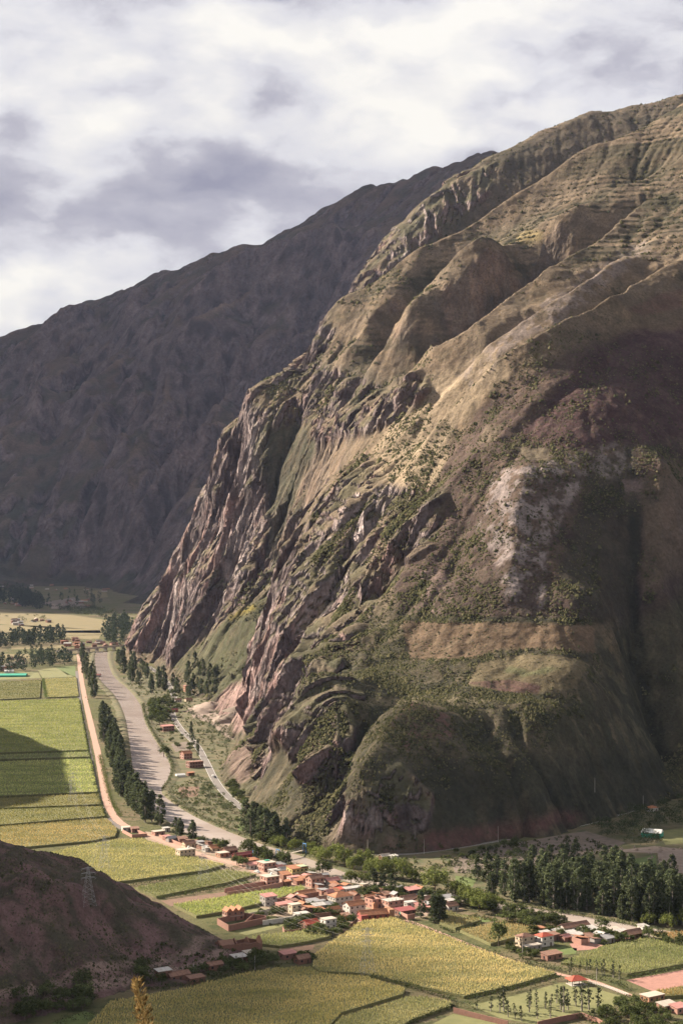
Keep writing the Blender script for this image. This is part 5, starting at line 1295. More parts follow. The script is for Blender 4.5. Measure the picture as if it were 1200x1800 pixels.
# marquee and tents
def tent(u, v, w, d, h, m, label, m2=None, rot=20):
    g = GP(u, v); r = tag(empty('tent', g, math.radians(rot)), label, 'tent')
    mesh_py('canopy', [(-w / 2, -d / 2, h * .6), (w / 2, -d / 2, h * .6), (w / 2, d / 2, h * .6), (-w / 2, d / 2, h * .6), (-w / 2, 0, h), (w / 2, 0, h)], [(0, 1, 5, 4), (2, 3, 4, 5), (1, 2, 5), (3, 0, 4)], M[m], r)
    mesh_py('side', [(-w / 2, -d / 2, 0), (w / 2, -d / 2, 0), (w / 2, -d / 2, h * .6), (-w / 2, -d / 2, h * .6), (-w / 2, d / 2, 0), (-w / 2, d / 2, h * .6), (w / 2, d / 2, 0), (w / 2, d / 2, h * .6)], [(0, 1, 2, 3), (4, 0, 3, 5), (1, 6, 7, 2), (6, 4, 5, 7)], M[m2 or m], r)
    return r
tent(1146, 1471, 14, 10, 5.5, 'white_paint', 'white and green marquee below the right hand wood', 'green_sheet', -20)
tent(317, 1366, 8, 5, 3, 'white_paint', 'white tent on the river bank below the unfinished block')
tent(10, 1189, 60, 26, 4, 'green_sheet', 'turquoise sheeted greenhouse at the left edge', rot=5)
tent(16, 1183, 14, 8, 4.5, 'white_paint', 'white shed roof behind the turquoise greenhouse', rot=10)
# ------------------------------------------------------------------ trees
def leaf_quads(cent, rad, npc, size, rng, c1, c2, squash=1.0, cvar=.22, up=0.25):
    """leaf-sized quads through the shell of each clump"""
    cent = np.asarray(cent, float); n = len(cent); rad = np.broadcast_to(rad, (n,))
    N = n * npc
    d = rng.normal(0, 1, (N, 3)); d /= np.linalg.norm(d, axis=1)[:, None]
    r = np.repeat(rad, npc) * rng.uniform(.45, 1.05, N)
    P = np.repeat(cent, npc, 0) + d * r[:, None] * np.array([1, 1, squash])
    nn = d + rng.normal(0, .55, (N, 3)) + np.array([0, 0, up]); nn /= np.linalg.norm(nn, axis=1)[:, None]
    t = np.cross(nn, rng.normal(0, 1, (N, 3))); t /= np.linalg.norm(t, axis=1)[:, None] + 1e-9
    b = np.cross(nn, t)
    s = size * rng.uniform(.6, 1.25, N)[:, None]
    V = np.stack([P - t * s * .5, P + b * s * .32, P + t * s * .5, P - b * s * .32], 1).reshape(-1, 3)
    k = np.clip(rng.normal(.5, .3, N), 0, 1)[:, None]
    kc = np.repeat(rng.uniform(1 - cvar, 1 + cvar, n), npc)[:, None]
    col = (c1 + (c2 - c1) * k) * kc
    return V, np.arange(N * 4).reshape(-1, 4), np.repeat(col, 4, 0)
def taper(pts, rads, sides=6):
    V = []; Fc = []
    for i, (p, r) in enumerate(zip(pts, rads)):
        for k in range(sides):
            a = 6.283 * k / sides; V.append((p[0] + math.cos(a) * r, p[1] + math.sin(a) * r, p[2]))
        if i:
            for k in range(sides): Fc.append(((i - 1) * sides + k, (i - 1) * sides + (k + 1) % sides, i * sides + (k + 1) % sides, i * sides + k))
    return V, Fc
def limb(V, Fc, a, b, r0, r1, sides=4):
    o = len(V); a = np.array(a, float); b = np.array(b, float); d = b - a; d /= np.linalg.norm(d)
    t = np.cross(d, [0.3, 0.9, 0.2]); t /= np.linalg.norm(t); s = np.cross(d, t)
    for p, r in ((a, r0), (b, r1)):
        for k in range(sides):
            an = 6.283 * k / sides; V.append(tuple(p + (t * math.cos(an) + s * math.sin(an)) * r))
    for k in range(sides): Fc.append((o + k, o + (k + 1) % sides, o + sides + (k + 1) % sides, o + sides + k))
PROTO = {}
def proto(kind, seed):
    """unit tree, 1 m tall, returns (trunk mesh, crown mesh)"""
    rng = np.random.default_rng(seed)
    if kind == 'eucalyptus':
        Ht, cw = 20.0, 3.5; c1, c2 = rgb(0.032, 0.044, 0.024), rgb(0.11, 0.125, 0.066); bark = 'pale_bark'
        n = 64; zs = rng.uniform(.08, 1.0, n); prof = np.interp(zs, [.05, .3, .6, .85, 1.0], [.6, 1.0, .9, .55, .12])
        a = rng.uniform(0, 6.283, n); rr_ = cw * prof * np.sqrt(rng.uniform(.05, 1, n))
        cent = np.c_[np.cos(a) * rr_, np.sin(a) * rr_, zs * Ht]; rad = rng.uniform(.8, 1.5, n); npc, sz = 26, 1.0
    elif kind == 'young_eucalyptus':
        Ht, cw = 9.0, 1.0; c1, c2 = rgb(0.035, 0.045, 0.025), rgb(0.085, 0.095, 0.05); bark = 'pale_bark'
        n = 20; zs = rng.uniform(.25, 1.0, n); prof = np.interp(zs, [.2, .5, .8, 1.0], [.9, 1.0, .6, .15])
        a = rng.uniform(0, 6.283, n); rr_ = cw * prof * rng.uniform(.3, 1.3, n)
        cent = np.c_[np.cos(a) * rr_ + zs * .6, np.sin(a) * rr_, zs * Ht]; rad = rng.uniform(.3, .75, n); npc, sz = 14, .55
    elif kind == 'willow':
        Ht, cw = 11.0, 5.2; c1, c2 = rgb(0.06, 0.078, 0.022), rgb(0.155, 0.17, 0.055); bark = 'bark'
        n = 52; a = rng.uniform(0, 6.283, n); q = rng.uniform(0, 1, n); el = np.arcsin(rng.uniform(-.35, 1, n))
        cent = np.c_[np.cos(a) * np.cos(el) * cw * (.55 + .45 * q), np.sin(a) * np.cos(el) * cw * (.55 + .45 * q), 5.4 + np.sin(el) * 4.4 * (.55 + .45 * q)]
        cent += rng.normal(0, .5, cent.shape); rad = rng.uniform(1.0, 1.9, n); npc, sz = 34, .8
    elif kind == 'broadleaf':
        Ht, cw = 9.0, 3.6; c1, c2 = rgb(0.036, 0.05, 0.02), rgb(0.115, 0.13, 0.05); bark = 'bark'
        n = 40; a = rng.uniform(0, 6.283, n); q = rng.uniform(0, 1, n); el = np.arcsin(rng.uniform(-.4, 1, n))
        cent = np.c_[np.cos(a) * np.cos(el) * cw * (.5 + .5 * q), np.sin(a) * np.cos(el) * cw * (.5 + .5 * q), 4.6 + np.sin(el) * 3.8 * (.5 + .5 * q)]
        cent += rng.normal(0, .45, cent.shape); rad = rng.uniform(.8, 1.5, n); npc, sz = 30, .75
    else:                                       # bush
        Ht, cw = 3.2, 1.7; c1, c2 = rgb(0.036, 0.05, 0.02), rgb(0.10, 0.118, 0.045); bark = 'bark'
        n = 16; a = rng.uniform(0, 6.283, n); el = np.arcsin(rng.uniform(-.2, 1, n)); q = rng.uniform(.4, 1, n)
        cent = np.c_[np.cos(a) * np.cos(el) * cw * q, np.sin(a) * np.cos(el) * cw * q, 1.1 + np.sin(el) * 1.6 * q]; rad = rng.uniform(.5, .9, n); npc, sz = 22, .6
    V, Fc, col = leaf_quads(cent, rad, npc, sz, rng, c1, c2)
    crown = mesh_np('crown', V / Ht, Fc, LEAF, False, col, link=False)
    br = Ht * .018 + .05
    tv, tf = taper([(0, 0, -.3), (.1, 0, Ht * .3), (.15, .1, Ht * .6), (.1, .05, Ht * .92)], [br * 1.25, br, br * .6, br * .15])
    for k in range(7):
        c = cent[rng.integers(0, n)]; limb(tv, tf, (.1, .05, max(.4, c[2] * rng.uniform(.45, .75))), c, br * .35, br * .1)
    tm = bpy.data.meshes.new('trunk'); tm.from_pydata([tuple(np.array(v) / Ht) for v in tv], [], tf); tm.update(); tm.materials.append(M[bark])
    return tm, crown
for kd, k in (('eucalyptus', 6), ('young_eucalyptus', 4), ('willow', 4), ('broadleaf', 4), ('bush', 4)):
    PROTO[kd] = [proto(kd, 500 + 31 * i + len(kd)) for i in range(k)]
tr_rng = random.Random(21)
NAMES = {'eucalyptus': 'eucalyptus_tree', 'young_eucalyptus': 'young_eucalyptus', 'willow': 'willow_tree', 'broadleaf': 'broadleaf_tree', 'bush': 'bush'}
def tree(kind, x, y, hgt, label, group=None, wide=1.0, z=None):
    tm, cm = tr_rng.choice(PROTO[kind])
    o = empty(NAMES[kind], (x, y, ground_z(x, y) - .05 if z is None else z), tr_rng.uniform(0, 6.283))
    o.scale = (hgt * wide, hgt * wide, hgt)
    tag(o, label, 'tree' if kind != 'bush' else 'bush', group)
    for nm, me in (('trunk', tm), ('crown', cm)):
        c = bpy.data.objects.new(nm, me); C.objects.link(c); c.parent = o
    return o
def clear(x, y, m=1.0):
    return all((x - a) ** 2 + (y - b) ** 2 > (r + m) ** 2 for a, b, r in HOUSES)
_roads = [(DIRT, 5.0), (ROAD, 5.5), (LANE, 3.0)]
def off_road(x, y, extra=0.0):
    return all(np.min((l[:, 0] - x) ** 2 + (l[:, 1] - y) ** 2) > (w + extra) ** 2 for l, w in _roads)
_rivpoly = [tuple(p) for p in rl] + [tuple(p) for p in rr[::-1]]
_RX = np.array([p[0] for p in _rivpoly]); _RY = np.array([p[1] for p in _rivpoly]); _RX2 = np.roll(_RX, -1); _RY2 = np.roll(_RY, -1)
def dry(x, y):
    c = (_RY > y) != (_RY2 > y)
    return int(np.sum(x < (_RX2[c] - _RX[c]) * (y - _RY[c]) / (_RY2[c] - _RY[c]) + _RX[c])) % 2 == 0
def tree_line(kind, px, n, h, label, group, jit=3.0, wide=1.0):
    l = resample(world_line(px, 6), n)
    for x, y in l:
        x += tr_rng.gauss(0, jit); y += tr_rng.gauss(0, jit)
        if clear(x, y, 0) and dry(x, y): tree(kind, x, y, tr_rng.uniform(*h), label, group, wide * tr_rng.uniform(.85, 1.15))
def tree_area(kind, poly, n, h, label, group, wide=1.0, gap=0.0, maxt=6000):
    W = [tuple(G(u, v)[:2]) for u, v in poly]; xs = [p[0] for p in W]; ys = [p[1] for p in W]; pl = []; k = 0
    while len(pl) < n and k < maxt:
        k += 1
        x = tr_rng.uniform(min(xs), max(xs)); y = tr_rng.uniform(min(ys), max(ys))
        if not inpoly(np.array([x]), np.array([y]), W)[0] or not clear(x, y) or not off_road(x, y) or not dry(x, y): continue
        if ground_z(x, y) > 6 and ground_z(x, y) > .02 * y - 14: continue
        if gap and any((x - a) ** 2 + (y - b) ** 2 < gap * gap for a, b in pl): continue
        pl.append((x, y)); tree(kind, x, y, tr_rng.uniform(*h), label, group, wide * tr_rng.uniform(.85, 1.2))
MASS = {}
def tree_mass(name, kind, poly, n, h, label, wide=1.0, gap=0.0):
    """a far-off wood that reads as one mass: one object"""
    W = [tuple(G(u, v)[:2]) for u, v in poly]; xs = [p[0] for p in W]; ys = [p[1] for p in W]; pl = []; k = 0
    while len(pl) < n and k < 8000:
        k += 1; x = tr_rng.uniform(min(xs), max(xs)); y = tr_rng.uniform(min(ys), max(ys))
        if not inpoly(np.array([x]), np.array([y]), W)[0] or not clear(x, y) or not dry(x, y) or not off_road(x, y): continue
        if gap and any((x - a) ** 2 + (y - b) ** 2 < gap * gap for a, b in pl): continue
        pl.append((x, y))
    rng = np.random.default_rng(n); Vs, Fs, Cs, o = [], [], [], 0
    for x, y in pl:
        hh = tr_rng.uniform(*h); z = ground_z(x, y); m = 22
        if kind == 'eucalyptus':
            zs = rng.uniform(.1, 1, m); pr = np.interp(zs, [.05, .35, .7, 1], [.6, 1, .75, .1]); cw = hh * .17 * wide
            a = rng.uniform(0, 6.283, m); r_ = cw * pr * np.sqrt(rng.random(m)); ce = np.c_[x + np.cos(a) * r_, y + np.sin(a) * r_, z + zs * hh]; rd = hh * .075; c1, c2 = rgb(.026, .038, .024), rgb(.062, .078, .046)
        else:
            a = rng.uniform(0, 6.283, m); el = np.arcsin(rng.uniform(-.2, 1, m)); q = rng.uniform(.5, 1, m); cw = hh * .42 * wide
            ce = np.c_[x + np.cos(a) * np.cos(el) * cw * q, y + np.sin(a) * np.cos(el) * cw * q, z + hh * .45 + np.sin(el) * hh * .42 * q]; rd = hh * .17; c1, c2 = rgb(.03, .042, .02), rgb(.08, .095, .042)
        V, Fc, cl = leaf_quads(ce, rd, 14, hh * .075, rng, c1, c2)
        Vs.append(V); Fs.append(Fc + o); Cs.append(cl); o += len(V)
    tag(mesh_np(name, np.concatenate(Vs), np.concatenate(Fs), LEAF, False, np.concatenate(Cs)), label, 'wood', kind='stuff')
def scrub(poly, n, h, label, c1=rgb(.036, .048, .02), c2=rgb(.105, .115, .045), name='scrub'):
    """uncountable low growth over a patch of ground: one object"""
    W = [tuple(G(u, v)[:2]) for u, v in poly]; P = np.array(W); rng = np.random.default_rng(n)
    x = rng.uniform(P[:, 0].min(), P[:, 0].max(), n * 6); y = rng.uniform(P[:, 1].min(), P[:, 1].max(), n * 6)
    k = inpoly(x, y, W) & ~inpoly(x, y, _rivpoly) & (fbm(x / 16, y / 16, 3, n) > -.25)
    for l, w in _roads:
        for i0 in range(0, len(l), 1): k &= (x - l[i0, 0]) ** 2 + (y - l[i0, 1]) ** 2 > (w * .9) ** 2
    for a, b, r in HOUSES: k &= (x - a) ** 2 + (y - b) ** 2 > (r * .9) ** 2
    x, y = x[k][:n], y[k][:n]; m = len(x); s = rng.uniform(*h, m)
    z = np.maximum(0, np.where((x > gn.x0) & (y > gn.y0), gn.sample(x, y), 0)); z = np.maximum(z, np.where((x < gh.xs[-1]) & (y < gh.ys[-1]) & (x > gh.x0), gh.sample(x, y), 0))
    V, Fc, cl = leaf_quads(np.c_[x, y, z + s * .4], s * .6, 18, 1, rng, c1, c2, .8)
    ctr = V.reshape(-1, 4, 3).mean(1, keepdims=True); V = (ctr + (V.reshape(-1, 4, 3) - ctr) * np.repeat(s, 18)[:, None, None] * .5).reshape(-1, 3)
    tag(mesh_np(name, V, Fc, LEAF, False, cl), label, 'scrub', kind='stuff')
# the dense row between road and river
tree_line('eucalyptus', [(196, 1300), (200, 1330), (208, 1360), (216, 1390), (232, 1420), (258, 1443), (278, 1450)], 58, (17, 25), 'dark eucalyptus in the dense row between dirt road and river', 'riverside eucalyptus row', 3.0, 1.15)
tree_line('eucalyptus', [(178, 1262), (190, 1290), (196, 1320), (208, 1352), (220, 1385), (240, 1415), (262, 1438)], 44, (15, 22), 'dark eucalyptus in the dense row between dirt road and river', 'riverside eucalyptus row', 3.0, 1.15)
tree_line('eucalyptus', [(152, 1185), (160, 1205), (166, 1228)], 9, (20, 28), 'tall dark eucalyptus in the narrow clump at the upper end of the row', 'upper riverside eucalyptus', 3.0)
tree_line('eucalyptus', [(146, 1150), (150, 1165), (152, 1178)], 6, (18, 26), 'tall dark tree beside the near end of the far bridge', 'trees by the far bridge', 3.0)
tree_line('eucalyptus', [(308, 1464), (318, 1470), (330, 1474), (336, 1476)], 6, (9, 14), 'dark conical tree between the roadside houses and the river', 'trees behind the roadside houses', 2.0, 1.4)
tree_line('broadleaf', [(345, 1484), (362, 1486), (385, 1490), (400, 1494)], 6, (5, 8), 'small round tree on the village side of the river', 'round trees behind the street', 2.0)
tree_line('broadleaf', [(410, 1500), (440, 1505), (455, 1512), (480, 1520), (505, 1528)], 10, (8, 12), 'leafy green tree between the village and the river', 'leafy trees on the village bank', 2.5)
for u, v, h_, lb in [(567, 1540, 11, 'round dark tree standing alone at the water edge'), (416, 1521, 7, 'round tree beside the street below the long red building'), (427, 1526, 8, 'dark round tree where the street meets the maize'),
                     (876, 1664, 15, 'lone dark oval tree at the lane beside the maize plot'), (288, 1331, 11, 'dark round tree on the point of the far river bank'), (560, 1641, 7, 'dark round tree below the white modern house'), (546, 1646, 6, 'second dark tree at the corner of the small maize plot')]:
    g = G(u, v); tree('broadleaf', g[0], g[1], h_, lb, None, 1.2 if h_ < 14 else .75)
# willows along the far bank
for i, (u, v, h_, w_) in enumerate([(492, 1492, 10, 1), (503, 1497, 11, 1), (520, 1500, 11, 1), (545, 1502, 9, 1.1), (556, 1512, 10, 1), (572, 1518, 11, 1), (590, 1516, 13, 1), (606, 1524, 13, 1), (622, 1532, 11, 1), (640, 1530, 14, 1), (655, 1540, 12, 1.05), (672, 1545, 13, 1), (690, 1543, 14, 1), (708, 1548, 13, 1), (725, 1552, 9, 1.1), (600, 1548, 9, 1.1), (617, 1556, 10, 1), (640, 1558, 9, 1.1), (660, 1556, 9, 1.1)]):
    g = G(u, v)
    if dry(g[0], g[1]): tree('willow', g[0], g[1], h_, 'bright green rounded willow in the belt along the river behind the village', 'willows behind the village', w_)
g = G(764, 1568); tree('willow', g[0], g[1], 15.5, 'largest round willow standing apart on the river bank', None, 1.15)
g = G(800, 1574); tree('willow', g[0], g[1], 10, 'smaller willow right of the largest round one', None, 1.1)
tree_line('eucalyptus', [(655, 1566), (668, 1568), (680, 1570), (690, 1572)], 6, (11, 15), 'dark conical tree behind the roofless brick shell', 'conical trees behind the brick shell', 2.0, 1.3)
tree_line('eucalyptus', [(742, 1612), (756, 1614), (768, 1620), (780, 1624)], 7, (11, 16), 'tall dark tree in the clump where village meets big maize field', 'dark clump at the village corner', 1.6, 1.3)
tree_line('eucalyptus', [(437, 1464), (452, 1470), (468, 1478), (482, 1484), (500, 1487)], 13, (17, 24), 'tall dark eucalyptus in the clump under the cliff by the road', 'clump under the cliff', 3.0, 1.1)
tree_line('broadleaf', [(455, 1482), (475, 1490), (490, 1494)], 5, (8, 11), 'round tree at the foot of the tall cliff clump', 'round trees under the cliff clump', 2.5, 1.2)
# the wood on the right
tree_area('eucalyptus', [(850, 1575), (950, 1570), (1060, 1580), (1190, 1590), (1230, 1600), (1230, 1632), (1110, 1626), (1000, 1618), (930, 1608), (880, 1598)], 95, (12, 27), 'tall dark eucalyptus packed in the wood on the right', 'eucalyptus wood', 1.0, 3.0)
tree_area('eucalyptus', [(820, 1545), (900, 1530), (1000, 1530), (1100, 1545), (1230, 1560), (1230, 1590), (1000, 1575), (860, 1572)], 42, (13, 22), 'looser eucalyptus behind the packed wood', 'loose trees behind the wood', 1.1, 5.0)
tree_mass('woodland', 'broadleaf', [(800, 1530), (900, 1515), (1000, 1520), (1230, 1545), (1230, 1580), (1000, 1565), (820, 1560)], 45, (5, 9), 'low broad trees mixed in behind the eucalyptus wood', 1.2, 5.0)
tree_area('willow', [(805, 1580), (850, 1585), (900, 1600), (840, 1605)], 6, (8, 12), 'bushy green tree at the left edge of the eucalyptus wood', 'green trees left of the wood', 1.0, 6.0)
tree_area('willow', [(1110, 1605), (1180, 1612), (1230, 1625), (1230, 1640), (1120, 1632)], 6, (8, 12), 'light green tree in front of the wood at the right edge', 'light trees right of the wood', 1.0, 6.0)
tree_mass('woodland', 'broadleaf', [(1035, 1465), (1100, 1440), (1230, 1395), (1260, 1420), (1260, 1455), (1150, 1462), (1160, 1490), (1100, 1490), (1050, 1475)], 70, (7, 13), 'dark closed wood of broad trees above the lime green plot', 1.2, 4.5)
tree_area('broadleaf', [(790, 1498), (850, 1488), (920, 1480), (930, 1500), (860, 1515), (800, 1520)], 14, (4, 7), 'dark shrubby tree on the bank below the main road', 'trees on the road bank', 1.3, 5.0)
# far bank of the river
tree_area('broadleaf', [(255, 1265), (270, 1240), (300, 1240), (296, 1262), (284, 1284), (262, 1282)], 16, (9, 14), 'light green tree in the cluster on the far bank beside the salmon roofed house', 'green trees by the salmon roofed house', 1.2, 6.0)
tree_area('eucalyptus', [(200, 1165), (222, 1158), (262, 1185), (290, 1200), (300, 1215), (262, 1222), (235, 1205), (212, 1190)], 36, (16, 26), 'tall dark tree on the far bank below the road bridge', 'dark trees below the far bridge', 1.1, 8.0)
tree_area('eucalyptus', [(300, 1205), (360, 1208), (395, 1222), (385, 1238), (345, 1228), (310, 1222)], 24, (13, 22), 'dark tree in the belt between the twin houses and the quarry', 'dark belt before the quarry', 1.2, 7.0)
tree_mass('woodland', 'broadleaf', [(330, 1255), (380, 1265), (405, 1300), (395, 1330), (372, 1310), (350, 1290)], 30, (5, 10), 'dark shrubby trees between the road and the quarry', 1.3, 5.0)
tree_line('eucalyptus', [(335, 1290), (342, 1312), (348, 1330)], 5, (10, 16), 'dark slim tree at the roadside above the unfinished block', 'slim roadside trees', 1.0, .9)
tree_mass('woodland', 'broadleaf', [(292, 1395), (330, 1375), (362, 1372), (398, 1410), (430, 1448), (440, 1470), (390, 1455), (340, 1430), (300, 1412)], 44, (4, 9), 'tangle of green trees on the flat between river and main road', 1.3, 4.0)
tree_area('broadleaf', [(398, 1390), (420, 1410), (450, 1440), (440, 1425), (410, 1385)], 10, (5, 8), 'shrubby tree on the cliff side of the road', 'trees on the cliff side', 1.3, 5.0)
tree_area('broadleaf', [(258, 1245), (300, 1222), (345, 1232), (300, 1262), (280, 1295)], 18, (6, 11), 'leafy tree in the gardens upstream of the salmon roofed house', 'trees upstream of the salmon roof', 1.3, 5.0)
tree_area('broadleaf', [(300, 1290), (330, 1290), (350, 1325), (312, 1330), (300, 1312)], 10, (3, 6), 'low tree round the bare plot by the river', 'trees round the bare river plot', 1.3, 4.0)
tree_line('broadleaf', [(812, 1592), (850, 1600), (900, 1610), (960, 1620), (1020, 1632), (1090, 1644), (1150, 1655), (1200, 1664)], 26, (4, 9), 'leafy tree on the near bank between the river and the right hand hamlet', 'near bank trees by the hamlet', 2.5, 1.2)
tree_line('willow', [(820, 1588), (870, 1596), (940, 1608)], 5, (7, 10), 'pale green willow on the near bank below the eucalyptus wood', 'willows on the near bank', 2.0)
# far tree belts
tree_mass('tree_belt', 'eucalyptus', [(-20, 1128), (60, 1122), (112, 1118), (114, 1132), (60, 1136), (-20, 1140)], 110, (16, 28), 'long blue dark belt of trees across the far plots', 1.4, 5.0)
tree_mass('tree_belt', 'eucalyptus', [(-20, 1166), (30, 1168), (60, 1150), (100, 1155), (128, 1160), (124, 1172), (70, 1174), (40, 1184), (-20, 1186)], 100, (13, 24), 'dark belt of trees before the turquoise greenhouse', 1.4, 5.0)
tree_mass('tree_belt', 'eucalyptus', [(178, 1108), (222, 1098), (240, 1110), (225, 1130), (205, 1140), (185, 1130)], 70, (18, 34), 'tall dark clump at the foot of the cliffs beyond the bridge', 1.3, 7.0)
tree_mass('tree_belt', 'eucalyptus', [(-20, 1048), (30, 1048), (62, 1056), (100, 1072), (60, 1074), (20, 1064), (-20, 1062)], 90, (24, 46), 'tall dark wood near the left edge under the far mountain', 1.3, 9.0)
tree_mass('tree_belt', 'broadleaf', [(90, 1070), (160, 1070), (215, 1085), (200, 1092), (120, 1080)], 70, (10, 20), 'line of small dark trees along the far edge of the golden fields', 1.5, 8.0)
tree_mass('tree_belt', 'broadleaf', [(-10, 1082), (80, 1084), (90, 1100), (-10, 1098)], 16, (8, 13), 'scattered dots of trees among the golden fields', 1.5, 20.0)
tree_mass('tree_belt', 'eucalyptus', [(100, 1045), (150, 1042), (190, 1060), (160, 1070), (110, 1062)], 16, (18, 32), 'slim far trees beside the pale gravel reach', 1.0, 20.0)
# pasture rows of young trees, lower right shrubs
for i, (u, v, h_) in enumerate([(838, 1774, 6), (862, 1779, 7), (878, 1780, 9), (885, 1778, 11), (893, 1789, 9), (905, 1792, 7), (930, 1780, 9), (932, 1770, 8), (942, 1768, 7), (958, 1774, 8), (967, 1790, 8), (978, 1764, 8), (985, 1776, 11), (990, 1780, 13), (998, 1776, 9), (1012, 1770, 10), (1022, 1778, 13), (1035, 1776, 12), (1050, 1778, 11), (944, 1792, 7), (916, 1796, 7), (968, 1768, 6)]):
    g = G(u, v); tree('young_eucalyptus', g[0], g[1], h_, 'thin young tree planted in rows across the pasture', 'young pasture trees', 1.2)
tree_line('young_eucalyptus', [(1000, 1714), (1025, 1712), (1060, 1714), (1090, 1722)], 11, (6, 9), 'thin young tree at the lower edge of the right hand maize', 'young trees along the maize edge', 1.2)
tree_area('broadleaf', [(1055, 1780), (1110, 1765), (1130, 1775), (1200, 1790), (1200, 1830), (1070, 1830), (1040, 1800)], 22, (4, 8), 'dark tree in the thicket at the lower right corner', 'lower right thicket', 1.2, 3.5)
tree_area('broadleaf', [(890, 1668), (925, 1672), (950, 1684), (940, 1690), (900, 1682)], 9, (3, 5), 'shrubby tree along the lane before the red roofed house', 'shrubs before the red roofed house', 1.3, 3.0)
tree_area('broadleaf', [(930, 1640), (1000, 1636), (1090, 1642), (1120, 1655), (1060, 1662), (1020, 1655), (960, 1652)], 26, (3, 7), 'garden tree among the barns of the right hand hamlet', 'hamlet garden trees', 1.2, 3.5)
tree_area('broadleaf', [(870, 1622), (900, 1612), (990, 1622), (1000, 1632), (930, 1632)], 12, (4, 7), 'olive shrub on the slope between the maize plot and the wood', 'olive shrubs above the maize plot', 1.3, 4.0)
# village gardens
tree_area('broadleaf', [(545, 1598), (600, 1594), (612, 1604), (590, 1612), (550, 1608), (540, 1604)], 14, (3, 5), 'garden tree in the middle of the village', 'village garden trees', 1.3, 2.5)
tree_area('broadleaf', [(575, 1634), (598, 1622), (625, 1612), (620, 1630), (590, 1650), (570, 1648)], 16, (3, 6), 'dark garden tree beside the lane at the hall', 'garden trees by the lane', 1.2, 2.5)
tree_area('broadleaf', [(625, 1570), (700, 1572), (740, 1570), (800, 1588), (795, 1594), (700, 1582), (640, 1578)], 18, (4, 8), 'leafy tree behind the last village houses', 'trees behind the village', 1.2, 3.5)
tree_area('broadleaf', [(500, 1622), (560, 1618), (565, 1630), (520, 1642), (500, 1636)], 12, (3, 5), 'shrubby tree round the red gabled cottage', 'trees round the red cottage', 1.2, 2.5)
tree_area('broadleaf', [(450, 1606), (500, 1602), (500, 1612), (455, 1616)], 8, (3, 4), 'shrub in the yard behind the empty compound', 'shrubs behind the compound', 1.3, 2.5)
# shaded trees at the foot of the hill
tree_area('broadleaf', [(20, 1770), (90, 1745), (150, 1752), (160, 1775), (80, 1790), (20, 1800)], 18, (5, 10), 'shaded tree at the near foot of the dark hill', 'trees at the hill foot', 1.2, 3.5)
tree_area('broadleaf', [(230, 1725), (300, 1722), (400, 1692), (470, 1688), (500, 1680), (480, 1700), (380, 1718), (260, 1742)], 26, (3, 7), 'shaded tree around the farmhouses below the hill', 'trees round the shaded farms', 1.2, 3.0)
g = G(450, 1695); tree('broadleaf', g[0], g[1], 8, 'leafy tree right of the bright tin shed', None, 1.1)
tree_line('bush', [(517, 1692), (540, 1685), (552, 1690)], 7, (3.5, 5), 'bush round the dark brown cottage', 'bushes round the brown cottage', 1.2)

# ---- hedges: one living wall each
def hedge(px, w, h, label, dens=16, size=.75, c1=rgb(0.034, 0.046, 0.02), c2=rgb(0.09, 0.105, 0.042), lump=.5):
    l = world_line(px, 8); L = np.linalg.norm(np.diff(l, axis=0), axis=1).sum(); n = max(4, int(L / 1.3))
    p = resample(l, n); q = np.clip(1 + lump * vnoise(np.arange(n) * .33, np.full(n, len(label) * 3.3), 7), .35, 1.8)
    cent = np.c_[p + RNG.normal(0, w * .18, (n, 2)), h * q * .55]
    V, Fc, col = leaf_quads(cent, np.maximum(w * .5, h * .5 * q), dens, size, RNG, c1, c2)
    V[:, 2] = np.maximum(V[:, 2], .03)
    o = tag(empty('hedge', (0, 0, 0)), label, 'hedge')
    mesh_np('foliage', V, Fc, LEAF, False, col, o)
    sp = resample(l, max(3, n // 3)); tv, tf = [], []
    for x, y in sp: limb(tv, tf, (x, y, 0), (x + .1, y, h * .6), .09, .04)
    mesh_py('stem', tv, tf, M['bark'], o)
hedge([(985, 1722), (940, 1734), (900, 1744), (860, 1752), (825, 1760)], 3.2, 3.4, 'thick dark hedge between the broad maize field and the pasture')
hedge([(986, 1714), (1000, 1712), (1012, 1716)], 5, 6, 'tall dark hedge clump beside the red pavilion')
hedge([(640, 1720), (690, 1728), (720, 1738), (745, 1746), (800, 1762)], 2.6, 2.8, 'hedge of round shrubs between the two bottom maize fields', lump=.9)
hedge([(800, 1770), (780, 1778), (740, 1792), (715, 1805)], 2.6, 2.2, 'low hedge bordering the maize wedge at the bottom')
hedge([(795, 1770), (815, 1772), (835, 1775)], 5, 4, 'dark shrub clump at the corner of the pasture wall', lump=.8)
hedge([(700, 1618), (740, 1633), (790, 1652), (840, 1670), (880, 1682)], 3.0, 2.4, 'long shrub hedge along the far side of the field lane')
hedge([(900, 1690), (930, 1696), (985, 1708)], 3.0, 2.6, 'shrub row along the lane below the hamlet')
hedge([(1105, 1720), (1150, 1714), (1200, 1703), (1250, 1695)], 2.0, 2.0, 'dark row under the right hand maize field')
hedge([(1040, 1722), (1070, 1726), (1105, 1742)], 4, 2.4, 'loose bramble row along the white fence')
hedge([(1120, 1650), (1150, 1656), (1190, 1662), (1240, 1668)], 3, 2.6, 'hedge between the tan strip and the right hand maize')
hedge([(225, 1560), (300, 1546), (350, 1540), (420, 1527)], 3.0, 1.8, 'scrubby ditch row below the big maize field')
hedge([(272, 1582), (330, 1574), (400, 1560), (430, 1556), (458, 1546)], 2.6, 1.9, 'dark shrub row above the bare brown plot', lump=.9)
hedge([(76, 1196), (78, 1210), (82, 1228)], 5, 3.0, 'green ditch hedge between the two far maize plots', c1=rgb(.05, .075, .02), c2=rgb(.11, .14, .04))
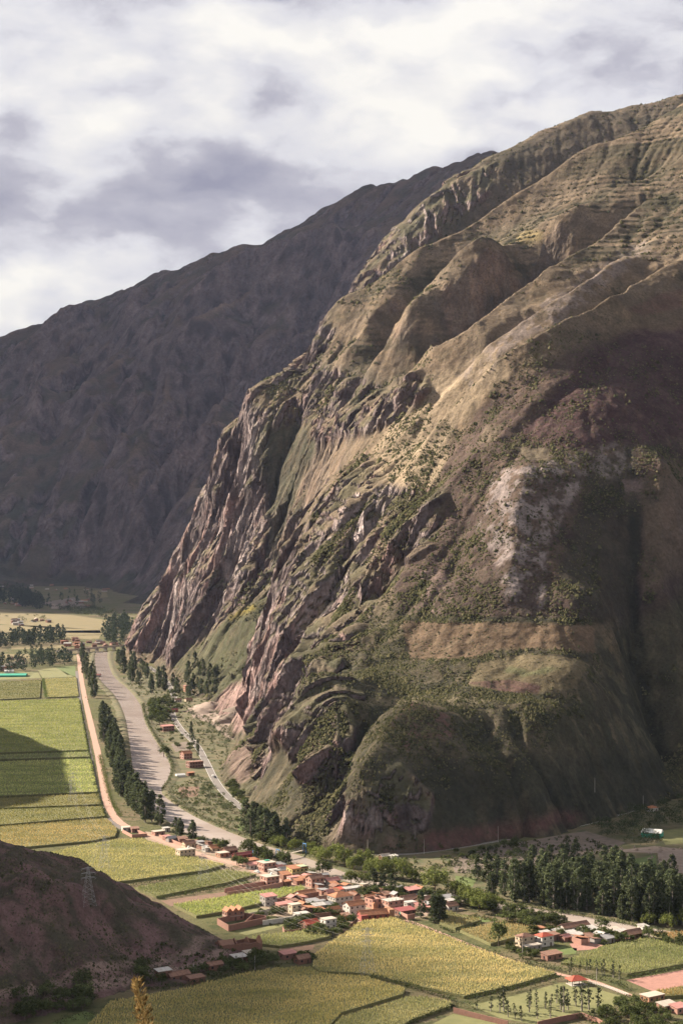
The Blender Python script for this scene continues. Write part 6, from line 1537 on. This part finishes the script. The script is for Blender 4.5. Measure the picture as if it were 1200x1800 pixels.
hedge([(-20, 1235), (60, 1232), (138, 1228)], 4, 2.6, 'thin dark hedge across the far maize')
hedge([(-20, 1341), (80, 1339), (160, 1335)], 3.5, 2.8, 'upper dark hedge across the shadowed maize')
hedge([(-20, 1329), (80, 1326), (156, 1323)], 3.0, 2.2, 'green hedge just above the shadow strip', c1=rgb(.05, .075, .02), c2=rgb(.11, .14, .04))
hedge([(-20, 1457), (60, 1453), (140, 1447), (186, 1441)], 2.5, 2.2, 'dark hedge above the widest left hand maize field')
hedge([(-20, 1406), (60, 1403), (174, 1397)], 2.0, 2.0, 'dark hedge along the lower shadow edge')
hedge([(140, 1235), (148, 1280), (157, 1330), (167, 1378), (178, 1420), (190, 1440)], 3.0, 2.2, 'weedy row between the maize and the railway', lump=.9)
hedge([(176, 1330), (186, 1375), (195, 1408), (212, 1436)], 4, 1.6, 'grassy green verge between dirt road and eucalyptus', c1=rgb(.07, .09, .03), c2=rgb(.17, .19, .07))
hedge([(775, 1632), (800, 1640), (845, 1626)], 2.0, 1.8, 'dark hedge between the two small maize plots')
hedge([(170, 1792), (110, 1800), (100, 1830)], 4, 3, 'shaded thicket at the corner of the bottom maize')
hedge([(250, 1745), (300, 1738), (360, 1730), (400, 1718), (440, 1706)], 3, 2.6, 'shaded hedge along the top of the bottom maize field', lump=.8)
hedge([(1015, 1792), (1050, 1796), (1090, 1790), (1130, 1780), (1160, 1768)], 4, 3.6, 'dark thicket row behind the lower brick wall', lump=.8)
for ln, lb in ((RIV_R[10:17], 'tangled green bank scrub on the far side of the river bend'), (RIV_R[4:10], 'bank scrub below the salmon roofed house'), (RIV_L[11:16], 'bank scrub on the village side of the river'), (RIV_R[17:24], 'bank scrub before the eucalyptus wood')):
    o_ = 3 if 'far' in lb or 'salmon' in lb else -3
    hedge([(u + o_, v - o_ * .3) for u, v in ln], 4, 1.7, lb, lump=.9, dens=20)
tree_line('bush', [(480, 1590), (500, 1586), (520, 1582)], 5, (1.5, 2.5), 'small bush along the brick wall by the maize strip', 'bushes by the brick wall')

scrub([(290, 1400), (330, 1372), (362, 1370), (400, 1405), (440, 1440), (520, 1488), (540, 1505), (440, 1484), (380, 1458), (330, 1436)], 420, (.8, 2.6), 'tangled low scrub on the river flat before the cliff')
scrub([(250, 1236), (300, 1215), (360, 1228), (410, 1290), (395, 1345), (400, 1385), (370, 1340), (340, 1300), (300, 1290), (305, 1330), (285, 1310)], 480, (.9, 2.8), 'low scrub around the houses on the far river bank')
scrub([(205, 1175), (262, 1172), (300, 1190), (380, 1225), (300, 1232), (250, 1230), (225, 1208)], 300, (1.2, 3.4), 'far bank scrub below the road bridge')
scrub([(790, 1505), (900, 1485), (1010, 1468), (1080, 1490), (1000, 1520), (1100, 1545), (1230, 1560), (1230, 1630), (1000, 1600), (800, 1565), (660, 1545), (620, 1515)], 1100, (.8, 2.8), 'dark scrub under and behind the eucalyptus wood')
scrub([(800, 1612), (880, 1608), (1000, 1622), (1010, 1634), (960, 1634), (880, 1622)], 200, (.7, 1.8), 'olive scrub on the bank between maize plots and wood', rgb(.06, .06, .025), rgb(.13, .12, .05))
scrub([(150, 1200), (165, 1225), (175, 1270), (190, 1300), (200, 1340), (212, 1380), (228, 1410), (260, 1445), (290, 1455), (262, 1462), (215, 1430), (190, 1385), (178, 1330), (165, 1280), (150, 1230)], 320, (.6, 1.8), 'weeds between the dirt road and the eucalyptus row', rgb(.06, .075, .025), rgb(.15, .16, .06))
scrub([(230, 1700), (330, 1690), (420, 1670), (500, 1672), (540, 1690), (480, 1704), (380, 1722), (260, 1745)], 260, (.6, 2.0), 'shaded scrub round the farmhouses under the hill')
scrub([(520, 1520), (600, 1545), (720, 1566), (800, 1582), (800, 1596), (700, 1580), (620, 1566), (540, 1540), (430, 1512), (420, 1500)], 260, (.7, 2.2), 'garden growth along the river side of the village')
scrub([(400, 1545), (470, 1545), (560, 1570), (620, 1600), (600, 1620), (500, 1640), (440, 1612), (480, 1590)], 200, (.5, 1.4), 'low garden growth between the village houses')
scrub([(1030, 1770), (1110, 1760), (1260, 1770), (1260, 1830), (1040, 1830)], 260, (.7, 2.2), 'thicket undergrowth at the lower right corner')
scrub([(400, 1090), (480, 1045), (470, 1120), (430, 1190), (380, 1215), (300, 1185), (330, 1150)], 700, (1.5, 3.2), 'dense green shrubs on the slope beside the quarry', rgb(.04, .055, .02), rgb(.10, .11, .045))
# tell small groups apart by their place in the row
_ORD = ['leftmost', 'second from the left', 'third from the left', 'fourth from the left', 'fifth from the left', 'sixth from the left', 'seventh from the left', 'eighth from the left', 'ninth from the left', 'tenth from the left', 'eleventh from the left', 'twelfth from the left', 'thirteenth from the left']
def order_groups():
    by = {}
    for o in C.objects:
        if o.get('label') and o.get('group') and o.parent is None: by.setdefault(o['label'], []).append(o)
    for lab, os_ in by.items():
        if 1 < len(os_) <= 13 and len(lab.split()) <= 12:
            os_.sort(key=lambda o: o.location.x / o.location.y)
            for k, o in enumerate(os_): o['label'] = lab + ', ' + (_ORD[k] if k < len(os_) - 1 else 'rightmost')
order_groups()
# ------------------------------------------------------------------ pylons, poles, wires
def strut(V, Fc, a, b, r): limb(V, Fc, a, b, r, r, 4)
def pylon(u, v, hgt, label, z=None):
    g = G(u, v); zz = ground_z(g[0], g[1])
    if zz > .5: g = ray_grid(u, v, gh, 640, 1000); zz = g[2]
    root = tag(empty('pylon', (g[0], g[1], zz), math.radians(25)), label, 'pylon', 'lattice pylons of the power line')
    V, Fc = [], []
    lv = np.linspace(0, 1, 9); wid = lambda t: 3.0 * (1 - t) ** 1.15 + .35
    for k in range(8):
        t0, t1 = lv[k], lv[k + 1]; a, b = wid(t0), wid(t1)
        c0 = [(sx * a, sy * a, t0 * hgt) for sx, sy in ((-1, -1), (1, -1), (1, 1), (-1, 1))]; c1 = [(sx * b, sy * b, t1 * hgt) for sx, sy in ((-1, -1), (1, -1), (1, 1), (-1, 1))]
        for i in range(4):
            strut(V, Fc, c0[i], c1[i], .042); strut(V, Fc, c0[i], c1[(i + 1) % 4], .024); strut(V, Fc, c0[(i + 1) % 4], c1[i], .024); strut(V, Fc, c1[i], c1[(i + 1) % 4], .024)
    mesh_py('lattice', V, Fc, M['galvanised'], root)
    tips = []
    for t in (.72, .84, .96):
        V, Fc = [], []; z_ = t * hgt
        for s in (-1, 1):
            e = (s * 3.6, 0, z_)
            strut(V, Fc, (0, .35, z_ + .5), e, .06); strut(V, Fc, (0, -.35, z_ + .5), e, .06); strut(V, Fc, (0, 0, z_ - .3), e, .06)
            tips.append((g[0] + s * 3.6 * math.cos(math.radians(25)), g[1] + s * 3.6 * math.sin(math.radians(25)), zz + z_ - 1.0))
            strut(V, Fc, e, (s * 3.6, 0, z_ - 1.0), .05)
        mesh_py('cross_arm', V, Fc, M['galvanised'], root)
    return tips
T1 = pylon(358, 1553, 24, 'lattice pylon on the maize strip near the cream house')
T2 = pylon(645, 1718, 24, 'lattice pylon at the lower edge of the broad maize field')
T3 = pylon(155, 1592, 19, 'lattice pylon on the slope of the dark hill')
T4 = pylon(183, 1530, 22, 'lattice pylon in the maize behind the dark hill')
T5 = pylon(128, 1412, 24, 'faint lattice pylon in the left hand maize below the shadow')
def wire(a, b, sag, label):
    n = 24; pts = []
    for i in range(n + 1):
        t = i / n; p = np.array(a) * (1 - t) + np.array(b) * t; p[2] -= sag * 4 * t * (1 - t); pts.append(p)
    V, Fc = [], []
    for p, q in zip(pts[:-1], pts[1:]): limb(V, Fc, p, q, .02, .02, 3)
    tag(mesh_py('power_line', V, Fc, M['wire_metal']), label, 'cable', 'power cables')
for i in range(6):
    wire(T1[i], T2[i], 9, 'thin cable hung across the village between two pylons')
    wire(T3[i], T4[i], 3, 'thin cable from the hill pylon to the maize pylon behind')
    wire(T4[i], T5[i], 8, 'thin cable hung over the left hand maize')
def pole(u, v, h, label, arm=False):
    g = GP(u, v); r = tag(empty('utility_pole', g), label, 'pole')
    V, Fc = taper([(0, 0, -.3), (0, 0, h)], [.17, .11]); mesh_py('shaft', V, Fc, M['concrete'], r)
    boxp('cross_bar', r, (0, 0, h - .6), (1.8, .12, .14), M['dark_wood'], .4)
    if arm: boxp('lamp_arm', r, (.8, 0, h - .1), (1.7, .1, .1), M['galvanised']); boxp('lamp_head', r, (1.7, 0, h - .15), (.6, .22, .14), M['white_paint'])
for u, v, h_, lb in [(875, 1481, 11, 'pale utility pole beside the main road'), (1045, 1440, 11, 'utility pole where the road enters the upper wood'), (1130, 1424, 11, 'tall pole near the lone orange roofed house'), (745, 1502, 10, 'utility pole below the mountain foot'), (646, 1503, 10, 'utility pole by the road behind the willows'),
                     (918, 1683, 8, 'pole on the lane before the hamlet'), (426, 1697, 7, 'pole beside the bright tin shed'), (340, 1718, 7, 'pole beside the shaded farmhouse'), (448, 1705, 7, 'short pole at the shaded tree'), (1048, 1729, 7, 'pole by the white fence'), (547, 1487, 9, 'slim pole beside the parked vehicles'), (615, 1618, 8, 'pole at the junction by the hall'),
                     (452, 1546, 8, 'first pole along the street wall'), (440, 1556, 8, 'pole at the walled plot'), (472, 1548, 8, 'pole at the slab roofed house')]:
    pole(u, v, h_, lb)

# ------------------------------------------------------------------ footbridge, far road bridge
a = G(488, 1514); b = G(535, 1503)
a[2] = 3.2; b[2] = 3.2
fb = tag(empty('footbridge', (a[0], a[1], 0)), 'narrow suspended footbridge with blue portals over the brown river', 'bridge')
d = b - a; L = np.linalg.norm(d[:2]); an = math.atan2(d[1], d[0])
boxp('deck', fb, (d[0] / 2, d[1] / 2, 3.2), (L, 1.6, .18), M['pale_slab'], an)
for t_ in (0, 1):
    px_, py_ = d[0] * t_, d[1] * t_
    for s in (-1, 1):
        boxp('portal_post', fb, (px_ - math.sin(an) * 1.2 * s, py_ + math.cos(an) * 1.2 * s, 3.6), (.45, .45, 7.2), M['blue_paint'], an)
    boxp('portal_beam', fb, (px_, py_, 7.4), (.5, 3.0, .5), M['blue_paint'], an)
    boxp('anchor_block', fb, (px_ + (1 if t_ else -1) * math.cos(an) * 2, py_ + (1 if t_ else -1) * math.sin(an) * 2, 1.5), (3.2, 2.6, 3.1), M['concrete'], an)
for s in (-1, 1):
    V, Fc = [], []; prev = None
    for i in range(17):
        t_ = i / 16; p = (d[0] * t_ - math.sin(an) * .85 * s, d[1] * t_ + math.cos(an) * .85 * s, 4.3 + 2.9 * (2 * t_ - 1) ** 2)
        if prev: limb(V, Fc, prev, p, .06, .06, 4)
        limb(V, Fc, p, (p[0], p[1], 3.25), .03, .03, 3); prev = p
    mesh_py('suspension_cable', V, Fc, M['galvanised'], fb)
g = G(447, 1509); gate_ = tag(empty('blue_gate', g, an), 'blue arched gate at the village end of the footbridge path', 'gate')
for s in (-1, 1): boxp('post', gate_, (0, 1.2 * s, 2.4), (.45, .45, 4.8), M['blue_paint'])
boxp('beam', gate_, (0, 0, 4.9), (.5, 3.0, .5), M['blue_paint'])
A = G(100, 1152); B = G(222, 1141)
br_ = tag(empty('road_bridge', (A[0], A[1], 0)), 'long concrete road bridge crossing the far bend of the river', 'bridge')
d = B - A; L = np.linalg.norm(d[:2]); an = math.atan2(d[1], d[0])
boxp('deck', br_, (d[0] / 2, d[1] / 2, 6.2), (L, 9, 1.2), M['concrete'], an)
for s in (-1, 1): boxp('parapet', br_, (d[0] / 2 - math.sin(an) * 4.3 * s, d[1] / 2 + math.cos(an) * 4.3 * s, 7.3), (L, .3, 1.0), M['pale_slab'], an)
for k in range(8):
    t_ = (k + .5) / 8; boxp('pier', br_, (d[0] * t_, d[1] * t_, 2.7), (1.6, 7.5, 5.8), M['concrete'], an)

# ------------------------------------------------------------------ vehicles
def car(u, v, rz, paint, label, L=4.4, W=1.8, Hh=1.5, van=False):
    g = G(u, v); r = tag(empty('parked_car', (g[0], g[1], .14), rz), label, 'van' if van else 'car')
    hb = .9 if not van else 1.05
    pr = [(-L / 2, .35), (L / 2, .35), (L / 2, hb * .85), (L * .32, hb), (L * .18, Hh), (-L * .3, Hh), (-L * .42, hb), (-L / 2, hb * .92)] if not van else [(-L / 2, .35), (L / 2, .35), (L / 2, hb), (L * .36, Hh), (-L / 2, Hh)]
    n = len(pr); V = [(x, -W / 2, z) for x, z in pr] + [(x, W / 2, z) for x, z in pr]
    mesh_py('body', V, [tuple(range(n)), tuple(range(2 * n - 1, n - 1, -1))] + [((i + 1) % n, i, n + i, n + (i + 1) % n) for i in range(n)], M[paint], r)
    for s in (-1, 1):
        boxp('window', r, (-L * .05, s * (W / 2), (hb + Hh) / 2), (L * .42, .05, (Hh - hb) * .62), M['glass_dark'])
        for x in (-L * .3, L * .3):
            V, Fc = [], []; limb(V, Fc, (x, s * (W / 2 - .2), .33), (x, s * (W / 2 + .03), .33), .33, .33, 12)
            Fc += [tuple(range(12)), tuple(range(23, 11, -1))]; mesh_py('wheel', V, Fc, M['glass_dark'], r)
ang = math.atan2(*(ROAD[92] - ROAD[90])[::-1]); 
def road_ang(u, v):
    g = G(u, v); i = int(np.argmin(((ROAD - g[:2]) ** 2).sum(1))); i = min(max(i, 1), len(ROAD) - 2); t = ROAD[i + 1] - ROAD[i - 1]; return math.atan2(t[1], t[0])
car(543, 1487.5, road_ang(543, 1487), 'white_paint', 'white car behind the white van on the road below the cliff')
car(552, 1489.5, road_ang(552, 1489), 'white_paint', 'white van parked on the road below the cliff', 5.2, 2.0, 2.2, True)
car(374, 1366, road_ang(374, 1366), 'white_paint', 'small pale car on the road beside the unfinished block')
car(378, 1368, road_ang(378, 1368) + .1, 'glass_dark', 'small dark car next to the pale one on the road')
car(916, 1467, .2, 'white_paint', 'white car parked left of its pair at the red road cutting')
car(932, 1464, .2, 'white_paint', 'white van parked at the red road cutting', 5.0, 2.0, 2.1, True)
car(452, 1535, -.9, 'white_paint', 'white car parked on the village street')

# ---- quarry heaps and boulders
def heap(u, v, r, h, m, label, name='gravel_heap', sq=1.0, seed=0):
    g = GP(u, v); n = 22; V = [(0, 0, h)]; Fc = []
    rs = np.random.default_rng(int(u * 7 + v)); 
    for k in range(1, 7):
        for i in range(n):
            a = 6.283 * i / n; q = k / 6; w = 1 + .16 * math.sin(3 * a + u) + .1 * rs.normal()
            V.append((math.cos(a) * r * q * w, math.sin(a) * r * q * w * sq, h * (1 - q) ** .9 - (.4 if k == 6 else 0) + .05 * h * rs.normal() * (q < .95)))
    for i in range(n): Fc.append((0, 1 + i, 1 + (i + 1) % n))
    for k in range(5):
        for i in range(n):
            j = (i + 1) % n; Fc.append((1 + k * n + i, 1 + (k + 1) * n + i, 1 + (k + 1) * n + j, 1 + k * n + j))
    o = mesh_py(name, V, Fc, M[m], smooth=True); o.location = g; tag(o, label, 'gravel heap' if 'heap' in name else 'boulder')
heap(391, 1270, 15, 9, 'pale_gravel', 'grey cone of gravel nearest the quarry hut')
heap(412, 1284, 14, 8, 'gravel', 'second gravel cone below the quarry face')
heap(372, 1246, 26, 9, 'pale_gravel', 'long pinkish spoil heap at the top of the quarry')
heap(425, 1268, 18, 8, 'gravel', 'dark gravel cone under the quarry cliff')
heap(352, 1252, 20, 5, 'pale_gravel', 'low spoil heap by the bend of the road')
heap(152, 1181, 6, 2.2, 'gravel', 'rock island in the far river reach', 'boulder')
rb_ = random.Random(9)
for k in range(26):
    u, v = rb_.uniform(1090, 1210), rb_.uniform(1490, 1540)
    heap(u, v, rb_.uniform(.8, 2.4), rb_.uniform(.7, 1.8), 'pale_gravel', 'pale boulder strewn on the stony bank at the right edge', 'boulder')
    C.objects[-1]['group'] = 'boulders on the stony bank'

# ---- shrubs dotted over the hillsides (uncountable)
def hill_shrubs(name, g, n, region, size, seed, label, sparse=0.0, terraces=False):
    rng = np.random.default_rng(seed)
    u = rng.uniform(region[0], region[2], n * 3); Yy = np.exp(rng.uniform(math.log(region[1]), math.log(region[3]), n * 3))
    X = (u - 600) / F * Yy; Z = g.sample(X, Yy); sl = g.sample(X, Yy, g.sl); cv = g.sample(X, Yy, g.cv)
    p = (sparse + (1 - sparse) * sstep(-.3, .45, fbm(X / 55, Yy / 55, 4, 601) + .06 * cv)) * (sl < 1.4) * (Z > 2)
    if terraces:
        fr = terr_phase(X, Yy, Z) % 1.0; p = p * (.08 + .92 * ((fr > .6) & (fr < .97)))
    qu, qv = pix(X, Yy, Z)
    for pl_, kk in (([(705, 1094), (1045, 1100), (1045, 1148), (960, 1138), (880, 1140), (830, 1156), (720, 1158)], .04), ([(840, 1167), (920, 1152), (1000, 1152), (1035, 1170), (1010, 1210), (940, 1222), (880, 1215), (820, 1205)], .05), ([(870, 830), (970, 808), (1020, 850), (960, 980), (955, 1078), (895, 1078), (842, 920)], .35),
                    ([(905, 785), (965, 787), (965, 810), (925, 808)], 0.), ([(1092, 842), (1128, 843), (1130, 862), (1098, 864)], 0.), ([(1000, 600), (1330, 500), (1330, 780), (1000, 790), (880, 760)], .35)):
        p = p * np.where(inpoly(qu, qv, pl_) & (Yy < 2000), kk, 1.0)
    k = rng.random(len(X)) < p; X, Yy, Z = X[k][:n], Yy[k][:n], Z[k][:n]; m = len(X)
    base = np.array([(1, 0, 0), (0, 1, 0), (-1, 0, 0), (0, -1, 0), (.1, .05, 1.0)]); fc = [(0, 1, 4), (1, 2, 4), (2, 3, 4), (3, 0, 4)]
    s = rng.uniform(*size, m) * (.6 + .4 * Yy / 1400) * np.where(rng.random(m) < .10, 1.9, 1)
    a = rng.uniform(0, 6.283, m); ca, sa = np.cos(a)[:, None], np.sin(a)[:, None]
    B = base[None] * rng.uniform(.55, 1.25, (m, 5, 3))
    B = np.stack([B[..., 0] * ca - B[..., 1] * sa, B[..., 0] * sa + B[..., 1] * ca, B[..., 2]], -1)
    V = B * s[:, None, None] * np.array([.7, .7, .85]) + np.stack([X, Yy, Z - .2 * s], -1)[:, None]
    Fc = (np.array(fc)[None] + (np.arange(m) * 5)[:, None, None]).reshape(-1, 3)
    c = lerp(rgb(.036, .040, .020) * np.ones((m, 3)), rgb(.11, .10, .055), rng.random(m) ** 1.4)
    tag(mesh_np(name, V.reshape(-1, 3), Fc, LEAF, False, np.repeat(c, 5, 0)), label, 'shrubs', kind='stuff')
hill_shrubs('hillside_shrubs', gn, 70000, (440, 1110, 1300, 1800), (.6, 1.9), 31, 'dark shrubs dotted over the near mountain face', .25)
hill_shrubs('cliff_shrubs', gn, 22000, (240, 1500, 760, 2900), (.9, 2.4), 35, 'dark shrubs on the ledges of the river cliffs', .15)
hill_shrubs('terrace_shrubs', gn, 26000, (560, 2000, 1300, 3500), (.9, 2.2), 37, 'lines of shrubs along the terraces of the upper slopes', .2, True)
hill_shrubs('dry_hill_shrubs', gh, 9000, (-30, 700, 460, 900), (.35, 1.2), 33, 'dark shrubs dotted over the foreground hill', .2)

# ------------------------------------------------------------------ grass plume close to the camera
def plume():
    rng = np.random.default_rng(77); base = P3(252, 1880, 2.30); root = tag(empty('grass_plume', (base[0], base[1], H - 1.62)), 'dry golden seed head of tall grass rising at the bottom edge', 'grass plume')
    px = 2.30 / F
    V, Fc = [], []
    ax = [np.array([(252 - 252) * px, 0, (1.62 - (1880 - HZ) * px)])]
    pts = []
    for v, u in ((2600, 262), (2200, 258), (1900, 256), (1800, 254), (1760, 248), (1735, 241), (1722, 239)):
        pts.append(np.array([(u - 252) * px, 0, 1.62 - (v - HZ) * px]))
    pts[0][2] = -.05
    for p, q in zip(pts[:-1], pts[1:]): limb(V, Fc, p, q, .0022, .0016, 6)
    mesh_py('stalk', V, Fc, M['straw'], root)
    V, Fc, cols = [], [], []
    for k in range(1500):
        t = rng.random(); v = 1722 + t ** .85 * 240; u = np.interp(v, [1722, 1735, 1760, 1800, 1960], [239, 241, 248, 254, 256])
        wd = np.interp(v, [1722, 1740, 1770, 1800, 1960], [5, 10, 15, 18, 17]) * px
        a = rng.uniform(0, 6.283); c = np.array([(u - 252) * px, 0, 1.62 - (v - HZ) * px])
        dr = np.array([math.cos(a), math.sin(a), 0]); s = rng.uniform(.25, 1.0); c = c + dr * wd * s * .8
        tip = dr * rng.uniform(.3, .8) + np.array([0, 0, rng.uniform(.3, 1.1)]); tip /= np.linalg.norm(tip)
        L = rng.uniform(5, 12) * px * (1.5 if rng.random() < .12 else 1); W = rng.uniform(.8, 1.8) * px
        sd = np.cross(tip, rng.normal(0, 1, 3)); sd /= np.linalg.norm(sd); o = len(V)
        V += [c, c + tip * L * .45 + sd * W, c + tip * L, c + tip * L * .45 - sd * W]; Fc.append((o, o + 1, o + 2, o + 3))
        cc = lerp(rgb(.06, .035, .014), rgb(.33, .23, .10), np.array(rng.random() ** 1.3)); cols += [cc] * 4
    mesh_np('seed_head', np.array(V), np.array(Fc), LEAF, False, np.array(cols), root)
mat('straw', (0.45, 0.32, 0.13), 0.8, 0.2, 30.0)
plume()
# the slope the photographer stands on, below the frame
n = 30; gx_, gy_ = np.meshgrid(np.linspace(-30, 30, n), np.linspace(-12, 40, n))
gz_ = H - 1.62 - np.maximum(0, gy_ - .4) * .62 + .15 * fbm(gx_ / 3, gy_ / 3, 3, 9) * sstep(3, 8, np.abs(gy_) + np.abs(gx_))
ko = mesh_np('viewpoint_slope', np.stack([gx_, gy_, gz_], -1).reshape(-1, 3), quads(n, n), M['scrub_earth'], True); tag(ko, kind='structure')
# ------------------------------------------------------------------ unseen clouds added on the sunny side to shade the ground, and the air
def shade_cloud(name, target, alt, rx, ry, seed, label):
    """unseen cumulus added between the sun and ground point target, to shade it"""
    tv = (alt - target[2]) / SUN[2]
    c = np.array(target) + SUN * tv
    n = 46
    th = np.linspace(0, 2 * math.pi, n * 2, endpoint=False); ph = np.linspace(0.02, math.pi - 0.02, n)
    T, Pp = np.meshgrid(th, ph)
    d = np.stack([np.sin(Pp) * np.cos(T), np.sin(Pp) * np.sin(T), np.cos(Pp)], -1)
    bl = 1 + 0.42 * vnoise3(d[..., 0] * 2 + seed, d[..., 1] * 2, d[..., 2] * 2 + seed, seed) + 0.22 * vnoise3(d[..., 0] * 5, d[..., 1] * 5 + seed, d[..., 2] * 5, seed + 3) + 0.12 * vnoise3(d[..., 0] * 11, d[..., 1] * 11, d[..., 2] * 11, seed + 5)
    hz = np.where(d[..., 2] > 0, 1.0, 0.35)
    V = np.stack([c[0] + d[..., 0] * rx * bl, c[1] + d[..., 1] * ry * bl, c[2] + d[..., 2] * min(420, 0.35 * min(rx, ry)) * hz * bl], -1).reshape(-1, 3)
    i = np.arange(n * n * 2).reshape(n, n * 2); j = np.roll(i, -1, 1)
    Fq = np.stack([i[:-1], i[1:], j[1:], j[:-1]], -1).reshape(-1, 4)
    o = mesh_np(name, V, Fq, SHADE_CLOUDM, True)
    tag(o, label, 'shade_cloud', kind='stuff')
SHADE_CLOUDM = pbr('shade_cloud_white', (0.9, 0.9, 0.9), 1.0, 0.05, 0.002)
for a in [((-900, 7000, 700), 3900, 2600, 2700, 1, 'broad grey cloud added out of view to shade the far mountain'),
          ((620, 6600, 900), 4100, 1500, 1500, 2, 'smaller cloud added out of view beside the broad one to shade the far mountain'),
          ((380, 1110, 5), 3300, 215, 95, 3, 'small low cloud added out of view to shade the foot of the near mountain'),
          ((-140, 835, 22), 3000, 125, 80, 6, 'little cloud added out of view to shade the foreground hill')]:
    shade_cloud('shade_cloud', *a)

hz = bpy.data.materials.new('valley_air'); hz.use_nodes = True
t = NT(hz.node_tree)
pv_ = t.n('ShaderNodeVolumePrincipled', {'Color': (0.50, 0.62, 1.0, 1), 'Density': 0.0000065, 'Anisotropy': 0.2})
o_ = t.n('ShaderNodeOutputMaterial'); t.t.links.new(pv_.outputs[0], o_.inputs['Volume'])
x0, x1, y0, y1, z0, z1 = -4200, 3600, -60, 12000, -16, 2350
bv = [(x, y, z) for z in (z0, z1) for y in (y0, y1) for x in (x0, x1)]
hb = mesh_np('haze', bv, [(0, 2, 3, 1), (4, 5, 7, 6), (0, 1, 5, 4), (2, 6, 7, 3), (0, 4, 6, 2), (1, 3, 7, 5)], hz, False)
tag(hb, kind='stuff')
